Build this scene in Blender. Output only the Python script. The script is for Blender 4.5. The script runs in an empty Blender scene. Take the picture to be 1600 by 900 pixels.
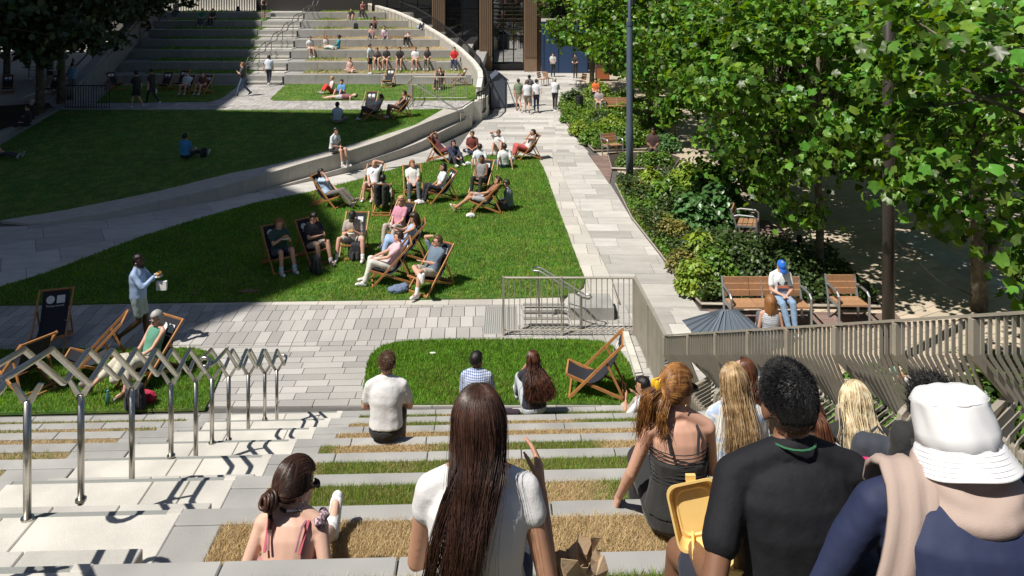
import bpy, math, random
import numpy as np
from mathutils import Vector, Matrix
R = math.radians
PI = math.pi
rnd = random.Random(7)
# ------------------------------------------------------------------ camera, sky, sun, exposure
scene = bpy.context.scene
C = scene.collection
F, HC, YH = 1200.0, 6.6, -26.0            # focal length in photo pixels, eye height, horizon row
cam_d = bpy.data.cameras.new('camera')
cam_d.lens = 36.0 * F / 1600
cam_d.shift_y = -(450 - YH) / 1600
cam_d.clip_start = 0.05
cam_d.clip_end = 2000
cam = bpy.data.objects.new('camera', cam_d)
cam.location = (0, 0, HC)
cam.rotation_euler = (R(90), 0, 0)
C.objects.link(cam)
scene.camera = cam
SUN_EL = 58.0
SX, SY = 0.82, 0.57                        # where shadows point on the ground
w = bpy.data.worlds.new('World')
scene.world = w
w.use_nodes = True
nt = w.node_tree
bg = nt.nodes['Background']
sky = nt.nodes.new('ShaderNodeTexSky')
sky.sky_type = 'NISHITA'
sky.sun_disc = False
sky.sun_elevation = R(SUN_EL)
sky.sun_rotation = math.atan2(-SX, -SY)
nt.links.new(sky.outputs[0], bg.inputs[0])
bg.inputs[1].default_value = 0.05
sl = bpy.data.lights.new('sun', 'SUN')
sl.energy = 5.0
sl.angle = R(0.5)
sl.color = (1.0, 0.95, 0.87)
so = bpy.data.objects.new('sun', sl)
ce = math.cos(R(SUN_EL))
so.rotation_euler = Vector((SX * ce, SY * ce, -math.sin(R(SUN_EL)))).to_track_quat('-Z', 'Y').to_euler()
C.objects.link(so)
scene.view_settings.view_transform = 'Standard'
scene.view_settings.look = 'None'
scene.view_settings.exposure = 0.25
scene.view_settings.gamma = 1.0
scene.view_settings.use_curve_mapping = False


def G(px, py, z=0.0):
    """the point of the horizontal plane z seen at a photo pixel"""
    d = F * (HC - z) / (py - YH)
    return ((px - 800) * d / F, d)


def GP(px, d, z=0.0):
    return ((px - 800) * d / F, d, z)

# ------------------------------------------------------------------ materials
_mats = {}


def mat(name, col, rough=0.6, metal=0.0, var=0.0, hvar=0.0, ns=0, na=0.0, ns2=0, na2=0.0, bump=0.0, bs=0, spec=0.5,
        sheen=0.0, transl=0.0, world=False, col2=None, c2s=1.0, c2lo=0.45, c2hi=0.6, coat=0.0, trans=0.0, stretch=None, bdist=0.01):
    if name in _mats:
        return _mats[name]
    m = bpy.data.materials.new(name)
    m.use_nodes = True
    n = m.node_tree
    L = n.links.new
    b = n.nodes['Principled BSDF']
    b.inputs['Roughness'].default_value = rough
    b.inputs['Metallic'].default_value = metal
    b.inputs['Specular IOR Level'].default_value = spec
    if sheen:
        b.inputs['Sheen Weight'].default_value = sheen
    if coat:
        b.inputs['Coat Weight'].default_value = coat
    if trans:
        b.inputs['Transmission Weight'].default_value = trans
    if world:
        vec = n.nodes.new('ShaderNodeNewGeometry').outputs['Position']
    else:
        vec = n.nodes.new('ShaderNodeTexCoord').outputs['Object']
    if stretch:
        mp = n.nodes.new('ShaderNodeMapping')
        mp.inputs['Scale'].default_value = stretch
        L(vec, mp.inputs['Vector'])
        vec = mp.outputs[0]

    def noise(s, det=3):
        t = n.nodes.new('ShaderNodeTexNoise')
        t.inputs['Scale'].default_value = s
        t.inputs['Detail'].default_value = det
        L(vec, t.inputs['Vector'])
        return t.outputs['Fac']

    def mth(op, a, bb, c=None):
        t = n.nodes.new('ShaderNodeMath')
        t.operation = op
        for i, x in enumerate((a, bb, c)):
            if x is None:
                continue
            if isinstance(x, (int, float)):
                t.inputs[i].default_value = x
            else:
                L(x, t.inputs[i])
        return t.outputs[0]
    base = n.nodes.new('ShaderNodeRGB')
    base.outputs[0].default_value = (*col, 1)
    cout = base.outputs[0]
    if col2:
        mr = n.nodes.new('ShaderNodeMapRange')
        mr.inputs[1].default_value = c2lo
        mr.inputs[2].default_value = c2hi
        L(noise(c2s, 5), mr.inputs[0])
        mx = n.nodes.new('ShaderNodeMix')
        mx.data_type = 'RGBA'
        L(mr.outputs[0], mx.inputs[0])
        L(cout, mx.inputs[6])
        mx.inputs[7].default_value = (*col2, 1)
        cout = mx.outputs[2]
    val = None
    rand = None
    if var or hvar:
        oi = n.nodes.new('ShaderNodeObjectInfo').outputs['Random']
        ge = n.nodes.new('ShaderNodeNewGeometry').outputs['Random Per Island']
        rand = mth('FRACT', mth('ADD', oi, ge), 0)
    if var:
        val = mth('MULTIPLY_ADD', rand, 2 * var, 1 - var)
    if na:
        k = mth('MULTIPLY_ADD', noise(ns), 4 * na, 1 - 2 * na)
        val = k if val is None else mth('MULTIPLY', val, k)
    if na2:
        k = mth('MULTIPLY_ADD', noise(ns2, 2), 4 * na2, 1 - 2 * na2)
        val = k if val is None else mth('MULTIPLY', val, k)
    if val is not None:
        hs = n.nodes.new('ShaderNodeHueSaturation')
        L(val, hs.inputs['Value'])
        if hvar:
            L(mth('MULTIPLY_ADD', mth('FRACT', mth('MULTIPLY', rand, 7.31), 0), 2 * hvar, 0.5 - hvar), hs.inputs['Hue'])
        L(cout, hs.inputs['Color'])
        cout = hs.outputs[0]
    L(cout, b.inputs['Base Color'])
    if bump:
        bp = n.nodes.new('ShaderNodeBump')
        bp.inputs['Strength'].default_value = bump
        bp.inputs['Distance'].default_value = bdist
        L(noise(bs or ns or 20, 4), bp.inputs['Height'])
        L(bp.outputs[0], b.inputs['Normal'])
    if transl:
        tr = n.nodes.new('ShaderNodeBsdfTranslucent')
        hs2 = n.nodes.new('ShaderNodeHueSaturation')
        hs2.inputs['Value'].default_value = 1.5
        hs2.inputs['Saturation'].default_value = 1.15
        hs2.inputs['Hue'].default_value = 0.475
        L(cout, hs2.inputs['Color'])
        L(hs2.outputs[0], tr.inputs[0])
        ms = n.nodes.new('ShaderNodeMixShader')
        ms.inputs[0].default_value = transl
        out = n.nodes['Material Output']
        L(b.outputs[0], ms.inputs[1])
        L(tr.outputs[0], ms.inputs[2])
        L(ms.outputs[0], out.inputs[0])
    _mats[name] = m
    return m


def stripes(name, c1, c2, scale=30, axis='X', thr=0.5, rough=0.8, check=False):
    """a woven stripe / check cloth"""
    m = mat(name, c1, rough)
    n = m.node_tree
    L = n.links.new
    b = n.nodes['Principled BSDF']
    tc = n.nodes.new('ShaderNodeTexCoord').outputs['Object']
    sp = n.nodes.new('ShaderNodeSeparateXYZ')
    L(tc, sp.inputs[0])

    def band(ax):
        a = n.nodes.new('ShaderNodeMath')
        a.operation = 'MULTIPLY'
        a.inputs[1].default_value = scale
        L(sp.outputs[ax], a.inputs[0])
        f = n.nodes.new('ShaderNodeMath')
        f.operation = 'FRACT'
        L(a.outputs[0], f.inputs[0])
        g = n.nodes.new('ShaderNodeMath')
        g.operation = 'GREATER_THAN'
        g.inputs[1].default_value = thr
        L(f.outputs[0], g.inputs[0])
        return g.outputs[0]
    fac = band(axis)
    if check:
        a = n.nodes.new('ShaderNodeMath')
        a.operation = 'ADD'
        L(fac, a.inputs[0])
        L(band('Z'), a.inputs[1])
        h = n.nodes.new('ShaderNodeMath')
        h.operation = 'MULTIPLY'
        h.inputs[1].default_value = 0.5
        L(a.outputs[0], h.inputs[0])
        fac = h.outputs[0]
    mx = n.nodes.new('ShaderNodeMix')
    mx.data_type = 'RGBA'
    L(fac, mx.inputs[0])
    mx.inputs[6].default_value = (*c1, 1)
    mx.inputs[7].default_value = (*c2, 1)
    L(mx.outputs[2], b.inputs['Base Color'])
    return m


def MG(key):
    """the shared palette"""
    return {
        'joint': lambda: mat('joint_mortar', (0.10, 0.095, 0.09), 0.9, world=True, ns=9, na=0.15),
        'granite': lambda: mat('grey_granite', (0.33, 0.325, 0.31), 0.75, var=0.07, ns=420, na=0.22, ns2=2.6, na2=0.17, world=True, bump=0.12, bs=300),
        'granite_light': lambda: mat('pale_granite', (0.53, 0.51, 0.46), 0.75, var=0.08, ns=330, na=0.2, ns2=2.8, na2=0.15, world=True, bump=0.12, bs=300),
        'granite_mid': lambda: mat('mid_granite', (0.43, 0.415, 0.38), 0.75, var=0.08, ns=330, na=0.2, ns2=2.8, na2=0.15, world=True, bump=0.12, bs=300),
        'nosing': lambda: mat('nosing_strip', (0.24, 0.25, 0.235), 0.7, ns=200, na=0.2, world=True),
        'slab': lambda: mat('sandstone_slab', (0.50, 0.47, 0.425), 0.8, var=0.13, hvar=0.008, ns=14, na=0.07, ns2=1.1, na2=0.09, world=True, bump=0.1, bs=60),
        'york': lambda: mat('york_slab', (0.45, 0.43, 0.40), 0.8, var=0.24, hvar=0.01, ns=7, na=0.08, ns2=1.3, na2=0.12, world=True, bump=0.1, bs=60, stretch=(1, 3, 1)),
        'plank': lambda: mat('plank_paver', (0.385, 0.37, 0.35), 0.8, var=0.2, hvar=0.012, ns=30, na=0.07, ns2=0.9, na2=0.1, world=True, bump=0.1, bs=90),
        'sett': lambda: mat('beige_sett', (0.50, 0.42, 0.32), 0.85, var=0.13, hvar=0.012, ns=40, na=0.08, ns2=0.7, na2=0.1, world=True),
        'brownsett': lambda: mat('brown_sett', (0.21, 0.14, 0.12), 0.85, var=0.15, ns=30, na=0.1, world=True),
        'conc': lambda: mat('cast_concrete', (0.46, 0.43, 0.385), 0.8, ns=3, na=0.1, ns2=90, na2=0.07, world=True, bump=0.1, bs=80),
        'concgrey': lambda: mat('grey_concrete', (0.30, 0.295, 0.28), 0.8, ns=3, na=0.12, ns2=120, na2=0.10, world=True, var=0.06, bump=0.1, bs=80),
        'white': lambda: mat('white_stone', (0.66, 0.63, 0.57), 0.75, ns=5, na=0.08, ns2=80, na2=0.04, world=True),
        'steel': lambda: mat('brushed_steel', (0.50, 0.48, 0.44), 0.30, metal=1.0, ns=8, na=0.08, stretch=(1, 1, 12)),
        'bronze': lambda: mat('bronze_grey_metal', (0.50, 0.455, 0.38), 0.5, metal=0.5, ns=3, na=0.12, ns2=40, na2=0.05),
        'darkmetal': lambda: mat('dark_metal', (0.05, 0.05, 0.05), 0.45, metal=0.6),
        'bluegrey': lambda: mat('blue_grey_paint', (0.075, 0.10, 0.14), 0.4, ns=2, na=0.08),
        'wood': lambda: mat('oiled_beech', (0.42, 0.19, 0.065), 0.5, ns=9, na=0.18, stretch=(1, 1, 1), var=0.12),
        'benchwood': lambda: mat('orange_timber', (0.37, 0.205, 0.11), 0.55, ns=22, na=0.16, var=0.1),
        'canvas': lambda: mat('black_canvas', (0.018, 0.02, 0.028), 0.85, ns=500, na=0.2),
        'logo': lambda: mat('white_print', (0.72, 0.73, 0.74), 0.8),
        'soil': lambda: mat('bark_soil', (0.05, 0.036, 0.026), 0.95, ns=30, na=0.35, world=True, bump=0.8, bs=30, bdist=0.04),
        'grass': lambda: mat('lawn_grass', (0.075, 0.175, 0.021), 0.9, ns=14, na=0.34, ns2=0.8, na2=0.14, world=True, col2=(0.17, 0.23, 0.04), c2s=2.5, bump=1.0, bs=120, bdist=0.03),
        'blade': lambda: mat('grass_blade', (0.155, 0.32, 0.034), 0.6, var=0.6, hvar=0.025, transl=0.3, world=True, ns=9, na=0.26, ns2=.8, na2=.14),
        'olive_blade': lambda: mat('fading_grass', (0.30, 0.31, 0.085), 0.7, var=0.4, hvar=0.02, transl=0.25),
        'straw': lambda: mat('dry_straw', (0.55, 0.43, 0.23), 0.8, var=0.4, hvar=0.015, transl=0.2),
        'thatch': lambda: mat('dry_thatch', (0.33, 0.25, 0.135), 0.95, ns=90, na=0.3, world=True, bump=1, bs=120, bdist=0.02),
        'bark': lambda: mat('plane_bark', (0.10, 0.085, 0.06), 0.85, ns=9, na=0.25, bump=0.6, bs=30, col2=(0.17, 0.15, 0.10), c2s=6),
    }[key]()

# ------------------------------------------------------------------ mesh building


def V(*a):
    return Vector(a)


class MB:
    def __init__(s):
        s.v = []
        s.f = []

    def add(s, vs, fs, M=None):
        o = len(s.v)
        if M is not None:
            vs = [M @ Vector(p) for p in vs]
        s.v += [tuple(p) for p in vs]
        s.f += [tuple(i + o for i in f) for f in fs]
        return s

    def box(s, c, d, rz=0, M=None):
        x, y, z = d[0] / 2, d[1] / 2, d[2] / 2
        vs = [(-x, -y, -z), (x, -y, -z), (x, y, -z), (-x, y, -z), (-x, -y, z), (x, -y, z), (x, y, z), (-x, y, z)]
        T = Matrix.Translation(c) @ Matrix.Rotation(rz, 4, 'Z')
        if M is not None:
            T = M @ T
        return s.add(vs, [(3, 2, 1, 0), (4, 5, 6, 7), (0, 1, 5, 4), (1, 2, 6, 5), (2, 3, 7, 6), (3, 0, 4, 7)], T)

    def beam(s, a, b, w, h, side=None):
        """w across (horizontal), h the other way"""
        a, b = Vector(a), Vector(b)
        t = (b - a).normalized()
        x = Vector(side) if side else t.cross(V(0, 0, 1))
        if x.length < 1e-4:
            x = V(1, 0, 0)
        x = (x - t * x.dot(t)).normalized()
        y = x.cross(t)
        vs = []
        for p in (a, b):
            for i, j in ((-1, -1), (1, -1), (1, 1), (-1, 1)):
                vs.append(p + x * (i * w / 2) + y * (j * h / 2))
        return s.add(vs, [(3, 2, 1, 0), (4, 5, 6, 7), (0, 1, 5, 4), (1, 2, 6, 5), (2, 3, 7, 6), (3, 0, 4, 7)])

    def tube(s, pts, r, n=8, closed=False, flat=1.0):
        pts = [Vector(p) for p in pts]
        k = len(pts)
        rs = r if isinstance(r, (list, tuple)) else [r] * k
        vs = []
        ref = None
        for i, p in enumerate(pts):
            if closed:
                t = pts[(i + 1) % k] - pts[i - 1]
            else:
                t = pts[min(i + 1, k - 1)] - pts[max(i - 1, 0)]
            t.normalize()
            if ref is None:
                ref = t.orthogonal().normalized()
                if abs(t.z) < 0.9:
                    ref = t.cross(V(0, 0, 1)).normalized()
            ref = (ref - t * ref.dot(t)).normalized()
            bi = t.cross(ref)
            for j in range(n):
                a = 2 * PI * j / n
                vs.append(p + ref * (math.cos(a) * rs[i]) + bi * (math.sin(a) * rs[i] * flat))
        fs = []
        for i in range(k if closed else k - 1):
            for j in range(n):
                a, b = i * n + j, i * n + (j + 1) % n
                c, d = ((i + 1) % k) * n + (j + 1) % n, ((i + 1) % k) * n + j
                fs.append((a, b, c, d))
        if not closed:
            fs.append(tuple(range(n))[::-1])
            fs.append(tuple((k - 1) * n + j for j in range(n)))
        return s.add(vs, fs)

    def cap(s, a, b, ra, rb, n=10, bulge=0.0):
        """a tapered capsule"""
        a, b = Vector(a), Vector(b)
        t = (b - a)
        if t.length < 1e-5:
            t = V(0, 0, 1e-4)
        u = t.normalized()
        pts = [a - u * ra * .97, a - u * ra * 0.7, a - u * ra * .25, a]
        rs = [ra * .25, ra * 0.71, ra * .97, ra]
        if bulge:
            pts += [a + t * 0.3]
            rs += [ra + (rb - ra) * .3 + bulge]
        pts += [b, b + u * rb * .25, b + u * rb * 0.7, b + u * rb * .97]
        rs += [rb, rb * .97, rb * 0.71, rb * .25]
        return s.tube(pts, rs, n)

    def ell(s, c, r, M=None, nu=14, nv=9, fn=None):
        vs = []
        for i in range(nv + 1):
            th = PI * i / nv
            for j in range(nu):
                ph = 2 * PI * j / nu
                d = V(math.sin(th) * math.cos(ph), math.sin(th) * math.sin(ph), math.cos(th))
                k = fn(d) if fn else None
                if k is None:
                    p = V(d.x * r[0], d.y * r[1], d.z * r[2])
                else:
                    p = k
                vs.append(p + Vector(c))
        fs = []
        for i in range(nv):
            for j in range(nu):
                a, b = i * nu + j, i * nu + (j + 1) % nu
                fs.append((a, b, b + nu, a + nu)[::-1])
        return s.add(vs, fs, M)

    def prism(s, poly, z0, z1):
        n = len(poly)
        vs = [(x, y, z0) for x, y in poly] + [(x, y, z1) for x, y in poly]
        fs = [tuple(range(n))[::-1], tuple(range(n, 2 * n))]
        fs += [(i, (i + 1) % n, n + (i + 1) % n, n + i) for i in range(n)]
        return s.add(vs, fs)

    def loft(s, rings, caps=True):
        n = len(rings[0])
        vs = [p for r in rings for p in r]
        fs = []
        for i in range(len(rings) - 1):
            for j in range(n):
                a, b = i * n + j, i * n + (j + 1) % n
                fs.append((a, b, b + n, a + n))
        if caps:
            fs.append(tuple(range(n))[::-1])
            fs.append(tuple((len(rings) - 1) * n + j for j in range(n)))
        return s.add(vs, fs)

    def strip(s, A, B):
        """an open sheet between two point rows"""
        n = len(A)
        return s.add(list(A) + list(B), [(i, i + 1, n + i + 1, n + i) for i in range(n - 1)])

    def mesh(s, name='mesh'):
        me = bpy.data.meshes.new(name)
        me.from_pydata(s.v, [], s.f)
        me.update()
        return me

    def build(s, name, m, parent=None, smooth=False, **kw):
        me = s.mesh(name)
        return link(name, me, m, parent, smooth, **kw)


def link(name, me, m, parent=None, smooth=False, label=None, cat=None, group=None, kind=None, loc=None, rz=None):
    if m is not None and len(me.materials) == 0:
        me.materials.append(m)
    if smooth and len(me.polygons):
        me.polygons.foreach_set('use_smooth', [True] * len(me.polygons))
    o = bpy.data.objects.new(name, me)
    C.objects.link(o)
    if parent is not None:
        o.parent = parent
    if loc is not None:
        o.location = loc
    if rz is not None:
        o.rotation_euler = (0, 0, rz)
    tag(o, label, cat, group, kind)
    return o


def tag(o, label=None, cat=None, group=None, kind=None):
    if label:
        o['label'] = label
    if cat:
        o['category'] = cat
    if group:
        o['group'] = group
    if kind:
        o['kind'] = kind
    return o


def thing(name, label, cat, loc=(0, 0, 0), rz=0, group=None):
    o = bpy.data.objects.new(name, None)
    o.empty_display_size = 0.2
    C.objects.link(o)
    o.location = loc
    o.rotation_euler = (0, 0, rz)
    return tag(o, label, cat, group)


KIDS = {}


def copy_tree(o, parent=None, label=None):
    c = o.copy()
    C.objects.link(c)
    if parent is not None:
        c.parent = parent
    if label:
        c['label'] = label
    if o not in KIDS:
        KIDS[o] = [x for x in bpy.data.objects if x.parent == o]
    for ch in KIDS[o]:
        copy_tree(ch, c)
    return c


def bevel(o, wd, seg=1):
    m = o.modifiers.new('bevel', 'BEVEL')
    m.width = wd
    m.segments = seg
    m.limit_method = 'ANGLE'
    return o


def npmesh(name, verts, faces_n, m, smooth=False, **kw):
    """verts (N,3), faces (M,k) numpy"""
    me = bpy.data.meshes.new(name)
    verts = np.asarray(verts, np.float32)
    faces_n = np.asarray(faces_n, np.int32)
    M_, k = faces_n.shape
    me.vertices.add(len(verts))
    me.vertices.foreach_set('co', verts.ravel())
    me.loops.add(M_ * k)
    me.loops.foreach_set('vertex_index', faces_n.ravel())
    me.polygons.add(M_)
    me.polygons.foreach_set('loop_start', np.arange(0, M_ * k, k, dtype=np.int32))
    me.polygons.foreach_set('loop_total', np.full(M_, k, np.int32))
    if smooth:
        me.polygons.foreach_set('use_smooth', np.ones(M_, bool))
    me.update(calc_edges=True)
    return link(name, me, m, **kw)


def clip_poly(poly, quad):
    """Sutherland-Hodgman: subject poly, convex ccw clipper"""
    out = list(poly)
    n = len(quad)
    for i in range(n):
        ax, ay = quad[i]
        bx, by = quad[(i + 1) % n]
        inp, out = out, []
        if not inp:
            return []
        for j in range(len(inp)):
            p, q = inp[j - 1], inp[j]
            dp = (bx - ax) * (p[1] - ay) - (by - ay) * (p[0] - ax)
            dq = (bx - ax) * (q[1] - ay) - (by - ay) * (q[0] - ax)
            if (dp >= 0) != (dq >= 0):
                t = dp / (dp - dq)
                out.append((p[0] + (q[0] - p[0]) * t, p[1] + (q[1] - p[1]) * t))
            if dq >= 0:
                out.append(q)
    return out


def area(poly):
    return 0.5 * sum(poly[i - 1][0] * poly[i][1] - poly[i][0] * poly[i - 1][1] for i in range(len(poly)))


def inside(p, poly):
    x, y = p
    r = False
    for i in range(len(poly)):
        (x1, y1), (x2, y2) = poly[i - 1], poly[i]
        if (y1 > y) != (y2 > y) and x < (x2 - x1) * (y - y1) / (y2 - y1) + x1:
            r = not r
    return r


def pave(name, poly, z, ang, depth, lens, m, parent, gap=0.010, thick=0.05, shift=True, holes=(), limit=300, seed=1, zfn=None, wob=0.0015, ymax=1e9):
    """lay rows of slabs over poly: each slab an own child, the surplus one stuff child"""
    rg = random.Random(seed)
    if area(poly) < 0:
        poly = poly[::-1]
    ca, sa = math.cos(ang), math.sin(ang)
    loc = [(x * ca + y * sa, -x * sa + y * ca) for x, y in poly]
    u0, u1 = min(p[0] for p in loc), max(p[0] for p in loc)
    v0, v1 = min(p[1] for p in loc), max(p[1] for p in loc)
    v = v0
    res = []
    while v < v1:
        dv = depth if not isinstance(depth, (list, tuple)) else rg.choice(depth)
        u = u0 - (rg.random() * lens[-1] if shift else 0)
        while u < u1:
            L = rg.choice(lens)
            q = [(u + gap / 2, v + gap / 2), (u + L - gap / 2, v + gap / 2), (u + L - gap / 2, v + dv - gap / 2), (u + gap / 2, v + dv - gap / 2)]
            c = clip_poly(loc, q)
            u += L
            if len(c) < 3 or abs(area(c)) < 0.002:
                continue
            wpts = [(x * ca - y * sa, x * sa + y * ca) for x, y in c]
            cx = sum(p[0] for p in wpts) / len(wpts)
            cy = sum(p[1] for p in wpts) / len(wpts)
            if cy < 1.0 or cy > ymax or abs(cx) > 0.75 * cy + 1.5:
                continue
            if any(all(inside(p, h) for p in wpts) for h in holes):
                continue
            res.append((cy, wpts, z + rg.uniform(-wob, wob)))
        v += dv
    res.sort(key=lambda r: r[0])
    rest = MB()
    for i, (cy, wp, zz) in enumerate(res):
        n = len(wp)
        zs = [zz + (zfn(*p) if zfn else 0) for p in wp]
        vs = [(p[0], p[1], h) for p, h in zip(wp, zs)] + [(p[0], p[1], h - thick) for p, h in zip(wp, zs)]
        fs = [tuple(range(n))] + [(j, n + j, n + (j + 1) % n, (j + 1) % n) for j in range(n)]
        if i < limit:
            MB().add(vs, fs).build(name, m, parent)
        else:
            rest.add(vs, fs)
    if rest.v:
        rest.build(name + '_field', m, parent, kind='stuff')


def scatter_poly(poly, n, rg):
    xs = [p[0] for p in poly]
    ys = [p[1] for p in poly]
    px = rg.uniform(min(xs), max(xs), n * 3)
    py = rg.uniform(min(ys), max(ys), n * 3)
    ok = np.zeros(n * 3, bool)
    for i in range(len(poly)):
        (x1, y1), (x2, y2) = poly[i - 1], poly[i]
        if y1 == y2:
            continue
        c = ((y1 > py) != (y2 > py)) & (px < (x2 - x1) * (py - y1) / (y2 - y1) + x1)
        ok ^= c
    ok &= np.abs(px) < 0.72 * py + 1
    return px[ok][:n], py[ok][:n]


def blades(name, x, y, z, h, wd, m, parent=None, seed=3, lean=0.5, **kw):
    """single-triangle grass blades, two per tuft"""
    rg = np.random.default_rng(seed)
    n = len(x)
    a = rg.uniform(0, 2 * PI, n)
    hh = h * rg.uniform(0.45, 1.15, n)
    la = rg.uniform(0, 2 * PI, n)
    ll = lean * hh * rg.uniform(0.2, 1.2, n)
    ww = wd * rg.uniform(0.6, 1.3, n)
    p0 = np.stack([x - np.cos(a) * ww / 2, y - np.sin(a) * ww / 2, z - 0.004], 1)
    p1 = np.stack([x + np.cos(a) * ww / 2, y + np.sin(a) * ww / 2, z - 0.004], 1)
    p2 = np.stack([x + np.cos(la) * ll, y + np.sin(la) * ll, z + hh], 1)
    vs = np.concatenate([p0, p1, p2], 1).reshape(-1, 3)
    fs = np.arange(n * 3).reshape(-1, 3)
    return npmesh(name, vs, fs, m, parent=parent, kind='stuff', **kw)
# ------------------------------------------------------------------ ground and pavements


def GL(pts, z=0.0):
    return [G(a, b, z) for a, b in pts]


def lerp(a, b, t):
    return tuple(x + (y - x) * t for x, y in zip(a, b))


def resample(pts, n):
    P = [Vector(p) for p in pts]
    d = [0]
    for a, b in zip(P, P[1:]):
        d.append(d[-1] + (b - a).length)
    out = []
    for i in range(n):
        s = d[-1] * i / (n - 1)
        k = 0
        while k < len(P) - 2 and d[k + 1] < s:
            k += 1
        out.append(P[k].lerp(P[k + 1], (s - d[k]) / max(1e-6, d[k + 1] - d[k])))
    return out


MB().box((0, 250, -0.31), (1200, 700, 0.5)).build('ground', MG('joint'), kind='structure')

# lower plaza pavement, laid in four fields
plaza = MB().box((-1.0, 27, -0.045), (34, 62, 0.02)).build('pavement', MG('joint'), kind='structure')
lawn_low = GL([(-330, 482), (0, 478), (400, 472), (790, 467), (870, 465), (897, 461), (911, 450), (914, 438), (905, 415), (875, 335), (852, 270), (843, 252), (836, 246),
               (800, 243), (740, 244), (680, 252), (620, 264), (560, 282), (485, 301), (399, 318), (300, 346), (210, 375), (120, 410), (63, 431), (0, 450), (-330, 560)][:25] + [(-330, 540)])
lawn_low[0] = (-17, lawn_low[1][1])
lawn_low[-1] = (-17, 15.9)
lawn_left = GL([(-300, 648), (0, 648), (320, 641), (331, 620), (348, 578), (340, 562), (322, 551), (300, 546), (0, 549), (-300, 549)])
lawn_near = GL([(565, 633), (569, 600), (573, 572), (580, 556), (596, 543), (625, 536), (700, 533), (900, 533), (940, 536), (966, 548), (984, 572), (992, 600), (998, 633)])
zl = -0.002
p_kerb = [(-17, 15.77), (1.0, 15.77), (1.0, 16.3), (-17, 16.3)]
pave('paving_slab', p_kerb, zl, 0, 0.36, [0.9, 0.95], MG('slab'), plaza, seed=2)
p_cross = [(-17, 14.0), (2.5, 14.0), (2.5, 15.76), (-17, 15.76)]
pave('plank_paver', p_cross, zl, R(3), 0.47, [0.22, 0.22, 0.25], MG('plank'), plaza, seed=3, gap=0.012)
p_mid = [(-10, 11.99), (2.6, 11.99), (2.6, 13.99), (-10, 13.99)]
pave('plank_paver', p_mid, zl, R(2), 0.2, [0.42, 0.55, 0.7], MG('plank'), plaza, seed=4, holes=[lawn_left, lawn_near], gap=0.012)
# main path along the planting bed
path_r = [G(*p) for p in ((1104, 500), (1075, 458), (1030, 398), (988, 344), (955, 290), (922, 245), (889, 200), (872, 172))]
path_l = [(1.58, 15.76), (1.6, 17.2), (1.28, 22.6), (1.06, 28.0), (0.95, 30)]
kerb_l = [(x + 0.62, y) for x, y in path_l]
pave('path_slab', [(1.0, 15.76)] + kerb_l + path_l[::-1][:-1], zl, R(-1), 0.75, [0.62, 0.62], MG('slab'), plaza, seed=5)
pave('path_slab', [(2.25, 15.765)] + path_r + [(kerb_l[-1][0] + .01, 30)] + [(x + .01, y) for x, y in kerb_l[::-1]][1:-1], zl, R(-1), 0.6,
     [1.05, 1.15, 0.95], MG('york'), plaza, seed=6)
pave('path_slab', [(2.5, 11.9), (4.7, 11.9), (4.7, 15.3), (2.5, 15.76)], zl, R(-1), 0.6, [1.05, 1.2], MG('york'), plaza, seed=16)
# far part of the path
fx = [(-2.2, 30.01), (-1.9, 34), (-1.7, 36.8), (-1.0, 38.8), (-0.9, 41), (-2.5, 45.6), (-2.5, 58), (4.6, 58), (4.6, 48), (2.6, 39.7), (2.5, 35), (3.0, 30.01)]
pave('path_slab', fx, zl, R(-1), 0.6, [1.2, 0.9, 1.4], MG('york'), plaza, seed=7)
pave('path_slab', GL([(640, 262), (680, 250), (740, 242), (836, 244), (844, 238)]) + [(0.95, 29.99), (-2.3, 29.99)] + GL([(680, 216), (640, 236)]), zl, R(-1), 0.6, [1.2, 0.9, 1.4],
     MG('york'), plaza, seed=8)
# sloping way between the two lawns
way = [(-17, 20.5), (-17, 15.9)] + lawn_low[::-1][1:11] + GL([(640, 260.5), (640, 237)]) + GL([(560, 262), (480, 281), (405, 300), (45, 353)])
pave('path_slab', way, zl, R(33), 1.1, [1.5, 2.0, 1.2], MG('york'), plaza, seed=9)

# the three lower lawns


def lawn(name, poly, z, nblade, seed, h=0.045, wd=0.014):
    o = MB().prism(poly if area(poly) > 0 else poly[::-1], z - 0.04, z).build(name, MG('grass'), kind='structure')
    x, y = scatter_poly(poly, nblade, np.random.default_rng(seed))
    blades('grass_blades', x, y, np.full(len(x), z), h, wd, MG('blade'), parent=o, seed=seed)
    x, y = scatter_poly(poly, nblade // 4, np.random.default_rng(seed + 50))
    k = (np.sin(x * 1.9 + seed) + np.sin(y * 2.7 + x) + np.random.default_rng(seed).normal(0, .5, len(x))) > .75
    blades('fading_blades', x[k], y[k], np.full(k.sum(), z), h * 1.05, wd, MG('olive_blade'), parent=o, seed=seed + 9)
    return o


lawn('lawn', lawn_low, 0.03, 150000, 1, .06, .02)
lawn('lawn', lawn_left, 0.03, 30000, 2, 0.055, .016)
lawn('lawn', lawn_near, 0.03, 60000, 3, 0.055, .015)
# worn patches
for i, (px, py, a, b) in enumerate(((388, 458, 0.27, 0.09), (305, 462, .12, .05))):
    x, y = G(px, py)
    pts = [(x + a * math.cos(t * .5236) * rnd.uniform(.8, 1.1), y + b * math.sin(t * .5236) * rnd.uniform(.8, 1.1)) for t in range(12)]
    MB().prism(pts, 0.0, 0.055).build('worn_patch', mat('bare_earth', (0.20, 0.12, 0.08), 0.95, ns=25, na=0.2), kind='structure')

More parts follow.
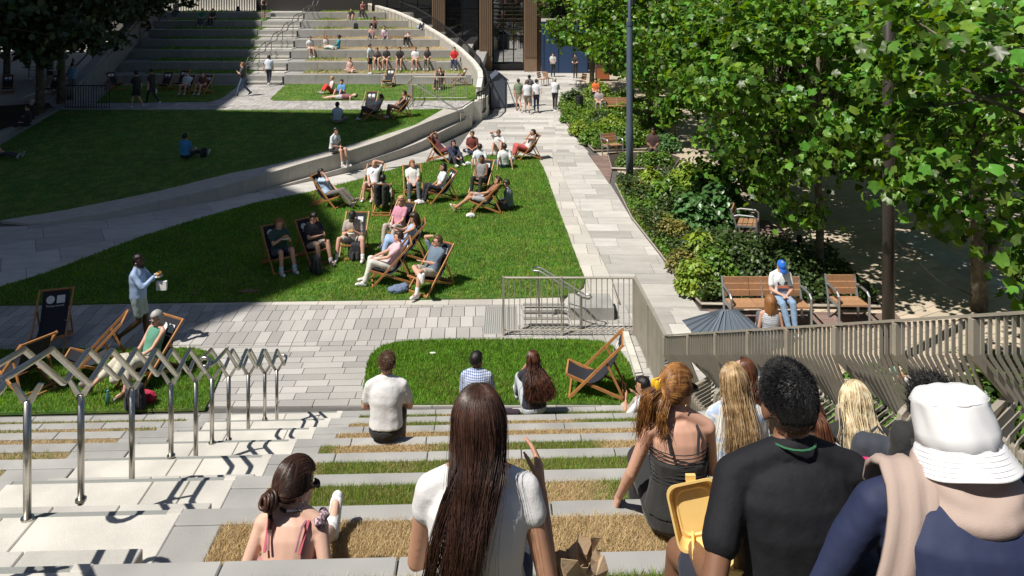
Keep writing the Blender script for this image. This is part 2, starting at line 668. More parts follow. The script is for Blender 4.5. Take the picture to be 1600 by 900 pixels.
# ------------------------------------------------------------------ raised upper lawn, its retaining wall and the upper terrace
lin = [(-17.5, 20.5, 0.02)] + [(*G(a, b, z), z) for a, b, z in ((0, 345, .03), (100, 329, .13), (240, 301, .28), (360, 271, .45), (425, 258.6, .55), (515, 235.5, .68),
                                                           (590, 214.5, .8), (650, 195, .9), (691, 171.5, 1.0))]
rear = resample([(-20, 34.0, 1.0), (-3.1, 34.05, 1.0)], 40)
front = resample(lin, 40)
rows = [[tuple(Vector(f).lerp(r, k / 14)) for f, r in zip(front, rear)] for k in range(15)]
g = MB()
for k in range(14):
    g.strip(rows[k], rows[k + 1])
up = g.build('upper_lawn', MG('grass'), kind='structure', smooth=True)
rg = np.random.default_rng(5)
ii = rg.uniform(0, 38.99, 45000)
kk = rg.uniform(0, 13.99, 45000)
arr = np.array(rows)
i0, k0 = ii.astype(int), kk.astype(int)
fi, fk = (ii - i0)[:, None], (kk - k0)[:, None]
pp = (arr[k0, i0] * (1 - fi) + arr[k0, i0 + 1] * fi) * (1 - fk) + (arr[k0 + 1, i0] * (1 - fi) + arr[k0 + 1, i0 + 1] * fi) * fk
blades('grass_blades', pp[:, 0], pp[:, 1], pp[:, 2], 0.055, 0.02, MG('blade'), parent=up, seed=8)

lout = [(*G(a, b, z), z) for a, b, z in ((45, 350, .02), (117, 341.5, .13), (180, 329.5, .2), (268, 310, .3), (345, 292, .4), (405, 275.5, .47), (480, 253, .6), (548, 235, .7),
                                         (605, 217, .8), (665, 192, .9), (724, 170, .95))]
tier = [(*G(a, b, z), z) for a, b, z in ((405, 299, .02), (479, 279, .12), (566, 253.5, .25), (650, 225, .37), (738, 181.5, .5))]


def block_row(parent, A, B, n, name, m, gap=0.006, z0=-0.05):
    """n stone blocks between an inner and an outer top edge, standing on the ground"""
    A, B = resample(A, n + 1), resample(B, n + 1)
    for i in range(n):
        a0, a1, b0, b1 = A[i], A[i + 1], B[i], B[i + 1]
        t = 0.5 * gap / max(0.05, (b1 - b0).length)
        q = [a0.lerp(a1, t), a0.lerp(a1, 1 - t), b0.lerp(b1, 1 - t), b0.lerp(b1, t)]
        vs = [tuple(p) for p in q] + [(p.x, p.y, z0) for p in q]
        bevel(MB().add(vs, [(3, 2, 1, 0), (4, 5, 6, 7), (0, 1, 5, 4), (1, 2, 6, 5), (2, 3, 7, 6), (3, 0, 4, 7)]).build(name, m, parent), 0.008)


wl = thing('retaining_wall', 'long pale stone retaining wall with a broad top along the shaded upper lawn', 'wall')
block_row(wl, [(x, y, z + .012) for x, y, z in lin[1:]], [(x, y, z + .012) for x, y, z in lout], 22, 'wall_block', MG('conc'))
wt = thing('stone_bench', 'low tier of pale stone blocks at the foot of the long retaining wall', 'stone bench')
mid = [(x, y - .0, tier[0][2] + (tier[-1][2] - tier[0][2]) * i / 6) for i, (x, y, z) in enumerate(resample([(p[0] + .02, p[1] - .02, 0) for p in lout[5:]], 7))]
block_row(wt, [(a, b, c) for a, b, c in mid], tier, 12, 'bench_block', MG('conc'))

terr = [(-60, 34), (-3.1, 34.0), (-2.2, 34.62), (-1.86, 36.7), (-1.5, 36.9), (-1.2, 38.8), (-1.2, 40.5), (-1.8, 43), (-2.75, 45.5), (-4.0, 49.5), (-5.3, 53), (-7.2, 56.5), (-9.2, 60), (-9.2, 75), (-60, 75)]
ut = MB().prism(terr, -0.2, 0.95).build('upper_terrace', MG('white'), kind='structure')
pave('plank_paver', [(-19.8, 34.06), (-3.1, 34.06), (-2.3, 34.7), (-1.95, 36.7), (-1.9, 42.6), (-24, 42.6), (-24, 37)], 1.0, R(1.5), 0.5, [0.25, 0.3], MG('plank'), ut, seed=11, gap=0.014,
     holes=[GL([(424, 156), (448, 132), (743, 132.5), (743, 155)], 1.0)])
MB().prism([(-60, 20), (-17.6, 20), (-20.1, 34), (-24, 37), (-26, 44), (-30, 75), (-60, 75)], -0.2, 0.99).build('left_pavement', MG('york'), kind='structure')
for pl, nb in ((GL([(428, 157.5), (422, 155.5), (447, 132.2), (742, 132.8), (745, 140), (744, 155), (738, 157)], 1.0), 9000), (GL([(150, 161), (325, 159.5), (342, 155), (352, 150), (372, 134), (180, 134)], 1.0), 7000)):
    lawn('terrace_lawn', pl, 1.035, nb, 12, 0.06, 0.03)
# kerb of the upper lawn on the left
kb = thing('lawn_kerb', 'straight pale kerb between the shaded lawn and the dark planting bed', 'kerb')
for i in range(14):
    a = Vector((-17.5, 20.5, 0.3)).lerp(Vector((-20.05, 34.0, 1.0)), i / 14)
    b = Vector((-17.5, 20.5, 0.3)).lerp(Vector((-20.05, 34.0, 1.0)), (i + .985) / 14)
    MB().beam(a + V(-.2, 0, -.1), b + V(-.2, 0, -.1), .4, .36).build('kerb_stone', MG('concgrey'), kb)
bed_l = MB().prism([(-18, 20.6), (-20.4, 34.2), (-21.6, 35.8), (-26.5, 33), (-26, 20)][::-1], 0.9, 1.04).build('planting_bed', MG('soil'), kind='structure')

# ------------------------------------------------------------------ far amphitheatre
SD = [42.8, 45.0, 47.3, 49.6, 52.0, 54.6, 57.4, 60.5]
SZ = [1.0 + 0.49 * i for i in range(8)]
RR = [742, 727, 713, 697, 672, 642, 602]
RLx = [444, 450, 455, 461, 466, 471, 476]
LR = [384, 388, 391, 396, 402, 408, 413]
LLx = [191, 203, 212, 222, 232, 240, 246]
core = MB()
for i in range(7):
    core.prism([(-24.5, SD[i] + .02), (-1.9 - i * .9, SD[i] + .02), (-1.9 - i * 1.1, 62), (-30, 62)], 0.9, SZ[i] + .44)
core.build('seating_core', MG('concgrey'), kind='structure')
for side, (A, B) in enumerate(((RLx, RR), (LLx, LR))):
    st = thing('seating_steps', ['sunlit right flight of broad granite seating steps below the brown building', 'shaded left flight of broad granite seating steps beside the dark trees'][side], 'seating steps')
    for i in range(7):
        x0, x1 = (A[i] - 800) * SD[i] / F, (B[i] - 800) * SD[i] / F
        n = max(2, int((x1 - x0) / 1.6))
        for k in range(n):
            a, b = x0 + (x1 - x0) * k / n + .008, x0 + (x1 - x0) * (k + 1) / n - .008
            vs_ = MB().box(((a + b) / 2, SD[i] + .33, SZ[i] + .245), (b - a, .7, .494)).build('seat_block', MG('concgrey'), st)
        gx = np.random.default_rng(i + 20 * side)
        m_ = 900
        MB().box(((x0 + x1) / 2 + .3, (SD[i] + .68 + SD[i + 1]) / 2, SZ[i] + .465), (x1 - x0 - .8, SD[i + 1] - SD[i] - .70, .06)).build('grass_bed', MG('thatch' if side == 0 else 'grass'), st)
        blades('grass_tufts', gx.uniform(x0 + .8, x1 - .1, m_), gx.uniform(SD[i] + .75, SD[i + 1] - .05, m_), np.full(m_, SZ[i] + .49), .13, .05,
               MG('straw') if (i in (2, 3) and side == 0) else MG('blade'), parent=st, seed=i)
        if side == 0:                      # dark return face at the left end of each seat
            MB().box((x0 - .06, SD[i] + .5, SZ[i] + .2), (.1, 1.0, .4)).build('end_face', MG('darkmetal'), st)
fs_ = thing('stairway', 'narrow granite stairway climbing between the two flights of far seating steps', 'stairs')
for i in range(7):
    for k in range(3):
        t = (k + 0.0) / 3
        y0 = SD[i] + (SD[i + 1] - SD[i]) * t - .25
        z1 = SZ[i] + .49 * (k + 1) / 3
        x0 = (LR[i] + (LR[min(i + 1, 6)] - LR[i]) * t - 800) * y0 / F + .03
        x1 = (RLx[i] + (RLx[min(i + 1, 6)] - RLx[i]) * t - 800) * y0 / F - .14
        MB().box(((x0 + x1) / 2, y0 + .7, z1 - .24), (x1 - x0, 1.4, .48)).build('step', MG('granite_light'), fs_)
        MB().box(((x0 + x1) / 2, y0 - .004, z1 - .13), (x1 - x0 - .02, .012, .05)).build('step_shade_strip', MG('darkmetal'), fs_)  # dark strip drawn as the shade at the foot of each riser
MB().box((-18.5, 65, 2.6), (24, 9.2, 3.66)).build('top_landing', MG('white'), kind='structure')
tw = thing('finned_parapet', 'pale parapet of upright fins along the top of the far seating steps', 'parapet')
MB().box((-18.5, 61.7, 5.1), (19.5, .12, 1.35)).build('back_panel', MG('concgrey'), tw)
fin = MB().box((0, 0, 0), (.09, .16, 1.35)).mesh('fin')
for i in range(96):
    link('fin', fin, MG('white'), tw, loc=(-28 + i * .203, 61.5, 5.1))
# handrails of the far stairway


def bar_rail(parent, pts, h, n, m, r=.02, bar=.010, toprail=.025, bottom=True):
    """a railing of upright bars over the floor line pts"""
    P = resample(pts, n)
    top = [p + V(0, 0, h) for p in P]
    MB().tube(top, toprail, 6).build('top_rail', m, parent)
    if bottom:
        MB().tube([p + V(0, 0, .1) for p in P], toprail * .7, 6).build('bottom_rail', m, parent)
    base = MB().tube([(0, 0, .02), (0, 0, h)], bar, 4).mesh('bar')
    for i, p in enumerate(P):
        link('bar', base, m, parent, loc=p)


for q, (xa, za) in enumerate(((-15.2, 1.0), (-14.85, 1.0))):
    t = thing('handrail', ['left', 'right'][q] + ' one of the pair of thin steel handrails zigzagging up the far stairway', 'handrail', group='handrails on the far stairway')
    pts = []
    for i in range(7):
        pts += [(xa + .0 * i, SD[i], SZ[i] + 1.0), (xa, SD[i] + 1.0, SZ[i] + 1.0), (xa, SD[i] + 1.5, SZ[i] + 1.32)]
    MB().tube(pts, .03, 6).build('rail', MG('steel'), t)
    for i in range(7):
        MB().tube([(xa, SD[i] + .1, SZ[i] + .1), (xa, SD[i] + .1, SZ[i] + 1.0)], .025, 6).build('post', MG('steel'), t)

# curved balustrade sweeping up to the right of the seating
cop = [GP(a, d, HC - (y - YH) * d / F) for a, y, d in ((560, 2, 61), (580, 7, 60), (615, 17, 57), (650, 32, 54), (687, 54, 50), (717, 75, 46.5), (740, 97, 42.9), (752, 115, 40.0), (748, 138, 38.6))]
bal = thing('curved_balustrade', 'pale ribbed balustrade with a white coping sweeping round the right end of the far seating', 'balustrade')
CP = resample(cop, 27)
for i in range(26):
    a, b = CP[i], CP[i + 1]
    MB().beam(a.lerp(b, .02), a.lerp(b, .98), .26, .13).build('coping_stone', MG('white'), bal)
FP = resample(cop, 110)
ribm = {}
for i, p in enumerate(FP):
    ang = math.atan2((FP[min(i + 1, 109)] - FP[max(i - 1, 0)]).y, (FP[min(i + 1, 109)] - FP[max(i - 1, 0)]).x)
    h = 1.25
    if 'r' not in ribm:
        ribm['r'] = MB().box((0, 0, -h / 2), (.10, .30, h)).mesh('rib')
    link('rib', ribm['r'], MG('white'), bal, loc=p - V(0, 0, .08), rz=ang)
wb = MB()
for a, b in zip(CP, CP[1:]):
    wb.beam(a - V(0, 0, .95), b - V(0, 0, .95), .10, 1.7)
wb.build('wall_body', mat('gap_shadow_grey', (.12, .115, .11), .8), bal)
outp = [GP(a, d, HC - (y - YH) * d / F) for a, y, d in ((600, -9, 62), (617, 0, 60), (650, 12, 56.5), (682, 31, 53), (707, 50, 49.5), (732, 72, 45.5), (750, 92, 42.3), (760, 112, 40.4), (764, 128, 38.9), (757, 140, 37.4), (745, 146, 36.9))]
orl = thing('curved_railing', 'dark bronze bar railing following the outer edge of the curved ramp', 'railing')
bar_rail(orl, [p - V(0, 0, 1.15) for p in map(Vector, outp)], 1.15, 150, MG('darkmetal'), bar=.022, toprail=.05)
pl = thing('plinth_wall', 'smooth white curved plinth wall where the upper terrace meets the path beside the grey shed', 'wall')
PO = resample([(p[0] + .05, p[1] - .05, max(1.0, p[2] - 1.12)) for p in outp[::-1]], 22)
for i in range(21):
    a, b = PO[i], PO[i + 1]
    t = .004
    q = [a.lerp(b, t), a.lerp(b, 1 - t)]
    nrm = (b - a).cross(V(0, 0, 1)).normalized() * .3
    vs = [q[0], q[1], q[1] - nrm, q[0] - nrm]
    vs = [tuple(p) for p in vs] + [(p.x, p.y, -.05) for p in vs]
    MB().add(vs, [(3, 2, 1, 0), (4, 5, 6, 7), (0, 1, 5, 4), (1, 2, 6, 5), (2, 3, 7, 6), (3, 0, 4, 7)]).build('plinth_block', MG('white'), pl)
# left ramp wall and railings of the amphitheatre
lw = thing('sloping_wall', 'shaded sloping side wall with a rail running up left of the far seating steps', 'wall')
sp = [GP(a, d, z) for a, d, z in ((105, 37.0, 1.3), (135, 40, 1.9), (165, 43.5, 2.7), (195, 47.5, 3.6), (225, 53, 4.7), (246, 60, 5.6))]
for a, b in zip(resample(sp, 13), resample(sp, 13)[1:]):
    MB().beam(a.lerp(b, .01), a.lerp(b, .99), .5, .35).build('wall_block', MG('concgrey'), lw)
    MB().beam(a - V(-.3, 0, .6), b - V(-.3, 0, .6), .12, 1.2).build('wall_block', MG('concgrey'), lw)
MB().tube([Vector(p) + V(-.4, 0, .55) for p in sp], .04, 6).build('rail', MG('darkmetal'), lw)
r1 = thing('railing', 'dark bar railing at the shaded left corner of the upper lawn', 'railing')
bar_rail(r1, [(-19.9, 34.2, 1.0), (-17.9, 34.15, 1.0)], 1.05, 18, MG('darkmetal'), bar=.016)
r2 = thing('railing', 'thin bar railing on the sunny terrace lawn in front of the curved balustrade', 'railing')
bar_rail(r2, [(-4.75, 36.9, 1.0), (-2.2, 36.9, 1.0)], 1.1, 24, MG('bronze'), bar=.012)
bar_rail(r2, [(-4.72, 34.7, 1.0), (-4.72, 36.85, 1.0)], 1.1, 14, MG('bronze'), bar=.012)
h2 = thing('handrail', 'sloping steel handrail on short posts at the end of the upper lawn wall', 'handrail')
MB().tube([(-4.6, 34.9, 2.0), (-4.3, 34.8, 2.0), (-2.3, 34.0, .9), (-2.1, 34.0, .9)], .035, 8).build('rail', MG('steel'), h2)
MB().tube([(-4.5, 34.9, 1.0), (-4.5, 34.9, 2.0)], .03, 8).build('post', MG('steel'), h2)
MB().tube([(-2.3, 34.2, .0), (-2.3, 34.05, .95)], .03, 8).build('post', MG('steel'), h2)

# ------------------------------------------------------------------ brown office building behind
bm = mat('bronze_cladding', (0.25, 0.165, 0.105), 0.5, metal=0.3, ns=2, na=0.06)
glassm = mat('dark_window_glass', (0.012, 0.014, 0.016), 0.03, spec=1.0, ns=.3, na=.05)
mirm = mat('mirror_window_glass', (0.42, 0.43, 0.44), 0.02, metal=1.0)
mull = mat('black_mullion', (0.012, 0.012, 0.013), 0.4)
bd = thing('office_building', 'brown office building with ribbed pilasters and tall dark windows behind the seating', 'building')
MB().box((10, 66, 7), (60, 12, 14)).build('wall', mat('dark_cladding', (0.03, 0.028, 0.027), 0.6), bd)


def pilaster(x0, x1, y, z1=13):
    b = MB().box(((x0 + x1) / 2, y + .6, z1 / 2), (x1 - x0, 1.2, z1)).build('pilaster', bm, bd)
    n = 7
    for i in range(n):
        x = x0 + (x1 - x0) * (i + .5) / n
        MB().box((x, y - .03, z1 / 2 + .55), ((x1 - x0) / n * .5, .07, z1 - 1.1)).build('rib', bm, b)


for a, b_, y in ((675, 695, 58.4), (749, 769, 58.2), (819, 839, 57.4)):
    pilaster((a - 800) * y / F, (b_ - 800) * y / F, y)
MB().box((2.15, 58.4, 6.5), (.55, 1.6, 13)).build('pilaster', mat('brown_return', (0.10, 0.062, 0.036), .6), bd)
for (xa, xb, npn) in ((-6.2 - 4.6, -6.1, 4), (-5.05, -2.6, 2), (-1.45, .9, 3), (3.0, 30, 16)):
    w_ = (xb - xa) / npn
    for i in range(npn):
        for j in range(6):
            za, zb = .45 + j * 2.1, .45 + (j + 1) * 2.1
            MB().box((xa + w_ * (i + .5), 59.2, (za + zb) / 2), (w_ - .09, .05, zb - za - .09)).build('window_pane', mirm if xa == -1.45 else glassm, bd)
    MB().box(((xa + xb) / 2, 59.3, 6.8), (xb - xa, .1, 13.6)).build('window_frame', mull, bd)
MB().box((-.3, 58.9, .22), (2.6, .6, .45)).build('threshold', mull, bd)
for i in range(5):
    MB().box((-.4, 59.1, .5 + i * 2.6), (2.4, .12, .1)).build('transom', mull, bd)
hd = thing('hoarding', 'blue painted hoarding beside the brown building behind the trees', 'hoarding')
MB().box((3.9, 56.6, 1.9), (3.4, .1, 3.8)).build('panel', mat('blue_paint', (.02, .05, .12), .5), hd)
MB().box((3.9, 56.6, 3.9), (3.5, .16, .2)).build('top_rail', MG('white'), hd)
for i in range(4):
    MB().box((2.3 + i * 1.07, 56.52, 1.9), (.05, .05, 3.7)).build('batten', mat('blue_paint', (.03, .09, .21), .5), hd)
# background building on the left and the unseen tower shaped to throw the great shadow
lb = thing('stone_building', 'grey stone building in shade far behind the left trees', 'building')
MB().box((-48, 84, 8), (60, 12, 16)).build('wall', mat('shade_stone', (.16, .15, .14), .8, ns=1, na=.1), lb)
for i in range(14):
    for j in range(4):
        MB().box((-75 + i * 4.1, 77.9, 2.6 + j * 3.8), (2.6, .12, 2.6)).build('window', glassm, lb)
SH = (20.5, 14.2)                          # how far the roof edge throws its shadow
tv = [(x - SH[0], y - SH[1]) for x, y in ((-4.05, 17.3), (-6.5, 13.9), (-8.1, 13.7), (-8.3, 12), (-8.8, 4), (-38, 2), (-41, 64), (-17.2, 62), (-12.4, 34.2), (-4.4, 33.4), (-3.9, 31.4), (-5.2, 28), (-7.6, 25.2), (-6.0, 23.6), (-4.5, 20.5))]
tower = thing('shadow_tower', 'tall office tower out of view left of the lawns, shaped to cast their great shadow', 'building')
MB().prism(tv[::-1] if area(tv) < 0 else tv, -.1, 40).build('wall', mat('tower_stone', (.3, .28, .26), .7, ns=1, na=.1), tower)
for i in range(len(tv)):
    a, b = Vector((*tv[i], 0)), Vector((*tv[(i + 1) % len(tv)], 0))
    if (b - a).length < 6 or a.x < -50:
        continue
    nrm = (b - a).cross(V(0, 0, 1)).normalized() * (1 if area(tv) > 0 else -1) * .03
    for j in range(9):
        MB().beam(a.lerp(b, .03) + nrm + V(0, 0, 3.4 + j * 4), b.lerp(a, .03) + nrm + V(0, 0, 3.4 + j * 4), .08, 2.4).build('window_band', glassm, tower)

# ------------------------------------------------------------------ near terraces and stair
TA = R(1.9)
TV0, TT, TR, TH0 = 3.3, 1.1, 0.5188, 2.45


def tz(n):
    return HC - TH0 - TR * n


def loc2w(u, v, z=0):
    return (u * math.cos(TA) - v * math.sin(TA), u * math.sin(TA) + v * math.cos(TA), z)


def tv_(n):
    return TV0 + TT * n


TM = Matrix.Rotation(TA, 4, 'Z')
ter = MB()
stb = MB()


def sx(v):                       # left edge of the right terraces
    return -1.50 - .05 * v


def sxl(v):                      # right edge of the left terraces
    return -3.08 - .05 * v


def fence_x(y):
    return 2.4 + .2 * (12 - y)


for n in range(-4, 9):
    v0, v1 = tv_(n - 1), tv_(n)
    if n == 8:
        continue
    ter.prism([(sx(v0), v0), (fence_x(v0) + .1, v0), (fence_x(v1) + .1, v1), (sx(v1), v1)], -.3, tz(n) - .02)
    ter.prism([(-12, v0), (sxl(v0), v0), (sxl(v1), v1), (-12, v1)], -.3, tz(n) - .02)
    stb.prism([(sxl(v0), v0), (sx(v0), v0), (sx(v1), v1), (sxl(v1), v1)], -.3, tz(n) - .09)
tb = ter.build('terrace', MG('joint'), kind='structure')
tb.rotation_euler = (0, 0, TA)
sb_ = stb.build('stair_base', MG('joint'), kind='structure')
sb_.rotation_euler = (0, 0, TA)
rs = random.Random(5)


def quad_block(poly, z0, z1, name, m, parent, bw=.006):
    o = MB().prism(poly, z0, z1).build(name, m, parent)
    if bw:
        bevel(o, bw)
    return o


for n in range(-2, 8):
    v0, v1 = tv_(n - 1), tv_(n)
    z = tz(n)
    lip = .128
    g_ = .004
    for (xa, xb) in ((sx, fence_x), (lambda v: -9.5, sxl)):
        # lip stones
        u = xa(v1)
        end = xb(v1) + .05
        first = True
        while u < end - .05:
            L = rs.choice((.74, .8, .78))
            if first and xa is sx:
                L = .55
            first = False
            e = min(u + L, end)
            quad_block([(u + g_, v1 - lip), (e - g_, v1 - lip), (e - g_, v1), (u + g_, v1)], z - .5, z, 'kerb_stone', MG('granite'), tb)
            u = e
        # flat stone at the end by the stair
        if xa is sx:
            e0, e1 = xa(v1), xa(v1) + .27
            quad_block([(e0 + g_, v0 + .005), (e1 - g_, v0 + .005), (e1 - g_, v1 - lip - g_), (e0 + g_, v1 - lip - g_)], z - .5, z - .004, 'end_stone', MG('granite'), tb)
        else:
            e1 = xb(v1)
            e0 = e1 - .55
            quad_block([(e0 + g_, v0 + .005), (e1 - g_, v0 + .005), (e1 - g_, v1 - lip - g_), (e0 + g_, v1 - lip - g_)], z - .5, z - .004, 'end_stone', MG('granite'), tb)
        # riser face stones of the step above
    # grass in the tread
    styles = {-2: 'straw', -1: 'green', 0: 'green', 1: 'straw', 2: 'greenmix', 3: 'greenmix', 4: 'mix', 5: 'straw', 6: 'mix', 7: 'green'}
    st_ = styles[n]
    rg = np.random.default_rng(100 + n)
    for side in (0, 1):
        ua = sx(v1) + .27 if side == 0 else -9.5
        ub = fence_x(v1) + .05 if side == 0 else sxl(v1) - .55
        if side == 1 and n < 3:
            continue
        gb = MB().prism([(ua, v0 + .004), (ub, v0 + .004), (ub, v1 - lip - .004), (ua, v1 - lip - .004)], z - .1, z - .012)
        go = gb.build('terrace_turf', MG('thatch') if st_ in ('straw', 'mix') else MG('thatch'), tb, kind='stuff')
        vis0 = max(v0, v1 - .42)            # only the part of the tread the seats do not hide is densely grown
        dens = int(90000 / max(1.0, (v1 / 3.6)) ** 1.25) if side == 0 else 9000
        X = rg.uniform(ua, ub, dens)
        Y = rg.uniform(vis0, v1 - lip, dens)
        far = rg.uniform(0, 1, dens) < .12
        Y[far] = rg.uniform(v0, v1 - lip, far.sum())
        blob = np.sin(X * 2.3 + n * 1.7) + np.sin(X * 5.1 + n) * .6 + rg.normal(0, .35, dens)
        if st_ == 'straw':
            gr = blob > 1.75
        elif st_ == 'mix':
            gr = blob > .1
        elif st_ == 'greenmix':
            gr = (blob > -.9) & (X > ua + .17 + rg.normal(0, .04, dens))
        else:
            gr = blob > -1.2
        ol = gr & (rg.uniform(0, 1, dens) < .55)
        for msk, mm, nm in ((gr & ~ol, 'blade', 'green_grass'), (ol, 'olive_blade', 'fading_grass'), (~gr, 'straw', 'dry_grass')):
            if msk.sum() < 5:
                continue
            o = blades(nm, X[msk], Y[msk], np.full(msk.sum(), z - .012), .032 if mm == 'straw' else .042, .0035 + .0006 * n, MG(mm), parent=tb, seed=n + 7, lean=1.3 if mm == 'straw' else .6)
# stair treads between the two terraces
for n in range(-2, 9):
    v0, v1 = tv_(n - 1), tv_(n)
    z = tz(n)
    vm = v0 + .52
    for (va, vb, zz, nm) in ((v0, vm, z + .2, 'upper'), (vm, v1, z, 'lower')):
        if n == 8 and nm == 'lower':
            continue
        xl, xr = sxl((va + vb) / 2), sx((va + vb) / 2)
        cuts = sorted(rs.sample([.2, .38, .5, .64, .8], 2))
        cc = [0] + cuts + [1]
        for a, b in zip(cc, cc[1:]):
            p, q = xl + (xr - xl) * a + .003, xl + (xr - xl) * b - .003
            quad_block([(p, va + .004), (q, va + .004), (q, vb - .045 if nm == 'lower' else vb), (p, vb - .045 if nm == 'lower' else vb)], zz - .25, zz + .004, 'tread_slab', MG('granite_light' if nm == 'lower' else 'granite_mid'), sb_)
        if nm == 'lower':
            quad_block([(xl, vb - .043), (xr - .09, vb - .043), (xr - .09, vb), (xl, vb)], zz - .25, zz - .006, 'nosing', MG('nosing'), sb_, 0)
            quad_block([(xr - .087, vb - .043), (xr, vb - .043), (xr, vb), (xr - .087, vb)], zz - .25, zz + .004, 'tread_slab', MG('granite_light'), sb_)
# ------------------------------------------------------------------ zigzag handrails on the near stair


def rail_line(d, off=0.0):
    return -2.3 - .09 * d + off


def ztop(d):
    return HC - .4767 * d


def zig_handrail(ds, start, end, off, label, zo=0.0):
    t = thing('zigzag_handrail', label, 'handrail', group='zigzag steel handrails down the near stair')
    per = .79
    ztop = lambda q: HC - .4767 * q + zo
    rails = []
    for s in (-.078, .078):
        pts = [(rail_line(start + .0, off) + s, start, ztop(start) - .12)]
        d = start + .38
        while d < end - .05:
            pts.append((rail_line(d, off) + s, d, ztop(d)))
            dv = d + .46
            if dv < end:
                pts.append((rail_line(dv, off) + s, dv, ztop(dv) - .215))
            d += per
        pts.append((rail_line(end, off) + s, end, ztop(end) - .12))
        rails.append(pts)
    # rounded corners
    path = []
    for a in rails[0][::-1]:
        path.append(Vector(a))
    c = (Vector(rails[0][0]) + Vector(rails[1][0])) / 2
    for k in range(1, 8):
        a = PI * k / 8
        path.append(c + V(-.078 * math.cos(a), -.085 * math.sin(a), 0))
    for a in rails[1]:
        path.append(Vector(a))
    c = (Vector(rails[0][-1]) + Vector(rails[1][-1])) / 2
    for k in range(1, 6):
        a = PI * k / 6
        path.append(c + V(.078 * math.cos(a), .085 * math.sin(a), 0))
    sm = []
    n = len(path)
    for i, p in enumerate(path):
        a, b = path[i - 1], path[(i + 1) % n]
        u, w_ = (a - p), (b - p)
        if u.angle(w_, 0) < 2.4:
            r = .028
            p1, p2 = p + u.normalized() * r, p + w_.normalized() * r
            sm += [p1, p1.lerp(p, .5).lerp(p.lerp(p2, .5), .5), p2]
        else:
            sm.append(p)
    MB().tube(sm, .0185, 10, closed=True).build('rail', MG('steel'), t, smooth=True)
    for d in ds:
        x = rail_line(d, off)
        n_ = math.floor((d - TV0) / TT) + 1
        base = tz(n_) + (.2 if d - tv_(n_ - 1) < .52 else 0) if n_ < 8 else 0.0
        zt = ztop(d) - .235
        MB().tube([(x, d, base - .02), (x, d, zt - .05)], .021, 12).build('post', MG('steel'), t, smooth=True)
        MB().tube([(x, d, base), (x, d, base + .014)], .034, 12).build('collar', MG('steel'), t)
        y = MB()
        for s in (-1, 1):
            y.add([(x - s * .012, d - .006, zt - .06), (x + s * .03, d - .006, zt - .06), (x + s * .09, d - .006, zt + .045), (x + s * .062, d - .006, zt + .05),
                   (x - s * .012, d + .006, zt - .06), (x + s * .03, d + .006, zt - .06), (x + s * .09, d + .006, zt + .045), (x + s * .062, d + .006, zt + .05)],
                  [(0, 1, 2, 3), (7, 6, 5, 4), (0, 4, 5, 1), (1, 5, 6, 2), (2, 6, 7, 3), (3, 7, 4, 0)])
        y.build('fork_plate', MG('steel'), t)
    return t


zig_handrail([4.25, 4.88, 5.68, 6.5, 7.15], 3.98, 7.3, 0, 'nearest full run of zigzag steel handrail, on five posts')
zig_handrail([7.55, 8.14, 8.96, 9.79, 10.5], 7.4, 10.75, .03, 'farther run of zigzag steel handrail, reaching down to the plaza pavement')
zig_handrail([1.2, 2.1, 2.95], .8, 3.48, .21, 'cut-off zigzag steel handrail whose rounded end pokes in at the left edge', -.07)

# ------------------------------------------------------------------ railing at the stair well and the slatted bench balustrade
rl = thing('steel_railing', 'straight steel bar railing round the small stair well between the lawns and the path', 'railing')
bar_rail(rl, [(-.16, 14.4, 0), (2.30, 14.4, 0)], 1.08, 25, MG('bronze'), bar=.011, toprail=.022)
MB().box((-.16, 14.4, .55), (.04, .05, 1.1)).build('end_post', MG('bronze'), rl)
MB().box((.93, 14.4, .55), (.03, .05, 1.1)).build('post', MG('bronze'), rl)
hw = thing('stair_handrail', 'short double handrail sloping down into the small stair well', 'handrail')
MB().tube([(.42, 15.15, 1.0), (.56, 15.12, 1.0), (1.38, 14.80, .62), (1.50, 14.76, .61), (1.52, 14.68, .60), (1.46, 14.60, .60), (1.34, 14.62, .62), (.54, 14.95, 1.0), (.40, 14.98, 1.0)], .018, 8, closed=True).build('rail', MG('steel'), hw, smooth=True)
MB().tube([(.53, 15.05, 0), (.53, 15.05, .98)], .020, 8).build('post', MG('steel'), hw)
MB().tube([(1.33, 14.70, -.02), (1.33, 14.70, .62)], .020, 8).build('post', MG('steel'), hw)
# stair well details
tp = MB().prism([(-.55, 14.45), (.1, 14.45), (.1, 15.7), (-.55, 15.7)], .0, .006).build('tactile_panel', MG('plank'), kind='structure')
for i in range(16):
    MB().box((-.53 + i * .04, 15.07, .011), (.018, 1.2, .01)).build('tactile_bar', MG('nosing'), tp)
gb = MB().prism([(1.15, 15.05), (2.0, 15.05), (2.0, 15.75), (1.15, 15.75)], .0, .24).build('granite_upstand', MG('granite'), kind='structure')
sw = MB().prism([(.2, 14.7), (1.1, 14.7), (1.1, 15.7), (.2, 15.7)], .0, .012).build('stair_well', MG('york'), kind='structure')
for i in range(4):
    MB().box((.65, 14.8 + i * .26, .03 + .02 * i), (.85, .05, .05)).build('step_nosing', MG('plank'), sw)
# kerb to the right of the near lawn
kr = MB()
ks = thing('edging_kerb', 'narrow granite kerb running beside the near lawn under the railing', 'kerb')
for i in range(5):
    y0 = 11.95 + i * .5
    MB().box((2.12, y0 + .25, .035), (.12, .49, .09)).build('kerb_stone', MG('granite_light'), ks)

BF = thing('slatted_balustrade', 'wavy bronze slatted balustrade that bends into a stepped bench along the right of the terraces', 'balustrade')


def fz(y):
    return 1.1 + .484 * (12 - y)


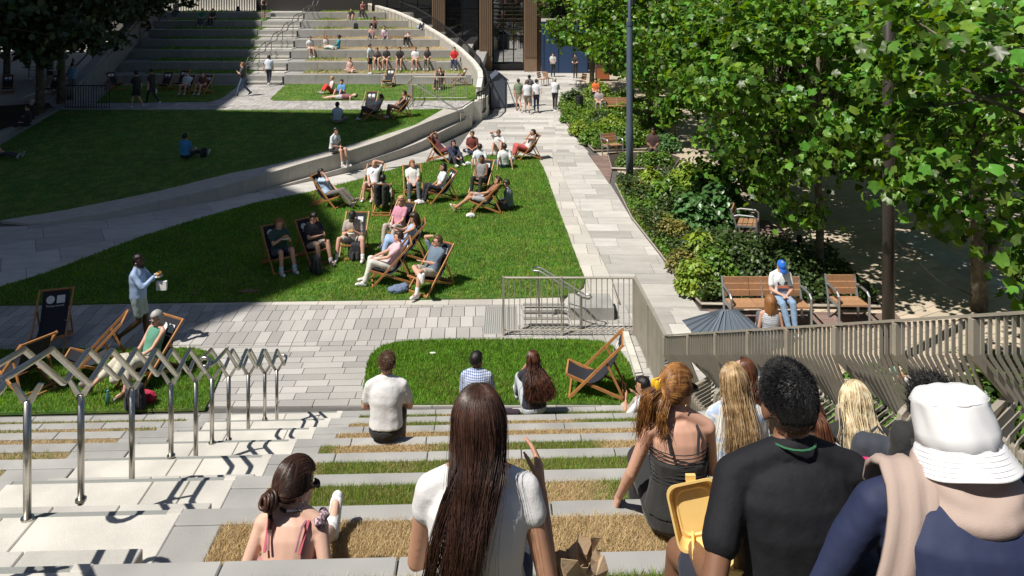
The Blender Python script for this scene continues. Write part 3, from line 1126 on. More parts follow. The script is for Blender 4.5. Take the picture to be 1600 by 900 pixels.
def slat_profile(y, zs, shift=0.0):
    """polyline of one slat: upright, leaning out, then forward as a seat and down"""
    n1 = V(.95, .25, 0)
    s1 = V(-.80, -.60, 0)
    b = V(fence_x(y) + shift, y, 0)
    zt = fz(y)
    zb = zs
    q = [b + V(0, 0, zt - .02), b + V(0, 0, zt - .30), b + n1 * .02 + V(0, 0, zt - .34)]
    e = b + n1 * .33
    q += [e - n1 * .03 + V(0, 0, zb + .10), e + V(0, 0, zb + .05), e - n1 * .01 + V(0, 0, zb + .015), e - n1 * .05 + V(0, 0, zb)]
    f = e + s1 * .42
    q += [f + V(0, 0, zb), f + s1 * .03 + V(0, 0, zb - .02), f + s1 * .04 + V(0, 0, zb - .06), f + s1 * .04 + V(0, 0, zb - .44)]
    return q


def flat_bar(parent, pts, wd, dp, name, m, side=V(.2, -1, 0)):
    sd = side.normalized()
    rings = []
    for i, p in enumerate(pts):
        t = (pts[min(i + 1, len(pts) - 1)] - pts[max(i - 1, 0)]).normalized()
        nrm = sd.cross(t).normalized()
        rings.append([p + sd * wd / 2 + nrm * dp / 2, p - sd * wd / 2 + nrm * dp / 2, p - sd * wd / 2 - nrm * dp / 2, p + sd * wd / 2 - nrm * dp / 2])
    return MB().loft(rings).build(name, m, parent)


bays = [12.0]
while bays[-1] > 3.2:
    bays.append(bays[-1] - .86)
for bi, (ya, yb) in enumerate(zip(bays, bays[1:])):
    zs = fz((ya + yb) / 2) - .93
    flat_bar(BF, slat_profile(ya, zs), .055, .075, 'bench_rib', MG('bronze'))
    nsl = 12
    for k in range(1, nsl):
        y = ya + (yb - ya) * k / nsl
        flat_bar(BF, slat_profile(y, zs), .011, .032, 'slat', MG('bronze'))
    e = slat_profile(ya - .03, zs)
    e2 = slat_profile(yb + .03, zs)
    MB().beam(e[7] - V(0, 0, .07), e2[7] - V(0, 0, .07), .05, .06).build('seat_beam', MG('bronze'), BF)
    # end plate of the bench, a step down to the next
    MB().add([e[4] - V(0, 0, .04), e[7] - V(0, 0, .04), e[7] - V(0, 0, .45), e[4] - V(0, 0, .45), e[4] + V(.004, -.03, -.04), e[7] + V(.004, -.03, -.04), e[7] + V(.004, -.03, -.45), e[4] + V(.004, -.03, -.45)],
             [(0, 1, 2, 3), (7, 6, 5, 4), (0, 4, 5, 1), (1, 5, 6, 2), (2, 6, 7, 3), (3, 7, 4, 0)]).build('end_plate', MG('bronze'), BF)
MB().beam(V(fence_x(12), 12, fz(12)), V(fence_x(3.0), 3.0, fz(3.0)), .06, .022).build('top_rail', MG('bronze'), BF)
# straight part between the railing and the bench
fr = []
for k in range(26):
    y = 14.4 - (14.4 - 12) * k / 26
    x = 2.3 + .1 * (14.4 - y) / 2.4
    MB().beam((x, y, .02), (x, y, 1.08), .05, .012, side=(.04, -1, 0)).build('slat', MG('bronze'), BF)
MB().beam((2.3, 14.4, 1.1), (2.4, 12, 1.1), .06, .022).build('top_rail', MG('bronze'), BF)
for y in (14.4, 13.2):
    MB().box((2.3 + .1 * (14.4 - y) / 2.4, y, .54), (.08, .045, 1.08)).build('post', MG('bronze'), BF)
pk = thing('bench_litter', 'crumpled paper and green drink cartons lying against the bench slats', 'litter', (3.98, 7.6, 2.62))
for i in range(5):
    MB().ell((.02 * i - .1, -.1 * i + .2, .04), (.035, .04, .05), nu=7, nv=5).build('scrap', mat('litter%d' % (i % 3), ((.2, .4, .3), (.5, .25, .15), (.7, .65, .6))[i % 3], .8), pk)

# ------------------------------------------------------------------ sheds, lamps, benches
sh = thing('grey_shed', 'small slate-grey shed with a pitched roof standing by the curved white wall', 'shed', (-.78, 41.0, 0), R(12))
gp = mat('slate_paint', (.082, .098, .13), .5, ns=2, na=.06)
MB().box((0, 0, .77), (.86, 1.0, 1.54)).build('body', gp, sh)
MB().box((0, -.515, .76), (.62, .03, 1.4)).build('door', mat('slate_door', (.10, .115, .15), .5), sh)
r_ = MB()
for s in (-1, 1):
    r_.add([(0, -.56, 1.92), (0, .56, 1.92), (s * .5, .56, 1.5), (s * .5, -.56, 1.5), (0, -.56, 1.87), (0, .56, 1.87), (s * .5, .56, 1.45), (s * .5, -.56, 1.45)],
           [(0, 1, 2, 3), (7, 6, 5, 4), (0, 4, 5, 1), (1, 5, 6, 2), (2, 6, 7, 3), (3, 7, 4, 0)])
r_.add([(-.43, -.5, 1.54), (.43, -.5, 1.54), (0, -.5, 1.88)], [(0, 1, 2)])
r_.build('roof', gp, sh)
st2 = thing('prop_pole', 'thin grey pole leaning from the shed down to the path', 'pole')
MB().tube([(-.25, 40.7, 1.35), (.25, 39.9, .02)], .03, 6).build('pole', MG('bluegrey'), st2)
vt = thing('vent_cowl', 'low hipped zinc roof cowl just beyond the slatted balustrade', 'roof cowl', (3.78, 13.35, 0), R(8))
zm = mat('zinc_sheet', (.16, .19, .23), .45, metal=.4, ns=3, na=.1)
MB().box((0, 0, .26), (1.0, 1.0, .52)).build('base', zm, vt)
MB().add([(-.62, -.62, .5), (.62, -.62, .5), (.62, .62, .5), (-.62, .62, .5), (-.12, 0, .92), (.12, 0, .92)], [(3, 2, 1, 0), (0, 1, 5, 4), (1, 2, 5), (2, 3, 4, 5), (3, 0, 4)]).build('roof', zm, vt)
for i in range(7):
    t = -.5 + i / 6
    MB().beam((t * 1.2, -.625, .51), (t * .24, -.01, .925), .02, .025).build('seam', zm, vt)
    MB().beam((-.625, t * 1.2, .51), (-.125, t * .05, .925), .02, .025).build('seam', zm, vt)

lp = thing('lamp_post', 'slim blue-grey lamp post rising from the planting beside the path', 'lamp post', (3.83, 25, 0))
MB().tube([(0, 0, 0), (0, 0, 1.9), (0, 0, 1.95), (0, 0, 5.25), (0, 0, 5.35), (0, 0, 9)], [.118, .118, .105, .10, .055, .05], 14).build('pole', MG('bluegrey'), lp, smooth=True)
MB().tube([(0, 0, 5.22), (0, 0, 5.36)], .115, 14).build('collar', MG('bluegrey'), lp)
for z in (5.9, 6.3):
    MB().tube([(.1, -.05, z), (.1, -.05, z + .22)], .06, 8).build('spotlight', MG('darkmetal'), lp)
lp2 = thing('lamp_post', 'thick dark brown lamp post standing between the two benches and the forked tree', 'lamp post', (6.52, 13.3, 0))
MB().tube([(0, 0, 0), (0, 0, 3), (0, 0, 9.5)], [.105, .10, .088], 16).build('pole', mat('dark_brown_paint', (.045, .036, .03), .45, ns=3, na=.12), lp2, smooth=True)
MB().tube([(0, 0, 0), (0, 0, .5)], .135, 16).build('base', mat('dark_brown_paint', (.045, .036, .03)), lp2)
MB().tube([(0, 0, 4.4), (0, 0, 4.46)], .112, 16).build('collar', MG('darkmetal'), lp2)
bo = thing('bollard', 'short dark bollard at the edge of the beige paving behind the shrubs', 'bollard', (*G(1249, 393), 0))
MB().tube([(0, 0, 0), (0, 0, .38), (0, 0, .4)], [.065, .065, .05], 10).build('body', MG('darkmetal'), bo)
cb = thing('stay_cable', 'thin dark stay cable slanting across the beige paving to the forked tree', 'cable')
MB().tube([(6.6, 13.4, 2.2), (8.1, 14.6, .95), (9.3, 15.5, .3)], .012, 5).build('cable', MG('darkmetal'), cb)


def bench(label, x, y, w_, rz, group=None, cat='bench'):
    t = thing('wooden_bench', label, cat, (x, y, 0), rz, group)
    n = max(1, round(w_ / .55))
    for i in range(3):
        for k in range(n):
            cx = -w_ / 2 + w_ * (k + .5) / n
            MB().box((cx, .30 + i * .035, .50 + i * .115), (w_ / n - .012, .035, .115)).build('back_plank', MG('benchwood'), t)
    for i in range(4):
        for k in range(n):
            cx = -w_ / 2 + w_ * (k + .5) / n
            MB().box((cx, -.2 + i * .125, .43 - (.01 * i)), (w_ / n - .012, .11, .035)).build('seat_plank', MG('benchwood'), t)
    al = mat('grey_aluminium', (.36, .38, .40), .4, metal=.7)
    xs = [-w_ / 2 - .01, w_ / 2 + .01] + ([0.0] if w_ > 1.2 else [])
    for x_ in xs:
        MB().tube([(x_, -.26, 0), (x_, -.25, .40), (x_, -.25, .60), (x_, -.18, .655), (x_, .2, .655), (x_, .3, .62)] if x_ else [(x_, -.26, 0), (x_, -.25, .40)], .024, 6).build('arm', al, t)
        MB().tube([(x_, .22, 0), (x_, .26, .4), (x_, .40, .80)], .024, 6).build('leg', al, t)
        MB().beam((x_, -.25, .395), (x_, .27, .375), .03, .04).build('bearer', al, t)
    return t


bench('long orange timber bench with the blue-capped man sitting on it', 4.93, 14.85, 1.5, 0)
bench('single timber armchair seat right of the long bench, empty', 6.55, 14.95, .56, 0, cat='armchair')
bench('empty side-on timber seat on brown paving behind the dark shrubs', *G(1168, 372), .6, R(68), cat='armchair')
bench('empty timber armchair seat beside the path, left of the slim lamp post', *G(957, 243), .62, R(20), cat='armchair')
bench('long low timber bench behind the black litter bin', *G(965, 178), 1.3, 0)
bench('timber seat half hidden by leaves in front of the orange kiosk', *G(1262, 262), .7, R(-20), cat='armchair')
for i, (px, py, rz, lb_) in enumerate(((848, 134, 60, 'slatted timber chair by the café tables, nearest the brown building'), (857, 132, 130, 'slatted timber chair turned to its twin near the café tables'),
                                       (907, 137, -60, 'small timber chair in front of the dark tree trunk, on the sunny paving'))):
    t = thing('timber_chair', lb_, 'chair', (*G(px, py), 0), R(rz))
    for k in range(3):
        MB().box((0, -.12 + k * .14, .42), (.48, .12, .03)).build('seat_plank', MG('benchwood'), t)
    for k in range(3):
        MB().box((0, .25 + k * .03, .55 + k * .13), (.48, .03, .11)).build('back_plank', MG('benchwood'), t)
    for a in (-.22, .22):
        for b in (-.18, .2):
            MB().box((a, b, .2), (.035, .035, .42)).build('leg', MG('steel'), t)
bn = thing('litter_bin', 'round black litter bin among the low shrubs beside the path', 'litter bin', (*G(905, 176), 0))
MB().tube([(0, 0, 0), (0, 0, .75), (0, 0, .78)], [.2, .2, .17], 14).build('body', MG('darkmetal'), bn)
MB().tube([(0, 0, .80), (0, 0, .86)], [.21, .2], 14).build('lid', MG('darkmetal'), bn)
ks2 = thing('orange_kiosk', 'orange timber kiosk counter seen through gaps in the foliage', 'kiosk', (*G(1300, 236), 0))
for i in range(6):
    MB().box((0, -.6, .15 + i * .16), (2.4, .04, .15)).build('board', mat('orange_board', (.42, .13, .05), .6, var=.12), ks2)
MB().box((0, 0, 1.02), (2.6, 1.3, .06)).build('counter', MG('concgrey'), ks2)
pp_ = thing('kiosk_planter', 'tall dark brown box planter beside the far tree trunk', 'planter', (*G(941, 126), 0))
MB().box((0, 0, .7), (.9, .6, 1.4)).build('box', mat('brown_return', (.10, .062, .036)), pp_)
MB().box((0, -.32, .5), (.8, .04, .7)).build('panel', mat('orange_board', (.42, .13, .05)), pp_)

# ------------------------------------------------------------------ right plaza and planting beds
bedA = [G(*p) for p in ((1096, 480), (1375, 484), (1340, 440), (1290, 405), (1225, 388), (1140, 378), (1120, 335), (1060, 280), (985, 280), (962, 290), (988, 344), (1030, 398), (1075, 458))]
bedB = [G(*p) for p in ((956, 266), (1050, 268), (1062, 250), (1035, 240), (950, 243))]
bedC = [G(*p) for p in ((928, 238), (890, 200), (871, 170), (880, 152), (975, 150), (1060, 190), (1010, 235))]
bedD = [(4.0, 6.0), (4.2, 11.6), (8.0, 12.6), (9.5, 11.0), (8.0, 6)]
for i, b in enumerate((bedA, bedB, bedC, bedD)):
    b2 = b if area(b) > 0 else b[::-1]
    MB().prism(b2, -.05, .10).build('planting_bed', MG('soil'), kind='structure')
    e = thing('bed_edging', ['dark edging strip round the big shrub bed behind the long bench', 'dark edging strip round the clipped hedge by the slim lamp post',
                             'dark edging strip round the far shrub bed with the litter bin', 'dark edging strip round the bed behind the slatted balustrade'][i], 'edging')
    MB().tube([(x, y, .07) for x, y in b2], .03, 4, closed=True).build('strip', MG('bronze'), e)
MB().prism([(4.76, 12.05), (40, 12.05), (40, 58), (4.7, 58), (2.7, 39.8), (2.65, 35), (4.0, 25), (4.7, 16.2)], -.06, -.012).build('right_plaza', MG('sett'), kind='structure')
rp = bpy.data.objects['right_plaza']
pave('beige_sett', [(4.78, 12.6), (14, 12.6), (14, 24), (8, 24), (7.3, 20), (8.3, 17), (7.2, 15.6), (4.78, 15.6)], -.001, R(28), .22, [.42, .5], MG('sett'), rp, seed=31, gap=.012, thick=.02)
pave('grey_band_slab', [G(*p) for p in ((1385, 362), (1425, 362), (1610, 455), (1560, 462))], .004, R(-35), .6, [.9, 1.1], MG('york'), rp, seed=32, thick=.02)
pave('brown_sett', [G(*p) for p in ((1139, 338), (1200, 345), (1262, 392), (1150, 384))], .003, R(10), .2, [.3, .4], MG('brownsett'), rp, seed=33, thick=.02)
pave('brown_sett', [G(*p) for p in ((922, 243), (952, 243), (956, 268), (952, 288))], .003, R(10), .2, [.3, .4], MG('brownsett'), rp, seed=34, thick=.02)
pave('brown_sett', [G(*p) for p in ((1106, 484), (1400, 490), (1420, 512), (1130, 512))], .003, R(2), .2, [.3, .4], MG('brownsett'), rp, seed=35, thick=.02)
# ------------------------------------------------------------------ leaves, trees, shrubs


def leaf_proto(kind):
    if kind == 'plane':                     # five pointed lobes, folded along the midrib
        a = [(-.06, -.42), (-.42, -.34), (-.37, -.12), (-.52, .12), (-.29, .22), (0, .56), (.29, .22), (.52, .12), (.37, -.12), (.42, -.34), (.06, -.42)]
        v = [(0, -.08, -.05)] + [(x, y, .34 * abs(x) - .05 - .16 * (y > .3) - .16 * (abs(x) > .4)) for x, y in a]
        f = [(0, i, i + 1) for i in range(1, 11)] + [(0, 11, 1)]
        f = [q[::-1] for q in f]
    elif kind == 'simple':
        v = [(0, -.45, 0), (-.42, -.15, .08), (-.34, .22, .05), (0, .5, -.12), (.34, .22, .05), (.42, -.15, .08)]
        f = [(0, 5, 4), (0, 4, 3), (0, 3, 2), (0, 2, 1)]
    else:                                   # narrow leaflet
        v = [(0, -.5, 0), (-.2, 0, .04), (0, .5, -.1), (.2, 0, .04)]
        f = [(0, 3, 2), (0, 2, 1)]
    return np.array(v, float), np.array(f, int)


def frames(nrm, rg):
    n = nrm / np.linalg.norm(nrm, axis=1, keepdims=True)
    a = rg.normal(size=n.shape)
    a[:, 2] -= .7
    a -= n * (a * n).sum(1, keepdims=True)
    a /= np.linalg.norm(a, axis=1, keepdims=True)
    b = np.cross(a, n)
    return b, a, n


def leaf_mesh(name, P, N, size, kind, m, parent, seed=0, label=None, kindtag='stuff', parts=0):
    rg = np.random.default_rng(seed)
    v, f = leaf_proto(kind)
    b, a, n = frames(N, rg)
    s = size * rg.uniform(.6, 1.25, len(P))
    if parts:
        protos = []
        me = bpy.data.meshes.new('leaf')
        me.from_pydata([tuple(q) for q in v], [], [tuple(q) for q in f])
        me.materials.append(m)
        order = np.argsort(P[:, 1] + rg.uniform(0, .5, len(P)))[:parts]
        for i in order:
            o = bpy.data.objects.new('leaf', me)
            M = Matrix([[b[i, 0], a[i, 0], n[i, 0], P[i, 0]], [b[i, 1], a[i, 1], n[i, 1], P[i, 1]], [b[i, 2], a[i, 2], n[i, 2], P[i, 2]], [0, 0, 0, 1]])
            o.matrix_local = M @ Matrix.Scale(float(s[i]), 4)
            o.parent = parent
            C.objects.link(o)
        keep = np.ones(len(P), bool)
        keep[order] = False
        P, b, a, n, s = P[keep], b[keep], a[keep], n[keep], s[keep]
    vs = (P[:, None, :] + s[:, None, None] * (v[None, :, 0:1] * b[:, None, :] + v[None, :, 1:2] * a[:, None, :] + v[None, :, 2:3] * n[:, None, :])).reshape(-1, 3)
    fs = (f[None, :, :] + (np.arange(len(P)) * len(v))[:, None, None]).reshape(-1, 3)
    return npmesh(name, vs, fs, m, parent=parent, kind=kindtag)


def LM(k):
    return {'plane': lambda: mat('plane_leaf', (0.11, 0.225, 0.032), .38, var=.78, hvar=.028, transl=.38, spec=.42),
            'dark': lambda: mat('shaded_leaf', (0.035, 0.06, 0.016), .5, var=.4, hvar=.02, transl=.2),  # plane leaf darkened, the shade put into its colour
            'shrub': lambda: mat('shrub_leaf', (0.11, 0.21, 0.03), .4, var=.4, hvar=.02, transl=.25),
            'lime': lambda: mat('lime_leaf', (0.22, 0.32, 0.04), .45, var=.35, hvar=.02, transl=.3),
            'olive': lambda: mat('olive_leaf', (0.22, 0.20, 0.045), .5, var=.4, hvar=.03, transl=.2),
            'deep': lambda: mat('deep_leaf', (0.045, 0.08, 0.018), .45, var=.4, hvar=.02, transl=.15),
            'blue': lambda: mat('bluish_leaf', (0.075, 0.17, 0.05), .35, var=.35, hvar=.02, transl=.25)}[k]()


def crown_points(c, r, n, nclump, rg, low=0.0):
    """clumps spread through an ellipsoid, denser towards its skin"""
    d = rg.normal(size=(nclump, 3))
    d /= np.linalg.norm(d, axis=1, keepdims=True)
    rad = rg.uniform(.45, 1.0, (nclump, 1)) ** .7
    rad *= 1 + .13 * np.sin(d[:, 0:1] * 5 + d[:, 2:3] * 4 + c[0])
    cc = d * rad * np.array(r) + np.array(c)
    k = rg.integers(0, nclump, n)
    sp = rg.uniform(.20, .44, (nclump, 1))[k] * min(r) / 2.8
    P = cc[k] + rg.normal(size=(n, 3)) * sp * np.array([1, 1, .7])
    out = (P - np.array(c)) / np.array(r)
    N = out * .5 + rg.normal(size=(n, 3)) * .55
    N[:, 2] += .6
    return P, N, cc


def tree(label, x, y, tr, crown, n, size, kind='plane', m='plane', z=0, nclump=70, parts=0, seed=1, low=None, group=None, fork=None, high=None):
    """crown = (cx, cy, cz, rx, ry, rz) in world metres"""
    rg = np.random.default_rng(seed)
    t = thing('plane_tree', label, 'tree', (x, y, z), 0, group)
    cx, cy, cz, rx, ry, rz_ = crown
    c = (cx - x, cy - y, cz - z)
    P, N, cc = crown_points(c, (rx, ry, rz_), n, nclump, rg)
    if low is not None:
        ok = P[:, 2] > low - z
        P, N = P[ok], N[ok]
    if high is not None:
        ok = P[:, 2] < high - z + rg.normal(0, .25, len(P))
        P, N = P[ok], N[ok]
    rr = random.Random(seed)
    h = c[2] - rz_ * .35
    tk = MB()
    pts = [(0, 0, -.1), (.02, .01, h * .3), (.04 * rr.uniform(-1, 1), .03, h * .7), (c[0] * .25, c[1] * .25, h + rz_ * .2), (c[0] * .7, c[1] * .7, c[2] + rz_ * .4)]
    tk.tube(pts, [tr * 1.12, tr, tr * .92, tr * .7, tr * .25], 10)
    trunk = tk.build('trunk', MG('bark'), t, smooth=True)
    if fork:
        MB().tube([V(0, 0, fork[3]), V(*fork[:3]) * .5 + V(0, 0, fork[3] * .5), V(*fork[:3])], [tr * .6, tr * .5, tr * .3], 8).build('limb', MG('bark'), t, smooth=True)
    lb_ = MB()
    idx = rg.permutation(nclump)[:min(nclump, 34)]
    for i in idx:
        e = Vector(cc[i])
        s0 = Vector((c[0] * .25, c[1] * .25, h + rz_ * rr.uniform(-.35, .5)))
        if e.z < s0.z - .5:
            s0.z = max(e.z + .2, h * .6)
            s0.x = s0.y = 0
        mdl = s0.lerp(e, .5) + V(rr.uniform(-.15, .15), rr.uniform(-.15, .15), .22)
        lb_.tube([s0, mdl, e], [tr * .34, tr * .2, .012], 5)
    lb_.build('branches', MG('bark'), t, smooth=True)
    leaf_mesh('crown', P, N, size, kind, LM(m), t, seed, parts=parts)
    return t


gR = 'plane trees over the right plaza'
tree('nearest plane tree with big glossy leaves filling the upper right corner', 9.4, 10.2, .17, (8.2, 10.6, 4.7, 3.5, 2.3, 2.9), 7400, .19, high=6.6, parts=300, seed=11, nclump=120, low=1.7)
tree('forked plane tree with a side limb, its thick trunk rising behind the slatted balustrade', 9.42, 15.5, .15, (8.9, 15.2, 4.9, 2.7, 2.2, 2.6), 3600, .19, high=6.5, seed=12, nclump=100, low=2.2, fork=(1.0, .1, 1.9, 1.0))
tree('slender plane tree growing out of the dark shrubs behind the armchair seat', 6.8, 17.0, .085, (6.6, 16.6, 4.5, 2.6, 2.1, 2.9), 7600, .17, high=6.4, seed=13, nclump=95, low=1.2)
tree('plane tree crown in front of the slim lamp post side, above the low shrubs', 7.6, 21.6, .10, (7.1, 21.2, 4.0, 3.1, 2.3, 3.3), 11500, .17, high=6.5, seed=14, nclump=120, low=.7)
far_trees = [(8.3, 28.7, .13, 5.0, 3.2, 3.0, 'plane tree with a trunk visible over the small brown nook, mid distance'), (6.3, 35.0, .12, 4.9, 3.0, 3.2, 'plane tree behind the low timber bench and litter bin'),
             (4.9, 47.2, .15, 5.2, 3.0, 3.2, 'farthest plane tree, its leaves hanging across the brown pilaster'), (6.4, 41.0, .13, 5.2, 2.6, 3.2, 'plane tree between the café chairs and the litter bin'),
             (11.5, 23.5, .14, 5.4, 3.2, 3.0, 'plane tree over the middle of the beige plaza'), (13.4, 30.0, .14, 5.4, 3.6, 3.0, 'plane tree shading the orange kiosk'),
             (16.5, 20.0, .15, 5.6, 3.8, 3.2, 'plane tree far right beyond the forked tree'), (11.0, 37.5, .14, 5.4, 3.6, 3.2, 'plane tree in the second row behind the kiosk'),
             (19.5, 29.0, .14, 5.4, 4.0, 3.2, 'plane tree at the far right edge of the plaza'), (9.5, 47.0, .14, 5.6, 3.6, 3.4, 'plane tree in front of the dark glass facade'),
             (17.0, 40.0, .14, 5.6, 4.2, 3.4, 'plane tree at the back right of the grove'), (15.5, 52.0, .14, 5.6, 4.2, 3.4, 'rearmost plane tree on the right against the facade'),
             (9.6, 19.6, .12, 4.6, 2.8, 2.8, 'plane tree whose crown fills the gap left of the thick lamp post'), (8.6, 25.2, .12, 4.4, 2.8, 2.8, 'plane tree with low leaves behind the side-on timber seat'),
             (6.6, 31.5, .11, 4.4, 2.5, 2.5, 'plane tree low over the clipped hedge by the nook'),
             (14.2, 15.2, .13, 5.2, 2.2, 2.0, 'plane tree cut off by the right edge beside the forked tree')]
for i, (x, y, tr, cz, rx, rz_, lab) in enumerate(far_trees):
    tree(lab, x, y, tr, (x - .2, y, cz, rx, rx * .9, rz_), (3200 if x > 12 else 6000) if y < 34 else 5000, .21 if y < 34 else .27, 'simple', seed=30 + i, nclump=90, group=gR, high=6.9, low=1.2 if y < 33 else 2.2)
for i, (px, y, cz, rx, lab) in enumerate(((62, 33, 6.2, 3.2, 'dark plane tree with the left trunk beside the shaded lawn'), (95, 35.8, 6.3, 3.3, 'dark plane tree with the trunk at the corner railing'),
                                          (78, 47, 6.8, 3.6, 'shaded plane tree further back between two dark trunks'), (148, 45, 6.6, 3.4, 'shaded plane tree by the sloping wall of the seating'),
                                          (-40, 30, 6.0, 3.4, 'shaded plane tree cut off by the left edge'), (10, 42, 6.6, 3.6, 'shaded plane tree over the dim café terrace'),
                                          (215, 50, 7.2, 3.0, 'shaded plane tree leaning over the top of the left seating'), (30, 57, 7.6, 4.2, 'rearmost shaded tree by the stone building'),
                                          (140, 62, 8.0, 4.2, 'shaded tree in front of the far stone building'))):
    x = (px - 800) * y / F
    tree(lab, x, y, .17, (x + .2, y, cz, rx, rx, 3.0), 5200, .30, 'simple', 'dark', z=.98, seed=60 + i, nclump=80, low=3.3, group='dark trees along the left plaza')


def shrub(label, x, y, z, r, h, n, size, m, kind='simple', seed=1, group=None, name='shrub', up=.8, cat='shrub'):
    rg = np.random.default_rng(seed)
    t = thing(name, label, cat, (x, y, z), 0, group)
    d = rg.normal(size=(n, 3))
    d /= np.linalg.norm(d, axis=1, keepdims=True)
    d[:, 2] = np.abs(d[:, 2])
    rad = rg.uniform(.3, 1, (n, 1)) ** .45
    rad *= 1 + .16 * np.sin(d[:, 0:1] * 6 + seed) * np.cos(d[:, 1:2] * 5)
    P = d * rad * np.array([r, r, h]) + rg.normal(size=(n, 3)) * .03
    P[:, 2] = np.maximum(P[:, 2], .02)
    N = d * .6 + rg.normal(size=(n, 3)) * .45
    N[:, 2] += up
    leaf_mesh('foliage', P, N, size, kind, LM(m), t, seed)
    st = MB()
    for k in range(7):
        a = k * .9 + seed
        st.tube([(0, 0, -.02), (math.cos(a) * r * .3, math.sin(a) * r * .3, h * .4), (math.cos(a) * r * .7, math.sin(a) * r * .7, h * .75)], [.02, .014, .006], 4)
    st.build('stems', MG('bark'), t)
    return t


def cover(name, poly, n, size, m, h, seed, kind='simple', z=.1):
    rg = np.random.default_rng(seed)
    x, y = scatter_poly(poly, n, rg)
    bump = .5 + .5 * np.sin(x * 2.1 + seed) * np.cos(y * 1.7) + rg.normal(0, .12, len(x))
    zz = z + h * np.clip(bump, .1, 1.3) * rg.uniform(.35, 1, len(x))
    P = np.stack([x, y, zz], 1)
    N = rg.normal(size=P.shape) * .5
    N[:, 2] += .9
    o = leaf_mesh(name, P, N, size, kind, LM(m), None, seed)
    tag(o, None, None, None, 'stuff')
    return o


edge = [G(*p) for p in ((1096, 480), (1075, 458), (1030, 398), (988, 344), (962, 290), (1000, 290), (1040, 340), (1090, 400), (1150, 470))]
cover('ground_cover', edge, 15000, .075, 'shrub', .28, 71)
cover('ground_cover', edge, 3200, .07, 'olive', .34, 72)
cover('ground_cover', bedA, 20000, .085, 'deep', .5, 73)
cover('ground_cover', bedC, 14000, .12, 'shrub', .45, 74)
cover('ground_cover', bedC, 3000, .10, 'lime', .5, 75)
cover('ground_cover', bedD, 9000, .10, 'deep', .6, 76)
for i, (px, py, r, h, n, s, m, kd, lab) in enumerate((
        (1085, 452, .42, .62, 1700, .075, 'lime', 'simple', 'yellow-green bushy shrub at the near corner of the bed by the path'),
        (1118, 440, .5, .75, 1700, .09, 'shrub', 'simple', 'bright green shrub behind the left end of the long bench'),
        (1068, 418, .40, .42, 1300, .06, 'olive', 'simple', 'low olive-brown mounding shrub on the path edge'),
        (1095, 398, .45, .55, 700, .22, 'lime', 'narrow', 'fern with long lime fronds behind the olive mound'),
        (1140, 415, .55, .7, 900, .16, 'deep', 'narrow', 'dark fine-leaved shrub in the middle of the big bed'),
        (1052, 372, .45, .5, 1500, .065, 'olive', 'simple', 'reddish olive low shrub halfway along the path edge'),
        (1085, 362, .62, 1.0, 1500, .15, 'blue', 'simple', 'broad shrub with large blue-green leaves at mid bed'),
        (1130, 345, .65, 1.15, 1500, .16, 'blue', 'simple', 'taller blue-green shrub near the side-on timber seat'),
        (1045, 318, .55, .8, 1300, .13, 'shrub', 'simple', 'mid green shrub just below the slim lamp post'),
        (1015, 292, .45, .6, 600, .2, 'lime', 'narrow', 'lime fern clump right beside the slim lamp post foot'),
        (1075, 300, .6, .9, 1300, .15, 'lime', 'simple', 'pale lime shrub behind the lamp post fern'),
        (1110, 318, .7, 1.2, 1500, .16, 'shrub', 'simple', 'large leafy shrub at the back of the bed'),
        (1012, 335, .35, .4, 1100, .07, 'shrub', 'simple', 'small clipped green mound on the path edge below the lamp'),
        (1180, 430, .6, .75, 1500, .08, 'deep', 'simple', 'dark mounded shrub behind the blue-capped man'),
        (1240, 440, .6, .7, 1500, .08, 'deep', 'simple', 'dark mounded shrub round the slender trunk'),
        (1310, 455, .55, .6, 1300, .08, 'deep', 'simple', 'dark shrub at the right tip of the bed behind the armchair'),
        (1205, 405, .5, .6, 900, .08, 'deep', 'simple', 'dark wispy shrub at the back edge by the bollard'),
        (975, 258, .32, .45, 900, .06, 'shrub', 'simple', 'small round clipped bush in front of the brown nook'),
        (1010, 257, .42, .5, 1200, .07, 'shrub', 'simple', 'clipped hedge block just right of the lamp post'),
        (1035, 256, .42, .5, 1200, .07, 'shrub', 'simple', 'clipped hedge block further right of the lamp post'),
        (905, 208, .5, .55, 1100, .09, 'lime', 'simple', 'light green bush at the path corner of the far bed'),
        (925, 222, .5, .6, 900, .10, 'shrub', 'simple', 'leafy bush left of the empty armchair seat'),
        (955, 205, .6, .7, 1000, .11, 'lime', 'simple', 'broad bright bush behind the empty armchair seat'),
        (890, 188, .5, .5, 900, .1, 'shrub', 'simple', 'low bush beside the path below the litter bin'),
        (940, 190, .6, .5, 900, .11, 'deep', 'simple', 'dark low hedge in front of the long low bench'),
        (985, 225, .6, .8, 1000, .12, 'shrub', 'simple', 'bush behind the slim lamp post at nook level'),
        (1040, 232, .6, .6, 1000, .11, 'blue', 'simple', 'bluish bush beside the seated dark figure'),
        (895, 160, .6, .7, 900, .13, 'deep', 'simple', 'dark hedge behind the litter bin'),
        (935, 150, .7, .9, 900, .14, 'lime', 'simple', 'sunlit bush left of the far brown planter'))):
    x, y = G(px, py, .1)
    shrub(lab, x, y, .08, r, h, n, s, m, kd, seed=200 + i, name='fern' if 'fern' in lab else 'shrub', cat='fern' if 'fern' in lab else 'shrub')
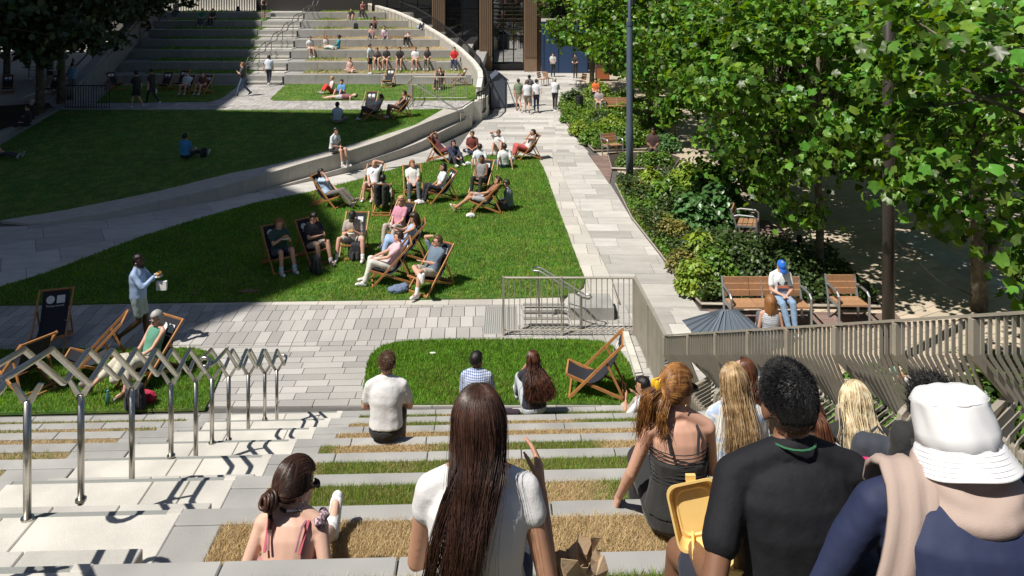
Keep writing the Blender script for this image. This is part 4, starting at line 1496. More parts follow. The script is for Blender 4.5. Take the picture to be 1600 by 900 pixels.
for i, (x, y, r, h, lab) in enumerate(((5.3, 11.2, .55, .9, 'shrub glimpsed through the slats near the zinc cowl'), (6.2, 10.3, .7, 1.1, 'shrub glimpsed through the middle bay of slats'),
                                       (5.2, 9.3, .6, 1.3, 'shrub pressed against the slats behind the bright blonde woman'), (6.6, 8.9, .7, 1.6, 'tall shrub behind the slats left of the white hat'),
                                       (7.3, 11.2, .8, 1.0, 'shrub at the foot of the thick dark lamp post'), (5.6, 7.7, .6, 1.9, 'tall dark shrub behind the nearest slats'),
                                       (7.4, 9.9, .8, 1.4, 'shrub below the nearest plane tree'))):
    shrub(lab, x, y, .08, r, h, 1500, .11, 'deep' if i % 2 else 'shrub', seed=240 + i)
# ------------------------------------------------------------------ people
SKIN = {'light': (.60, .34, .245), 'pale': (.66, .42, .32), 'tan': (.46, .245, .155), 'brown': (.20, .10, .06), 'dark': (.075, .040, .026), 'red': (.60, .29, .22)}
HAIR = {'black': (.010, .008, .008), 'dkbrown': (.032, .017, .011), 'brown': (.085, .045, .022), 'ginger': (.26, .11, .035), 'blonde': (.45, .30, .13), 'grey': (.38, .37, .35), 'white': (.62, .55, .40), 'bald': None}


def skin_m(k):
    return mat('skin_' + k, SKIN[k], .5, ns=14, na=.05, spec=.35)


def hair_m(k):
    return mat('hair_' + k, HAIR[k], .42, ns=30, na=.28, stretch=(3, 3, .4), bump=.5, bs=60)


def cloth(c, pat=None):
    if isinstance(c, str):
        return _mats[c]
    nm = 'cloth_%02d_%02d_%02d' % tuple(int(x * 99) for x in c)
    return mat(nm, c, .85, ns=6, na=.06, sheen=.1, bump=.35, bs=14, bdist=.02)


def ik(a, t, l1, l2, hint):
    d = t - a
    D = min(d.length, l1 + l2 - .004)
    D = max(D, abs(l1 - l2) + .01)
    u = d.normalized()
    h = Vector(hint)
    h = (h - u * h.dot(u))
    h = h.normalized() if h.length > 1e-4 else u.orthogonal()
    x = (l1 * l1 - l2 * l2 + D * D) / (2 * D)
    y = math.sqrt(max(0, l1 * l1 - x * x))
    return a + u * x + h * y, a + u * D


def remesh(o, vox, it=4, fac=.5):
    m = o.modifiers.new('remesh', 'REMESH')
    m.mode = 'VOXEL'
    m.voxel_size = vox
    m.use_smooth_shade = True
    if it:
        s = o.modifiers.new('smooth', 'SMOOTH')
        s.factor = fac
        s.iterations = it
    return o


def folds(o, size=.09, strength=.012):
    tx = bpy.data.textures.get('cloth_folds_%d' % int(size * 1000)) or bpy.data.textures.new('cloth_folds_%d' % int(size * 1000), 'CLOUDS')
    tx.noise_scale = size
    tx.noise_depth = 2
    d = o.modifiers.new('folds', 'DISPLACE')
    d.texture = tx
    d.strength = strength
    d.mid_level = .5
    d.texture_coords = 'LOCAL'
    return o


def ring(c, right, fwd, a, b, n=16, pw=2.4):
    out = []
    for i in range(n):
        t = 2 * PI * i / n
        cx, sy = math.cos(t), math.sin(t)
        k = (abs(cx) ** pw + abs(sy) ** pw) ** (-1 / pw)
        out.append(c + right * (a * cx * k) + fwd * (b * sy * k))
    return out


def finger_hand(mb, W, dirv, palm_n, side, curl=.35, sc=1.0, spread=.10):
    """palm and five fingers growing from wrist W along dirv; palm_n is the way the palm faces"""
    d = dirv.normalized()
    pn = (palm_n - d * palm_n.dot(d)).normalized()
    r = d.cross(pn) * side                       # towards the thumb
    # palm
    for k in (-1, -.33, .33, 1):
        mb.cap(W + d * .015 * sc + r * .016 * k * sc, W + d * .082 * sc + r * .027 * k * sc, .0145 * sc, .0125 * sc, 8)
    L = [(.074, 1.0), (.080, .36), (.073, -.30), (.058, -.95)]
    for ln, k in L:
        b = W + d * .084 * sc + r * .027 * k * sc
        dr = (d + r * spread * k).normalized()
        p = b
        c = curl
        rad = .0098 * sc
        for j, fr_ in enumerate((.45, .31, .24)):
            dr = (dr * math.cos(c) + pn * math.sin(c)).normalized()
            q = p + dr * ln * fr_ * sc
            mb.cap(p, q, rad, rad * .9, 7)
            p = q
            rad *= .9
    b = W + d * .028 * sc + r * .026 * sc
    dr = (d * .62 + r * .72 + pn * .25).normalized()
    m1 = b + dr * .038 * sc
    mb.cap(b, m1, .0125 * sc, .0105 * sc, 7)
    dr2 = (dr + d * .5 + pn * .3).normalized()
    mb.cap(m1, m1 + dr2 * .030 * sc, .0105 * sc, .0085 * sc, 7)
    mb.cap(m1 + dr2 * .03 * sc, m1 + dr2 * .052 * sc, .0085 * sc, .0075 * sc, 7)


def hair_shell(mb, HM, style, sc=1.0, seed=0, big=1.0):
    """a cap of hair that leaves the face free; long styles hang down the back"""
    ln = {'short': 0, 'long': .26, 'mid': .13, 'curly': .16, 'bun': 0, 'tail': 0, 'bob': .08, 'crop': 0, 'afro': 0}[style]
    base = {'crop': .004, 'afro': .035, 'curly': .028}.get(style, .012) * big

    def fn(d):
        r = V(.079 + base, .098 + base, .104 + base)
        k = 1.0 + .035 * math.sin(17 * math.atan2(d.x, d.y) + seed) * (1 if style != 'crop' else .3)
        if style in ('curly', 'afro'):
            k += .06 * math.sin(d.x * 21 + seed) * math.cos(d.z * 19) + .05 * math.sin(d.y * 25)
        p = V(d.x * r.x * k, d.y * r.y * k - .016, d.z * r.z * k + .022)
        face = (d.y > .30 and d.z < .48) or (ln == 0 and d.z < -.28 and d.y > -.5) or (ln == 0 and d.z < -.6)
        if face:
            p = V(d.x * .05, min(d.y * .06, .05) - .01, d.z * .07 + .02)
        elif ln and d.z < 0:
            p.z -= ln * min(1, -d.z * 1.6) * (1.0 + .15 * math.sin(d.x * 9 + seed))
            p.x *= 1 + .25 * min(1, -d.z * 1.6)
            p.y -= .02 * (-d.z)
            p.y = min(p.y, .01)
        return p * sc
    mb.ell((0, 0, 0), (1, 1, 1), HM, 30 if big == 1 else 44, 18, fn)
    if style == 'bun':
        mb.ell((0, -.105, -.01), (.045, .04, .045), HM, 12, 8)
    if style == 'tail':
        mb.add(MB().tube([(0, -.10, .03), (0, -.15, -.02), (0, -.15, -.15), (0, -.13, -.26)], [.018, .032, .03, .008], 8).v, MB().tube([(0, -.10, .03), (0, -.15, -.02), (0, -.15, -.15), (0, -.13, -.26)], [.018, .032, .03, .008], 8).f, HM)


def person(label, x, y, z, face, pose='stand', skin='light', hair='dkbrown', style='short', top=(.6, .6, .6), sleeve='short', bottom=(.05, .05, .06), leg='long',
           shoe=(.5, .5, .5), arms=('lap', 'lap'), lean=None, hy=0, hp=0, hs=1.0, sex='m', lod=1, hat=None, shades=False, group=None, kn=None, an=None, hold=None,
           socks=None, bend=0.0, sock_c=(.7, .7, .7), wide=1.0, legs_only=False, tilt=0.0, headsc=1.0, headfwd=0.0, strap=None, neckd=.142, scale=1.0, topu=.78, fing=1.0):
    t = thing('person', label, 'person', (x, y, z), R(face - 90), group)
    vox = (.034, .0175, .0075)[lod]
    t.scale = (scale, scale, scale)
    S = hs
    up = V(0, 0, 1)
    # lower body
    def_lean = 0
    if pose == 'stand':
        P = V(0, 0, .93)
        K = [V(-.09, .02, .50), V(.09, .0, .50)]
        A = [V(-.10, 0, .085), V(.10, .01, .085)]
    elif pose == 'walk':
        P = V(0, 0, .91)
        K = [V(-.08, .17, .53), V(.08, -.03, .50)]
        A = [V(-.09, .27, .095), V(.09, -.33, .17)]
        def_lean = -3
    elif pose == 'sit':
        P = V(0, 0, .11)
        K = [V(-.12, .43, .13), V(.12, .43, .13)]
        A = [V(-.12, .50, -.37), V(.12, .48, -.37)]
    elif pose == 'deck':
        P = V(0, -.02, .37)
        K = [V(-.13, .40, .52), V(.13, .41, .51)]
        A = [V(-.14, .55, .09), V(.15, .50, .09)]
        def_lean = 28
    elif pose == 'floor':
        P = V(0, 0, .11)
        K = [V(-.30, .28, .19), V(.30, .28, .19)]
        A = [V(.10, .32, .08), V(-.10, .36, .08)]
    elif pose == 'kneesup':
        P = V(0, 0, .11)
        K = [V(-.15, .30, .42), V(.15, .32, .41)]
        A = [V(-.15, .50, .08), V(.15, .53, .08)]
    elif pose == 'out':
        P = V(0, 0, .11)
        K = [V(-.10, .43, .16), V(.11, .42, .20)]
        A = [V(-.10, .84, .08), V(.12, .80, .08)]
        def_lean = 8
    elif pose == 'lie':
        P = V(0, 0, .12)
        K = [V(-.10, .42, .16), V(.11, .38, .30)]
        A = [V(-.10, .84, .08), V(.12, .66, .08)]
        def_lean = 86
    if kn:
        K = [Vector(q) for q in kn]
    if an:
        A = [Vector(q) for q in an]
    ln = R(def_lean if lean is None else lean)
    sp = V(math.sin(R(tilt)), -math.sin(ln), math.cos(ln)).normalized()
    N = P + sp * .50
    fwd = V(0, math.cos(ln), math.sin(ln))
    fwd = (fwd - sp * fwd.dot(sp)).normalized()
    if bend:                                    # a rounded back
        N = N + fwd * bend * .35
    right = sp.cross(fwd) * -1
    right = fwd.cross(sp)
    mid = P.lerp(N, .5) - fwd * (.03 + bend * .25)
    fw = (.92 if sex == 'f' else 1.0) * wide

    def spine(u):
        return P * (1 - u) ** 2 + mid * 2 * u * (1 - u) + N * u * u if bend else P.lerp(N, u)
    prof = [(-.16, .10, .085), (-.06, .155, .112), (.06, .165, .118), (.22, .150, .105), (.42, .142, .102), (.62, .158, .112), (.80, .165, .108), (.93, .13, .085), (1.0, .07, .062)]
    if sex == 'f':
        prof = [(-.16, .10, .085), (-.06, .160, .115), (.06, .172, .120), (.22, .146, .100), (.42, .122, .092), (.62, .142, .105), (.80, .150, .100), (.93, .12, .08), (1.0, .06, .056)]

    def torso(mb, inf=0.0, u0=-.2, u1=1.1, waist=0.0):
        rings = []
        for u, a, b in prof:
            if u < u0 or u > u1:
                continue
            e = inf + waist * max(0, 1 - abs(u - .35) * 2)
            rings.append(ring(spine(u), right, fwd, a * (wide if sex == 'm' else wide * .97) + e, b * wide + e))
        mb.loft(rings)
    shw = (.176 if sex == 'm' else .156) * wide
    SHD = [N - sp * .055 - right * shw, N - sp * .055 + right * shw]
    HIP = [P - right * .088 * wide, P + right * .088 * wide]
    # head
    hyr, hpr = R(hy), R(hp)
    hup = (sp * .35 + up * .65).normalized() if pose != 'lie' else sp
    hf = V(0, 1, 0) if pose != 'lie' else up
    hf = (hf - hup * hf.dot(hup)).normalized()
    hr = hf.cross(hup)
    H0 = Matrix((hr, hf, hup)).transposed().to_4x4()
    HMr = H0 @ Matrix.Rotation(hyr, 4, 'Z') @ Matrix.Rotation(hpr, 4, 'X')
    HC_ = N + hup * neckd + hf * (.028 + headfwd) + (HMr @ V(0, 1, 0)) * max(0, -math.sin(hpr)) * .04
    HM = Matrix.Translation(HC_) @ HMr @ Matrix.Scale(headsc, 4)
    # arms
    ARM = []
    for i, s in ((0, -1), (1, 1)):
        a = arms[i]
        sh_ = SHD[i]
        hint = right * s * .7 - up * .9 - fwd * .35
        if isinstance(a, (tuple, list)):
            T = Vector(a[:3])
            if len(a) > 3:
                hint = Vector(a[3])
        elif a == 'lap':
            T = P + V(s * .04, .27, .12)
        elif a == 'thigh':
            T = HIP[i].lerp(K[i], .75) + V(0, 0, .09)
        elif a == 'knee':
            T = K[i] + V(-s * .02, .0, .08)
        elif a == 'down':
            T = sh_ + V(s * .05, .04, -.54)
        elif a == 'swingf':
            T = sh_ + V(s * .03, .2, -.49)
        elif a == 'swingb':
            T = sh_ + V(s * .05, -.18, -.49)
        elif a == 'head':
            T = HC_ + right * s * .03 - fwd * .09 + hup * .07
            hint = right * s + up * .4 + fwd * .3
        elif a == 'brow':
            T = HC_ + right * s * .05 + fwd * .10 + hup * .09
            hint = right * s + up * .1
        elif a == 'face':
            T = HC_ + right * s * .04 + fwd * .12 - hup * .08
            hint = right * s * .6 - up
        elif a == 'phone':
            T = P + fwd * .33 + up * .27 + right * s * .05
        elif a == 'eat':
            T = P + fwd * .30 + up * .36 + right * s * .05
        elif a == 'prop':
            T = P + V(s * .27, -.26, -P.z + .05)
            hint = right * s * .3 - fwd
        elif a == 'across':
            T = P + fwd * .18 - right * s * .08 + up * .18
        elif a == 'armrest':
            T = P + V(s * .28, .2, .17)
        elif a == 'hug':
            T = K[i] * .5 + A[i] * .5 + V(-s * .06, .06, .08)
        E, W = ik(sh_, T, .285, .255, hint)
        ARM.append((sh_, E, W))
    sk = skin_m(skin)
    B = MB()
    if not legs_only:
        torso(B)
        B.cap(N - sp * .03, HC_ - hup * .07 - hf * .02, .056 if sex == 'm' else .047, .052 if sex == 'm' else .045, 12)
        for i in (0, 1):
            B.cap(N - sp * .035, SHD[i], .05, .052 if sex == 'm' else .044, 10)
            B.cap(N + sp * .045 - fwd * .01, SHD[i] + sp * .012, .042, .036, 10)
        B.ell((0, -.014, .018), (.076, .094, .100), HM, 20, 14)
        B.ell((0, .024, -.048), (.056, .068, .076), HM, 16, 10)
        if lod:
            B.add(*(lambda m_: (m_.v, m_.f))(MB().cap((0, .088, .0), (0, .106, -.026), .009, .013, 8)), HM)
            for s in (-1, 1):
                B.ell((s * .079, -.005, -.012), (.011, .022, .033), HM, 10, 7)
        for i, (a, E, W) in enumerate(ARM):
            k = 1.0 if sex == 'm' else .86
            B.cap(a, E, .047 * k, .038 * k, 10)
            B.cap(E, W, .038 * k, .026 * k, 10, bulge=.004)
            d = (W - E).normalized()
            if lod >= 2:
                pn = (-right * (1 if i else -1) - up * .3)
                finger_hand(B, W, d, pn, (1 if i else -1), .28, fing)
            else:
                B.ell((0, 0, 0), (1, 1, 1), None, 10, 7, lambda q, W=W, d=d, k=k: W + d * (.075 + .085 * q.z) + right * .034 * q.x * k + d.cross(right) * .026 * q.y * k)
                B.cap(W + d * .03, W + d * .075 - right * (.04 if i else -.04) * k, .015, .012, 6)
    sh_kind = leg
    for i in (0, 1):
        k = 1.0 if sex == 'm' else .95
        B.cap(HIP[i], K[i], .084 * k, .056 * k, 12)
        B.cap(K[i], A[i], .054 * k, .036 * k, 12, bulge=.008)
    ft = []
    for i in (0, 1):
        sd = (A[i] - K[i]).normalized()
        if sd.z < -.7:
            f_ = V(0, 1, 0)
        else:
            f_ = (up * .8 + sd * .35).normalized()
        f_ = (f_ - sd * f_.dot(sd) * .75).normalized()
        ft.append((A[i], f_, sd))
        B.cap(A[i], A[i] + f_ * .12 + sd * .03, .034, .028, 8)
    body = B.build('body', sk, t)
    remesh(body, vox)
    # clothes
    tm = cloth(top)
    bmx = cloth(bottom)
    if not legs_only and top is not None:
        T_ = MB()
        u1 = 1.02 if sleeve != 'straps' else topu
        torso(T_, .014 if lod else .018, -.07 if pose in ('stand', 'walk') else .0, u1, .014)
        if sleeve in ('short', 'long'):
            for i, (a, E, W) in enumerate(ARM):
                k = 1.0 if sex == 'm' else .9
                T_.cap(N - sp * .05, a, .056, .058 * k, 10)
                T_.cap(N + sp * .035 - fwd * .012, a + sp * .014, .050, .046, 10)
                if sleeve == 'short':
                    e2 = a.lerp(E, .62)
                    T_.cap(a, e2, .057 * k, .059 * k, 12)
                else:
                    T_.cap(a, E, .057 * k, .050 * k, 12)
                    T_.cap(E, E.lerp(W, .95), .050 * k, .038 * k, 12)
        elif sleeve == 'cap':
            for i, (a, E, W) in enumerate(ARM):
                T_.cap(N - sp * .05, a, .052, .047, 12)
                T_.cap(N + sp * .028 - fwd * .012, a + sp * .012, .048, .043, 12)
                T_.cap(a, a.lerp(E, .24), .047, .049, 12)
        if sleeve in ('short', 'long', 'cap'):
            T_.cap(N - sp * .05, N + sp * .012, .068, .064 if sex == 'm' else .058, 14)
        if sleeve == 'none':
            for i, (a, E, W) in enumerate(ARM):
                T_.cap(N - sp * .04, a.lerp(N, .35), .048, .05, 10)
        o = T_.build('top', tm, t)
        remesh(o, vox, 9 if lod == 2 else 4)
        if lod:
            folds(o, .10, (.004 if sleeve == 'cap' else .009) if lod > 1 else .018)
        if sleeve == 'straps':
            for s in (-1, 1):
                MB().tube([spine(.76) + right * s * .07 + fwd * .115, spine(.96) + right * s * .085 + fwd * .06, N + right * s * .09 - sp * .012, spine(.94) + right * s * .085 - fwd * .092, spine(.74) + right * s * .07 - fwd * .122],
                          .008, 5).build('strap', tm, t)
    Bt = MB()
    torso(Bt, .012, -.2, .14)
    for i in (0, 1):
        if leg == 'long':
            Bt.cap(HIP[i], K[i], .095, .070, 12)
            Bt.cap(K[i], A[i] - (A[i] - K[i]).normalized() * .03, .068, .056, 12)
        elif leg == 'short':
            Bt.cap(HIP[i], HIP[i].lerp(K[i], .72), .098, .082, 12)
        elif leg == 'mini':
            Bt.cap(HIP[i], HIP[i].lerp(K[i], .45), .098, .09, 12)
        elif leg == 'skirt':
            Bt.cap(HIP[i], K[i], .10, .085, 12)
            Bt.cap(K[i], K[i].lerp(A[i], .6), .085, .07, 12)
    if leg == 'skirt':
        Bt.cap(P, (K[0] + K[1]) / 2, .12, .10, 12)
        Bt.cap((K[0] + K[1]) / 2, ((K[0] + K[1]) / 2).lerp((A[0] + A[1]) / 2, .6), .10, .09, 12)
    nm = {'long': 'trousers', 'short': 'shorts', 'mini': 'shorts', 'skirt': 'skirt'}[leg]
    o = Bt.build(nm, bmx, t)
    remesh(o, vox)
    if lod:
        folds(o, .12, .018)
    for (a, f_, sd) in ft:
        if shoe is not None:
            m_ = MB()
            side = f_.cross(sd).normalized()
            for s in (-1, 1):
                m_.cap(a + sd * .035 - f_ * .035 + side * s * .006, a + sd * .048 + f_ * .135 + side * s * .014, .036, .026, 8)
            m_.cap(a + sd * .0, a + sd * .02 + f_ * .06, .046, .036, 8)
            so_ = m_.build('shoe', cloth(shoe), t, smooth=True)
            if lod:
                remesh(so_, .012)
                MB().cap(a + sd * .062 - f_ * .04, a + sd * .066 + f_ * .15, .030, .034, 8).build('sole', cloth((.75, .75, .75) if max(shoe) > .3 else (.25, .22, .2)), so_, smooth=True)
        if socks:
            MB().cap(a - sd * (.02 + socks), a + sd * .01, .047, .044, 10).build('sock', cloth(sock_c), t, smooth=True)
    # hair, hat, face
    if not legs_only:
        if HAIR.get(hair):
            hm = MB()
            hair_shell(hm, HM, style, 1.0, (sum(map(ord, label)) % 30), 1.0)
            hm.build('hair', hair_m(hair), t, smooth=True)
        if hat:
            hk, hcx = hat
            h_ = MB()
            if hk == 'cap':
                h_.ell((0, -.012, .045), (.088, .106, .082), HM, 18, 10, lambda d: V(d.x * .088, d.y * .106, max(-.004, d.z * .085)))
                h_.add([(-.07, .07, .045), (.07, .07, .045), (.055, .165, .03), (0, .185, .028), (-.055, .165, .03), (-.07, .07, .038), (.07, .07, .038), (.055, .165, .023), (0, .185, .02), (-.055, .165, .023)],
                       [(0, 1, 2, 3, 4), (9, 8, 7, 6, 5), (1, 6, 7, 2), (2, 7, 8, 3), (3, 8, 9, 4), (4, 9, 5, 0)], HM)
            elif hk == 'hood':
                h_.ell((0, -.02, .01), (.098, .11, .125), HM, 18, 12, lambda d: V(d.x * .098, min(d.y * .11, .05), d.z * .125))
            elif hk == 'band':
                h_.add(*(lambda q: (q.v, q.f))(MB().tube([V(math.cos(a) * .088, math.sin(a) * .105 - .012, .05) for a in [k * PI / 8 for k in range(16)]], .012, 6, closed=True)), HM)
            h_.build('hat' if hk != 'hood' else 'hood', cloth(hcx), t, smooth=True)
        if lod >= 1:
            ew = mat('eye_dark', (.02, .014, .012), .2)
            for s in (-1, 1):
                MB().ell((s * .030, .0835, .006), (.013, .006, .007), HM, 8, 6).build('eye', ew, t, smooth=True)
                MB().ell((s * .031, .0875, .024), (.019, .006, .0045), HM, 8, 5).build('eyebrow', hair_m(hair if HAIR.get(hair) else 'brown'), t, smooth=True)
            MB().ell((0, .0885, -.058), (.023, .007, .007), HM, 8, 6).build('mouth', mat('lip_' + skin, tuple(c * f for c, f in zip(SKIN[skin], (.75, .5, .5))), .5), t, smooth=True)
        if shades:
            g_ = MB()
            for s in (-1, 1):
                g_.ell((s * .033, .096, .006), (.028, .007, .020), HM, 10, 6)
                g_.add(*(lambda q: (q.v, q.f))(MB().beam((s * .062, .088, .012), (s * .082, -.01, .008), .006, .008)), HM)
            g_.build('sunglasses', MG('darkmetal'), t)
    if strap:
        MB().tube([SHD[0] + sp * .07 + fwd * .0, spine(.75) + fwd * .13, spine(.3) + right * .12 + fwd * .09, P + right * .2], .016, 5).build('bag_strap', cloth(strap), t)
    if hold:
        hkind = hold
        W = ARM[1][2]
        W0 = ARM[0][2]
        if hkind == 'food':
            c = (W + W0) / 2 + fwd * .06 + up * .03
            MB().ell(c, (.09, .05, .035), None, 10, 7).build('held_food', mat('bun_bread', (.45, .25, .08), .7, ns=30, na=.2), t, smooth=True)
            MB().ell(c - V(0, 0, .04), (.10, .07, .02), None, 10, 5).build('food_wrapper', cloth((.7, .69, .66)), t)
        elif hkind == 'phone':
            c = (W + W0) / 2 + fwd * .08 + up * .02
            MB().box(c, (.075, .012, .15)).build('held_phone', MG('darkmetal'), t)
        elif hkind == 'paper':
            c = (W + W0) / 2 + fwd * .08 + up * .02
            MB().box(c, (.2, .02, .13)).build('held_paper', cloth((.72, .72, .70)), t)
        elif hkind == 'bag':
            MB().ell(W + V(.02, .02, -.20), (.11, .06, .14), None, 10, 8).build('carrier_bag', cloth((.72, .72, .72)), t)
    D = dict(HM=HM, N=N, P=P, SHD=SHD, ARM=ARM, right=right, fwd=fwd, sp=sp, spine=spine, t=t, body=body)
    return D

# ------------------------------------------------------------------ deckchairs and bags


def make_deckchair(closed=False):
    t = thing('deckchair', 'proto', 'deckchair', (0, 0, 0))
    wd = MG('wood')
    W1, W2 = .30, .255
    for s in (-1, 1):
        MB().beam((s * W1, .42, .015), (s * W1, -.50, .98), .028, .045, side=(1, 0, 0)).build('back_rail', wd, t)
        MB().beam((s * W2, -.56, .02), (s * W2, .47, .40), .028, .045, side=(1, 0, 0)).build('seat_rail', wd, t)
        MB().beam((s * (W2 + .023), -.215, .66), (s * (W2 + .023), -.50, .075), .022, .04, side=(1, 0, 0)).build('prop', wd, t)
        MB().tube([(s * (W1 + .02), -.045, .50), (s * (W2 - .02), -.045, .50)], .006, 6).build('bolt', MG('steel'), t)
    MB().beam((-W1, -.49, .965), (W1, -.49, .965), .03, .03, side=(0, 1, 0)).build('crossbar', wd, t)
    MB().beam((-W1, .41, .035), (W1, .41, .035), .03, .045, side=(0, 1, 0)).build('crossbar', wd, t)
    MB().beam((-W2, .46, .395), (W2, .46, .395), .03, .03, side=(0, 1, 0)).build('crossbar', wd, t)
    MB().beam((-W2, -.54, .03), (W2, -.54, .03), .03, .045, side=(0, 1, 0)).build('crossbar', wd, t)
    MB().beam((-W2, -.49, .10), (W2, -.49, .10), .02, .03, side=(0, 1, 0)).build('crossbar', wd, t)
    cp = [(-.485, .975), (-.42, .82), (-.34, .64), (-.24, .46), (-.13, .33), (-.01, .27), (.12, .265), (.25, .30), (.38, .365), (.455, .405)]
    m = MB()
    A = [V(-.235, y, z) for y, z in cp]
    Bq = [V(.235, y, z) for y, z in cp]
    m.strip(A, Bq)
    m.strip([p - V(0, .004, .004) for p in Bq], [p - V(0, .004, .004) for p in A])
    cv = m.build('canvas', MG('canvas'), t, smooth=True)
    # printed mark: a disc and a square with a line of lettering under them
    n_ = (V(0, -.34, .64) - V(0, -.485, .975))
    dn = V(0, n_.y, n_.z).normalized()
    nm = V(0, dn.z * -1, dn.y) * -1
    nm = V(0, .92, .39)
    o_ = V(0, -.444, .88) + nm * .004

    def pt(a, b):
        return o_ + V(a, 0, 0) + dn * b + nm * .010 * (1 if b < .1 else 1)
    c_ = pt(.092, .09)
    L_ = MB()
    L_.add([pt(.092 + .075 * math.cos(k * PI / 12), .09 + .075 * math.sin(k * PI / 12)) for k in range(24)], [tuple(range(24))])
    L_.add([pt(-.165, .02), pt(-.02, .02), pt(-.02, .165), pt(-.165, .165)], [(0, 1, 2, 3)])
    L_.build('printed_mark', MG('logo'), cv)
    tx = bpy.data.curves.new('lettering', 'FONT')
    tx.body = 'Tinsup council'
    tx.size = .055
    tx.align_x = 'CENTER'
    to = bpy.data.objects.new('lettering', tx)
    tx.materials.append(MG('logo'))
    C.objects.link(to)
    to.parent = cv
    Mx = Matrix((V(-1, 0, 0), -dn, V(-1, 0, 0).cross(-dn))).transposed().to_4x4()
    bpy.context.view_layer.update()
    lm = bpy.data.meshes.new_from_object(to.evaluated_get(bpy.context.evaluated_depsgraph_get()))
    bpy.data.objects.remove(to)
    lo_ = link('lettering', lm, MG('logo'), cv)
    lo_.matrix_local = Matrix.Translation(pt(0, .225) + nm * .012) @ Mx
    for ch in [q for q in bpy.data.objects if q.parent == t]:
        ch.matrix_basis = Matrix.Scale(.93, 4)
    return t


def backpack(label, x, y, z, rz, col=(.02, .02, .022), sc=1.0, accent=None, flop=0, cat='backpack', name='backpack'):
    t = thing(name, label, cat, (x, y, z), rz)
    m = MB()
    for i in (-1, 0, 1):
        for j in (0, 1):
            m.cap((i * .09 * sc, 0, .08 * sc), (i * .07 * sc, -.02 * flop, .36 * sc), .085 * sc, .07 * sc, 10)
    o = m.build('body', cloth(col), t)
    remesh(o, .016)
    folds(o, .07, .02)
    p = MB()
    for i in (-1, 1):
        p.cap((i * .06 * sc, .09 * sc, .08 * sc), (i * .05 * sc, .075 * sc, .20 * sc), .045 * sc, .04 * sc, 8)
    q = p.build('pocket', cloth(accent or tuple(c * 1.6 for c in col)), t)
    remesh(q, .014)
    for s in (-1, 1):
        MB().tube([(s * .07 * sc, -.07 * sc, .38 * sc), (s * .10 * sc, -.14 * sc, .28 * sc), (s * .09 * sc, -.10 * sc, .06 * sc)], .012, 6).build('strap', cloth(tuple(c * 1.3 for c in col)), t, smooth=True)
    MB().tube([(-.03 * sc, -.04, .42 * sc), (0, -.04, .455 * sc), (.03 * sc, -.04, .42 * sc)], .008, 5).build('handle', cloth(col), t)
    return t
# ------------------------------------------------------------------ everyone and everything on the lawns
stripes('blue_white_stripe', (.42, .52, .70), (.62, .68, .78), 40)
stripes('blue_check', (.08, .14, .34), (.62, .66, .74), 34, check=True)
stripes('brown_pattern', (.20, .07, .04), (.32, .16, .10), 22, check=True)
stripes('grey_stripe', (.50, .51, .54), (.30, .31, .35), 30, 'Z')
stripes('chambray', (.30, .42, .64), (.36, .48, .70), 120)

proto = make_deckchair()
first = [True]
dg = 'black canvas deckchairs on the lawns'


def deck(label, px, py, face, z=0.03):
    x, y = G(px, py, z)
    o = proto if first[0] else copy_tree(proto)
    first[0] = False
    o.location = (x, y, z)
    o.rotation_euler = (0, 0, R(face - 90))
    o['label'] = label
    o['group'] = dg
    return x, y


def sitter(label, px, py, face, z=0.03, chair='deckchair', dx=0, **kw):
    x, y = deck(chair, px, py, face, z)
    return person(label, x, y, z, face, 'deck', **kw)


# --- big sunny lawn, front group
sitter('ginger man in dark green tee eating, in the leftmost lawn deckchair', 437, 419, -52, chair='deckchair at the left end of the front group, under the ginger man', skin='light', hair='ginger', top=(.03, .07, .06), bottom=(.04, .05, .09), leg='short',
       shoe=(.55, .62, .68), socks=.08, sock_c=(.45, .6, .75), arms=('eat', 'eat'), hold='food', lean=8, hp=-18, hy=25)
sitter('dark-haired man in black tee reading his phone in the second lawn deckchair', 491, 407, -48, chair='deckchair under the man in the black tee, half in shade', skin='light', hair='black', top=(.02, .02, .03), bottom=(.45, .40, .33), leg='short',
       shoe=(.03, .03, .03), socks=.05, arms=('phone', 'phone'), hold='phone', lean=6, hp=-30)
sitter('man in beige shirt and dark cap bent over his food, facing the steps', 553, 398, -90, chair='deckchair under the man bent over his food', skin='light', hair='black', hat=('cap', (.02, .02, .02)), top=(.42, .36, .31), bottom=(.50, .46, .40), leg='short',
       shoe=(.6, .58, .55), socks=.06, arms=('eat', 'eat'), hold='food', lean=-14, hp=-38, kn=[(-.28, .38, .50), (.28, .38, .50)], an=[(-.31, .50, .09), (.31, .48, .09)])
sitter('blonde woman with a pink headband behind the curly-haired woman', 622, 378, -112, chair='deckchair with the blonde woman, behind the curly-haired woman', skin='light', hair='blonde', style='curly', hat=('band', (.6, .15, .25)), sex='f', top=(.55, .25, .33), bottom=(.5, .42, .38),
       arms=('lap', 'lap'), lean=16)
sitter('woman with dark curly hair in a light blue dress reading', 634, 406, 188, chair='deckchair turned left under the curly-haired woman in blue', skin='tan', hair='dkbrown', style='curly', sex='f', top=(.33, .45, .72), sleeve='none', bottom=(.33, .45, .72), leg='skirt',
       shoe=(.6, .6, .6), arms=('phone', 'phone'), hold='paper', lean=22, hp=-18)
sitter('man in pale pink shirt and white patterned trousers facing left', 609, 441, 192, chair='deckchair in side view under the man in white trousers', skin='light', hair='dkbrown', top=(.62, .42, .46), bottom=(.66, .66, .60), shoe=(.62, .7, .7), arms=('thigh', 'thigh'), lean=20, hy=-8)
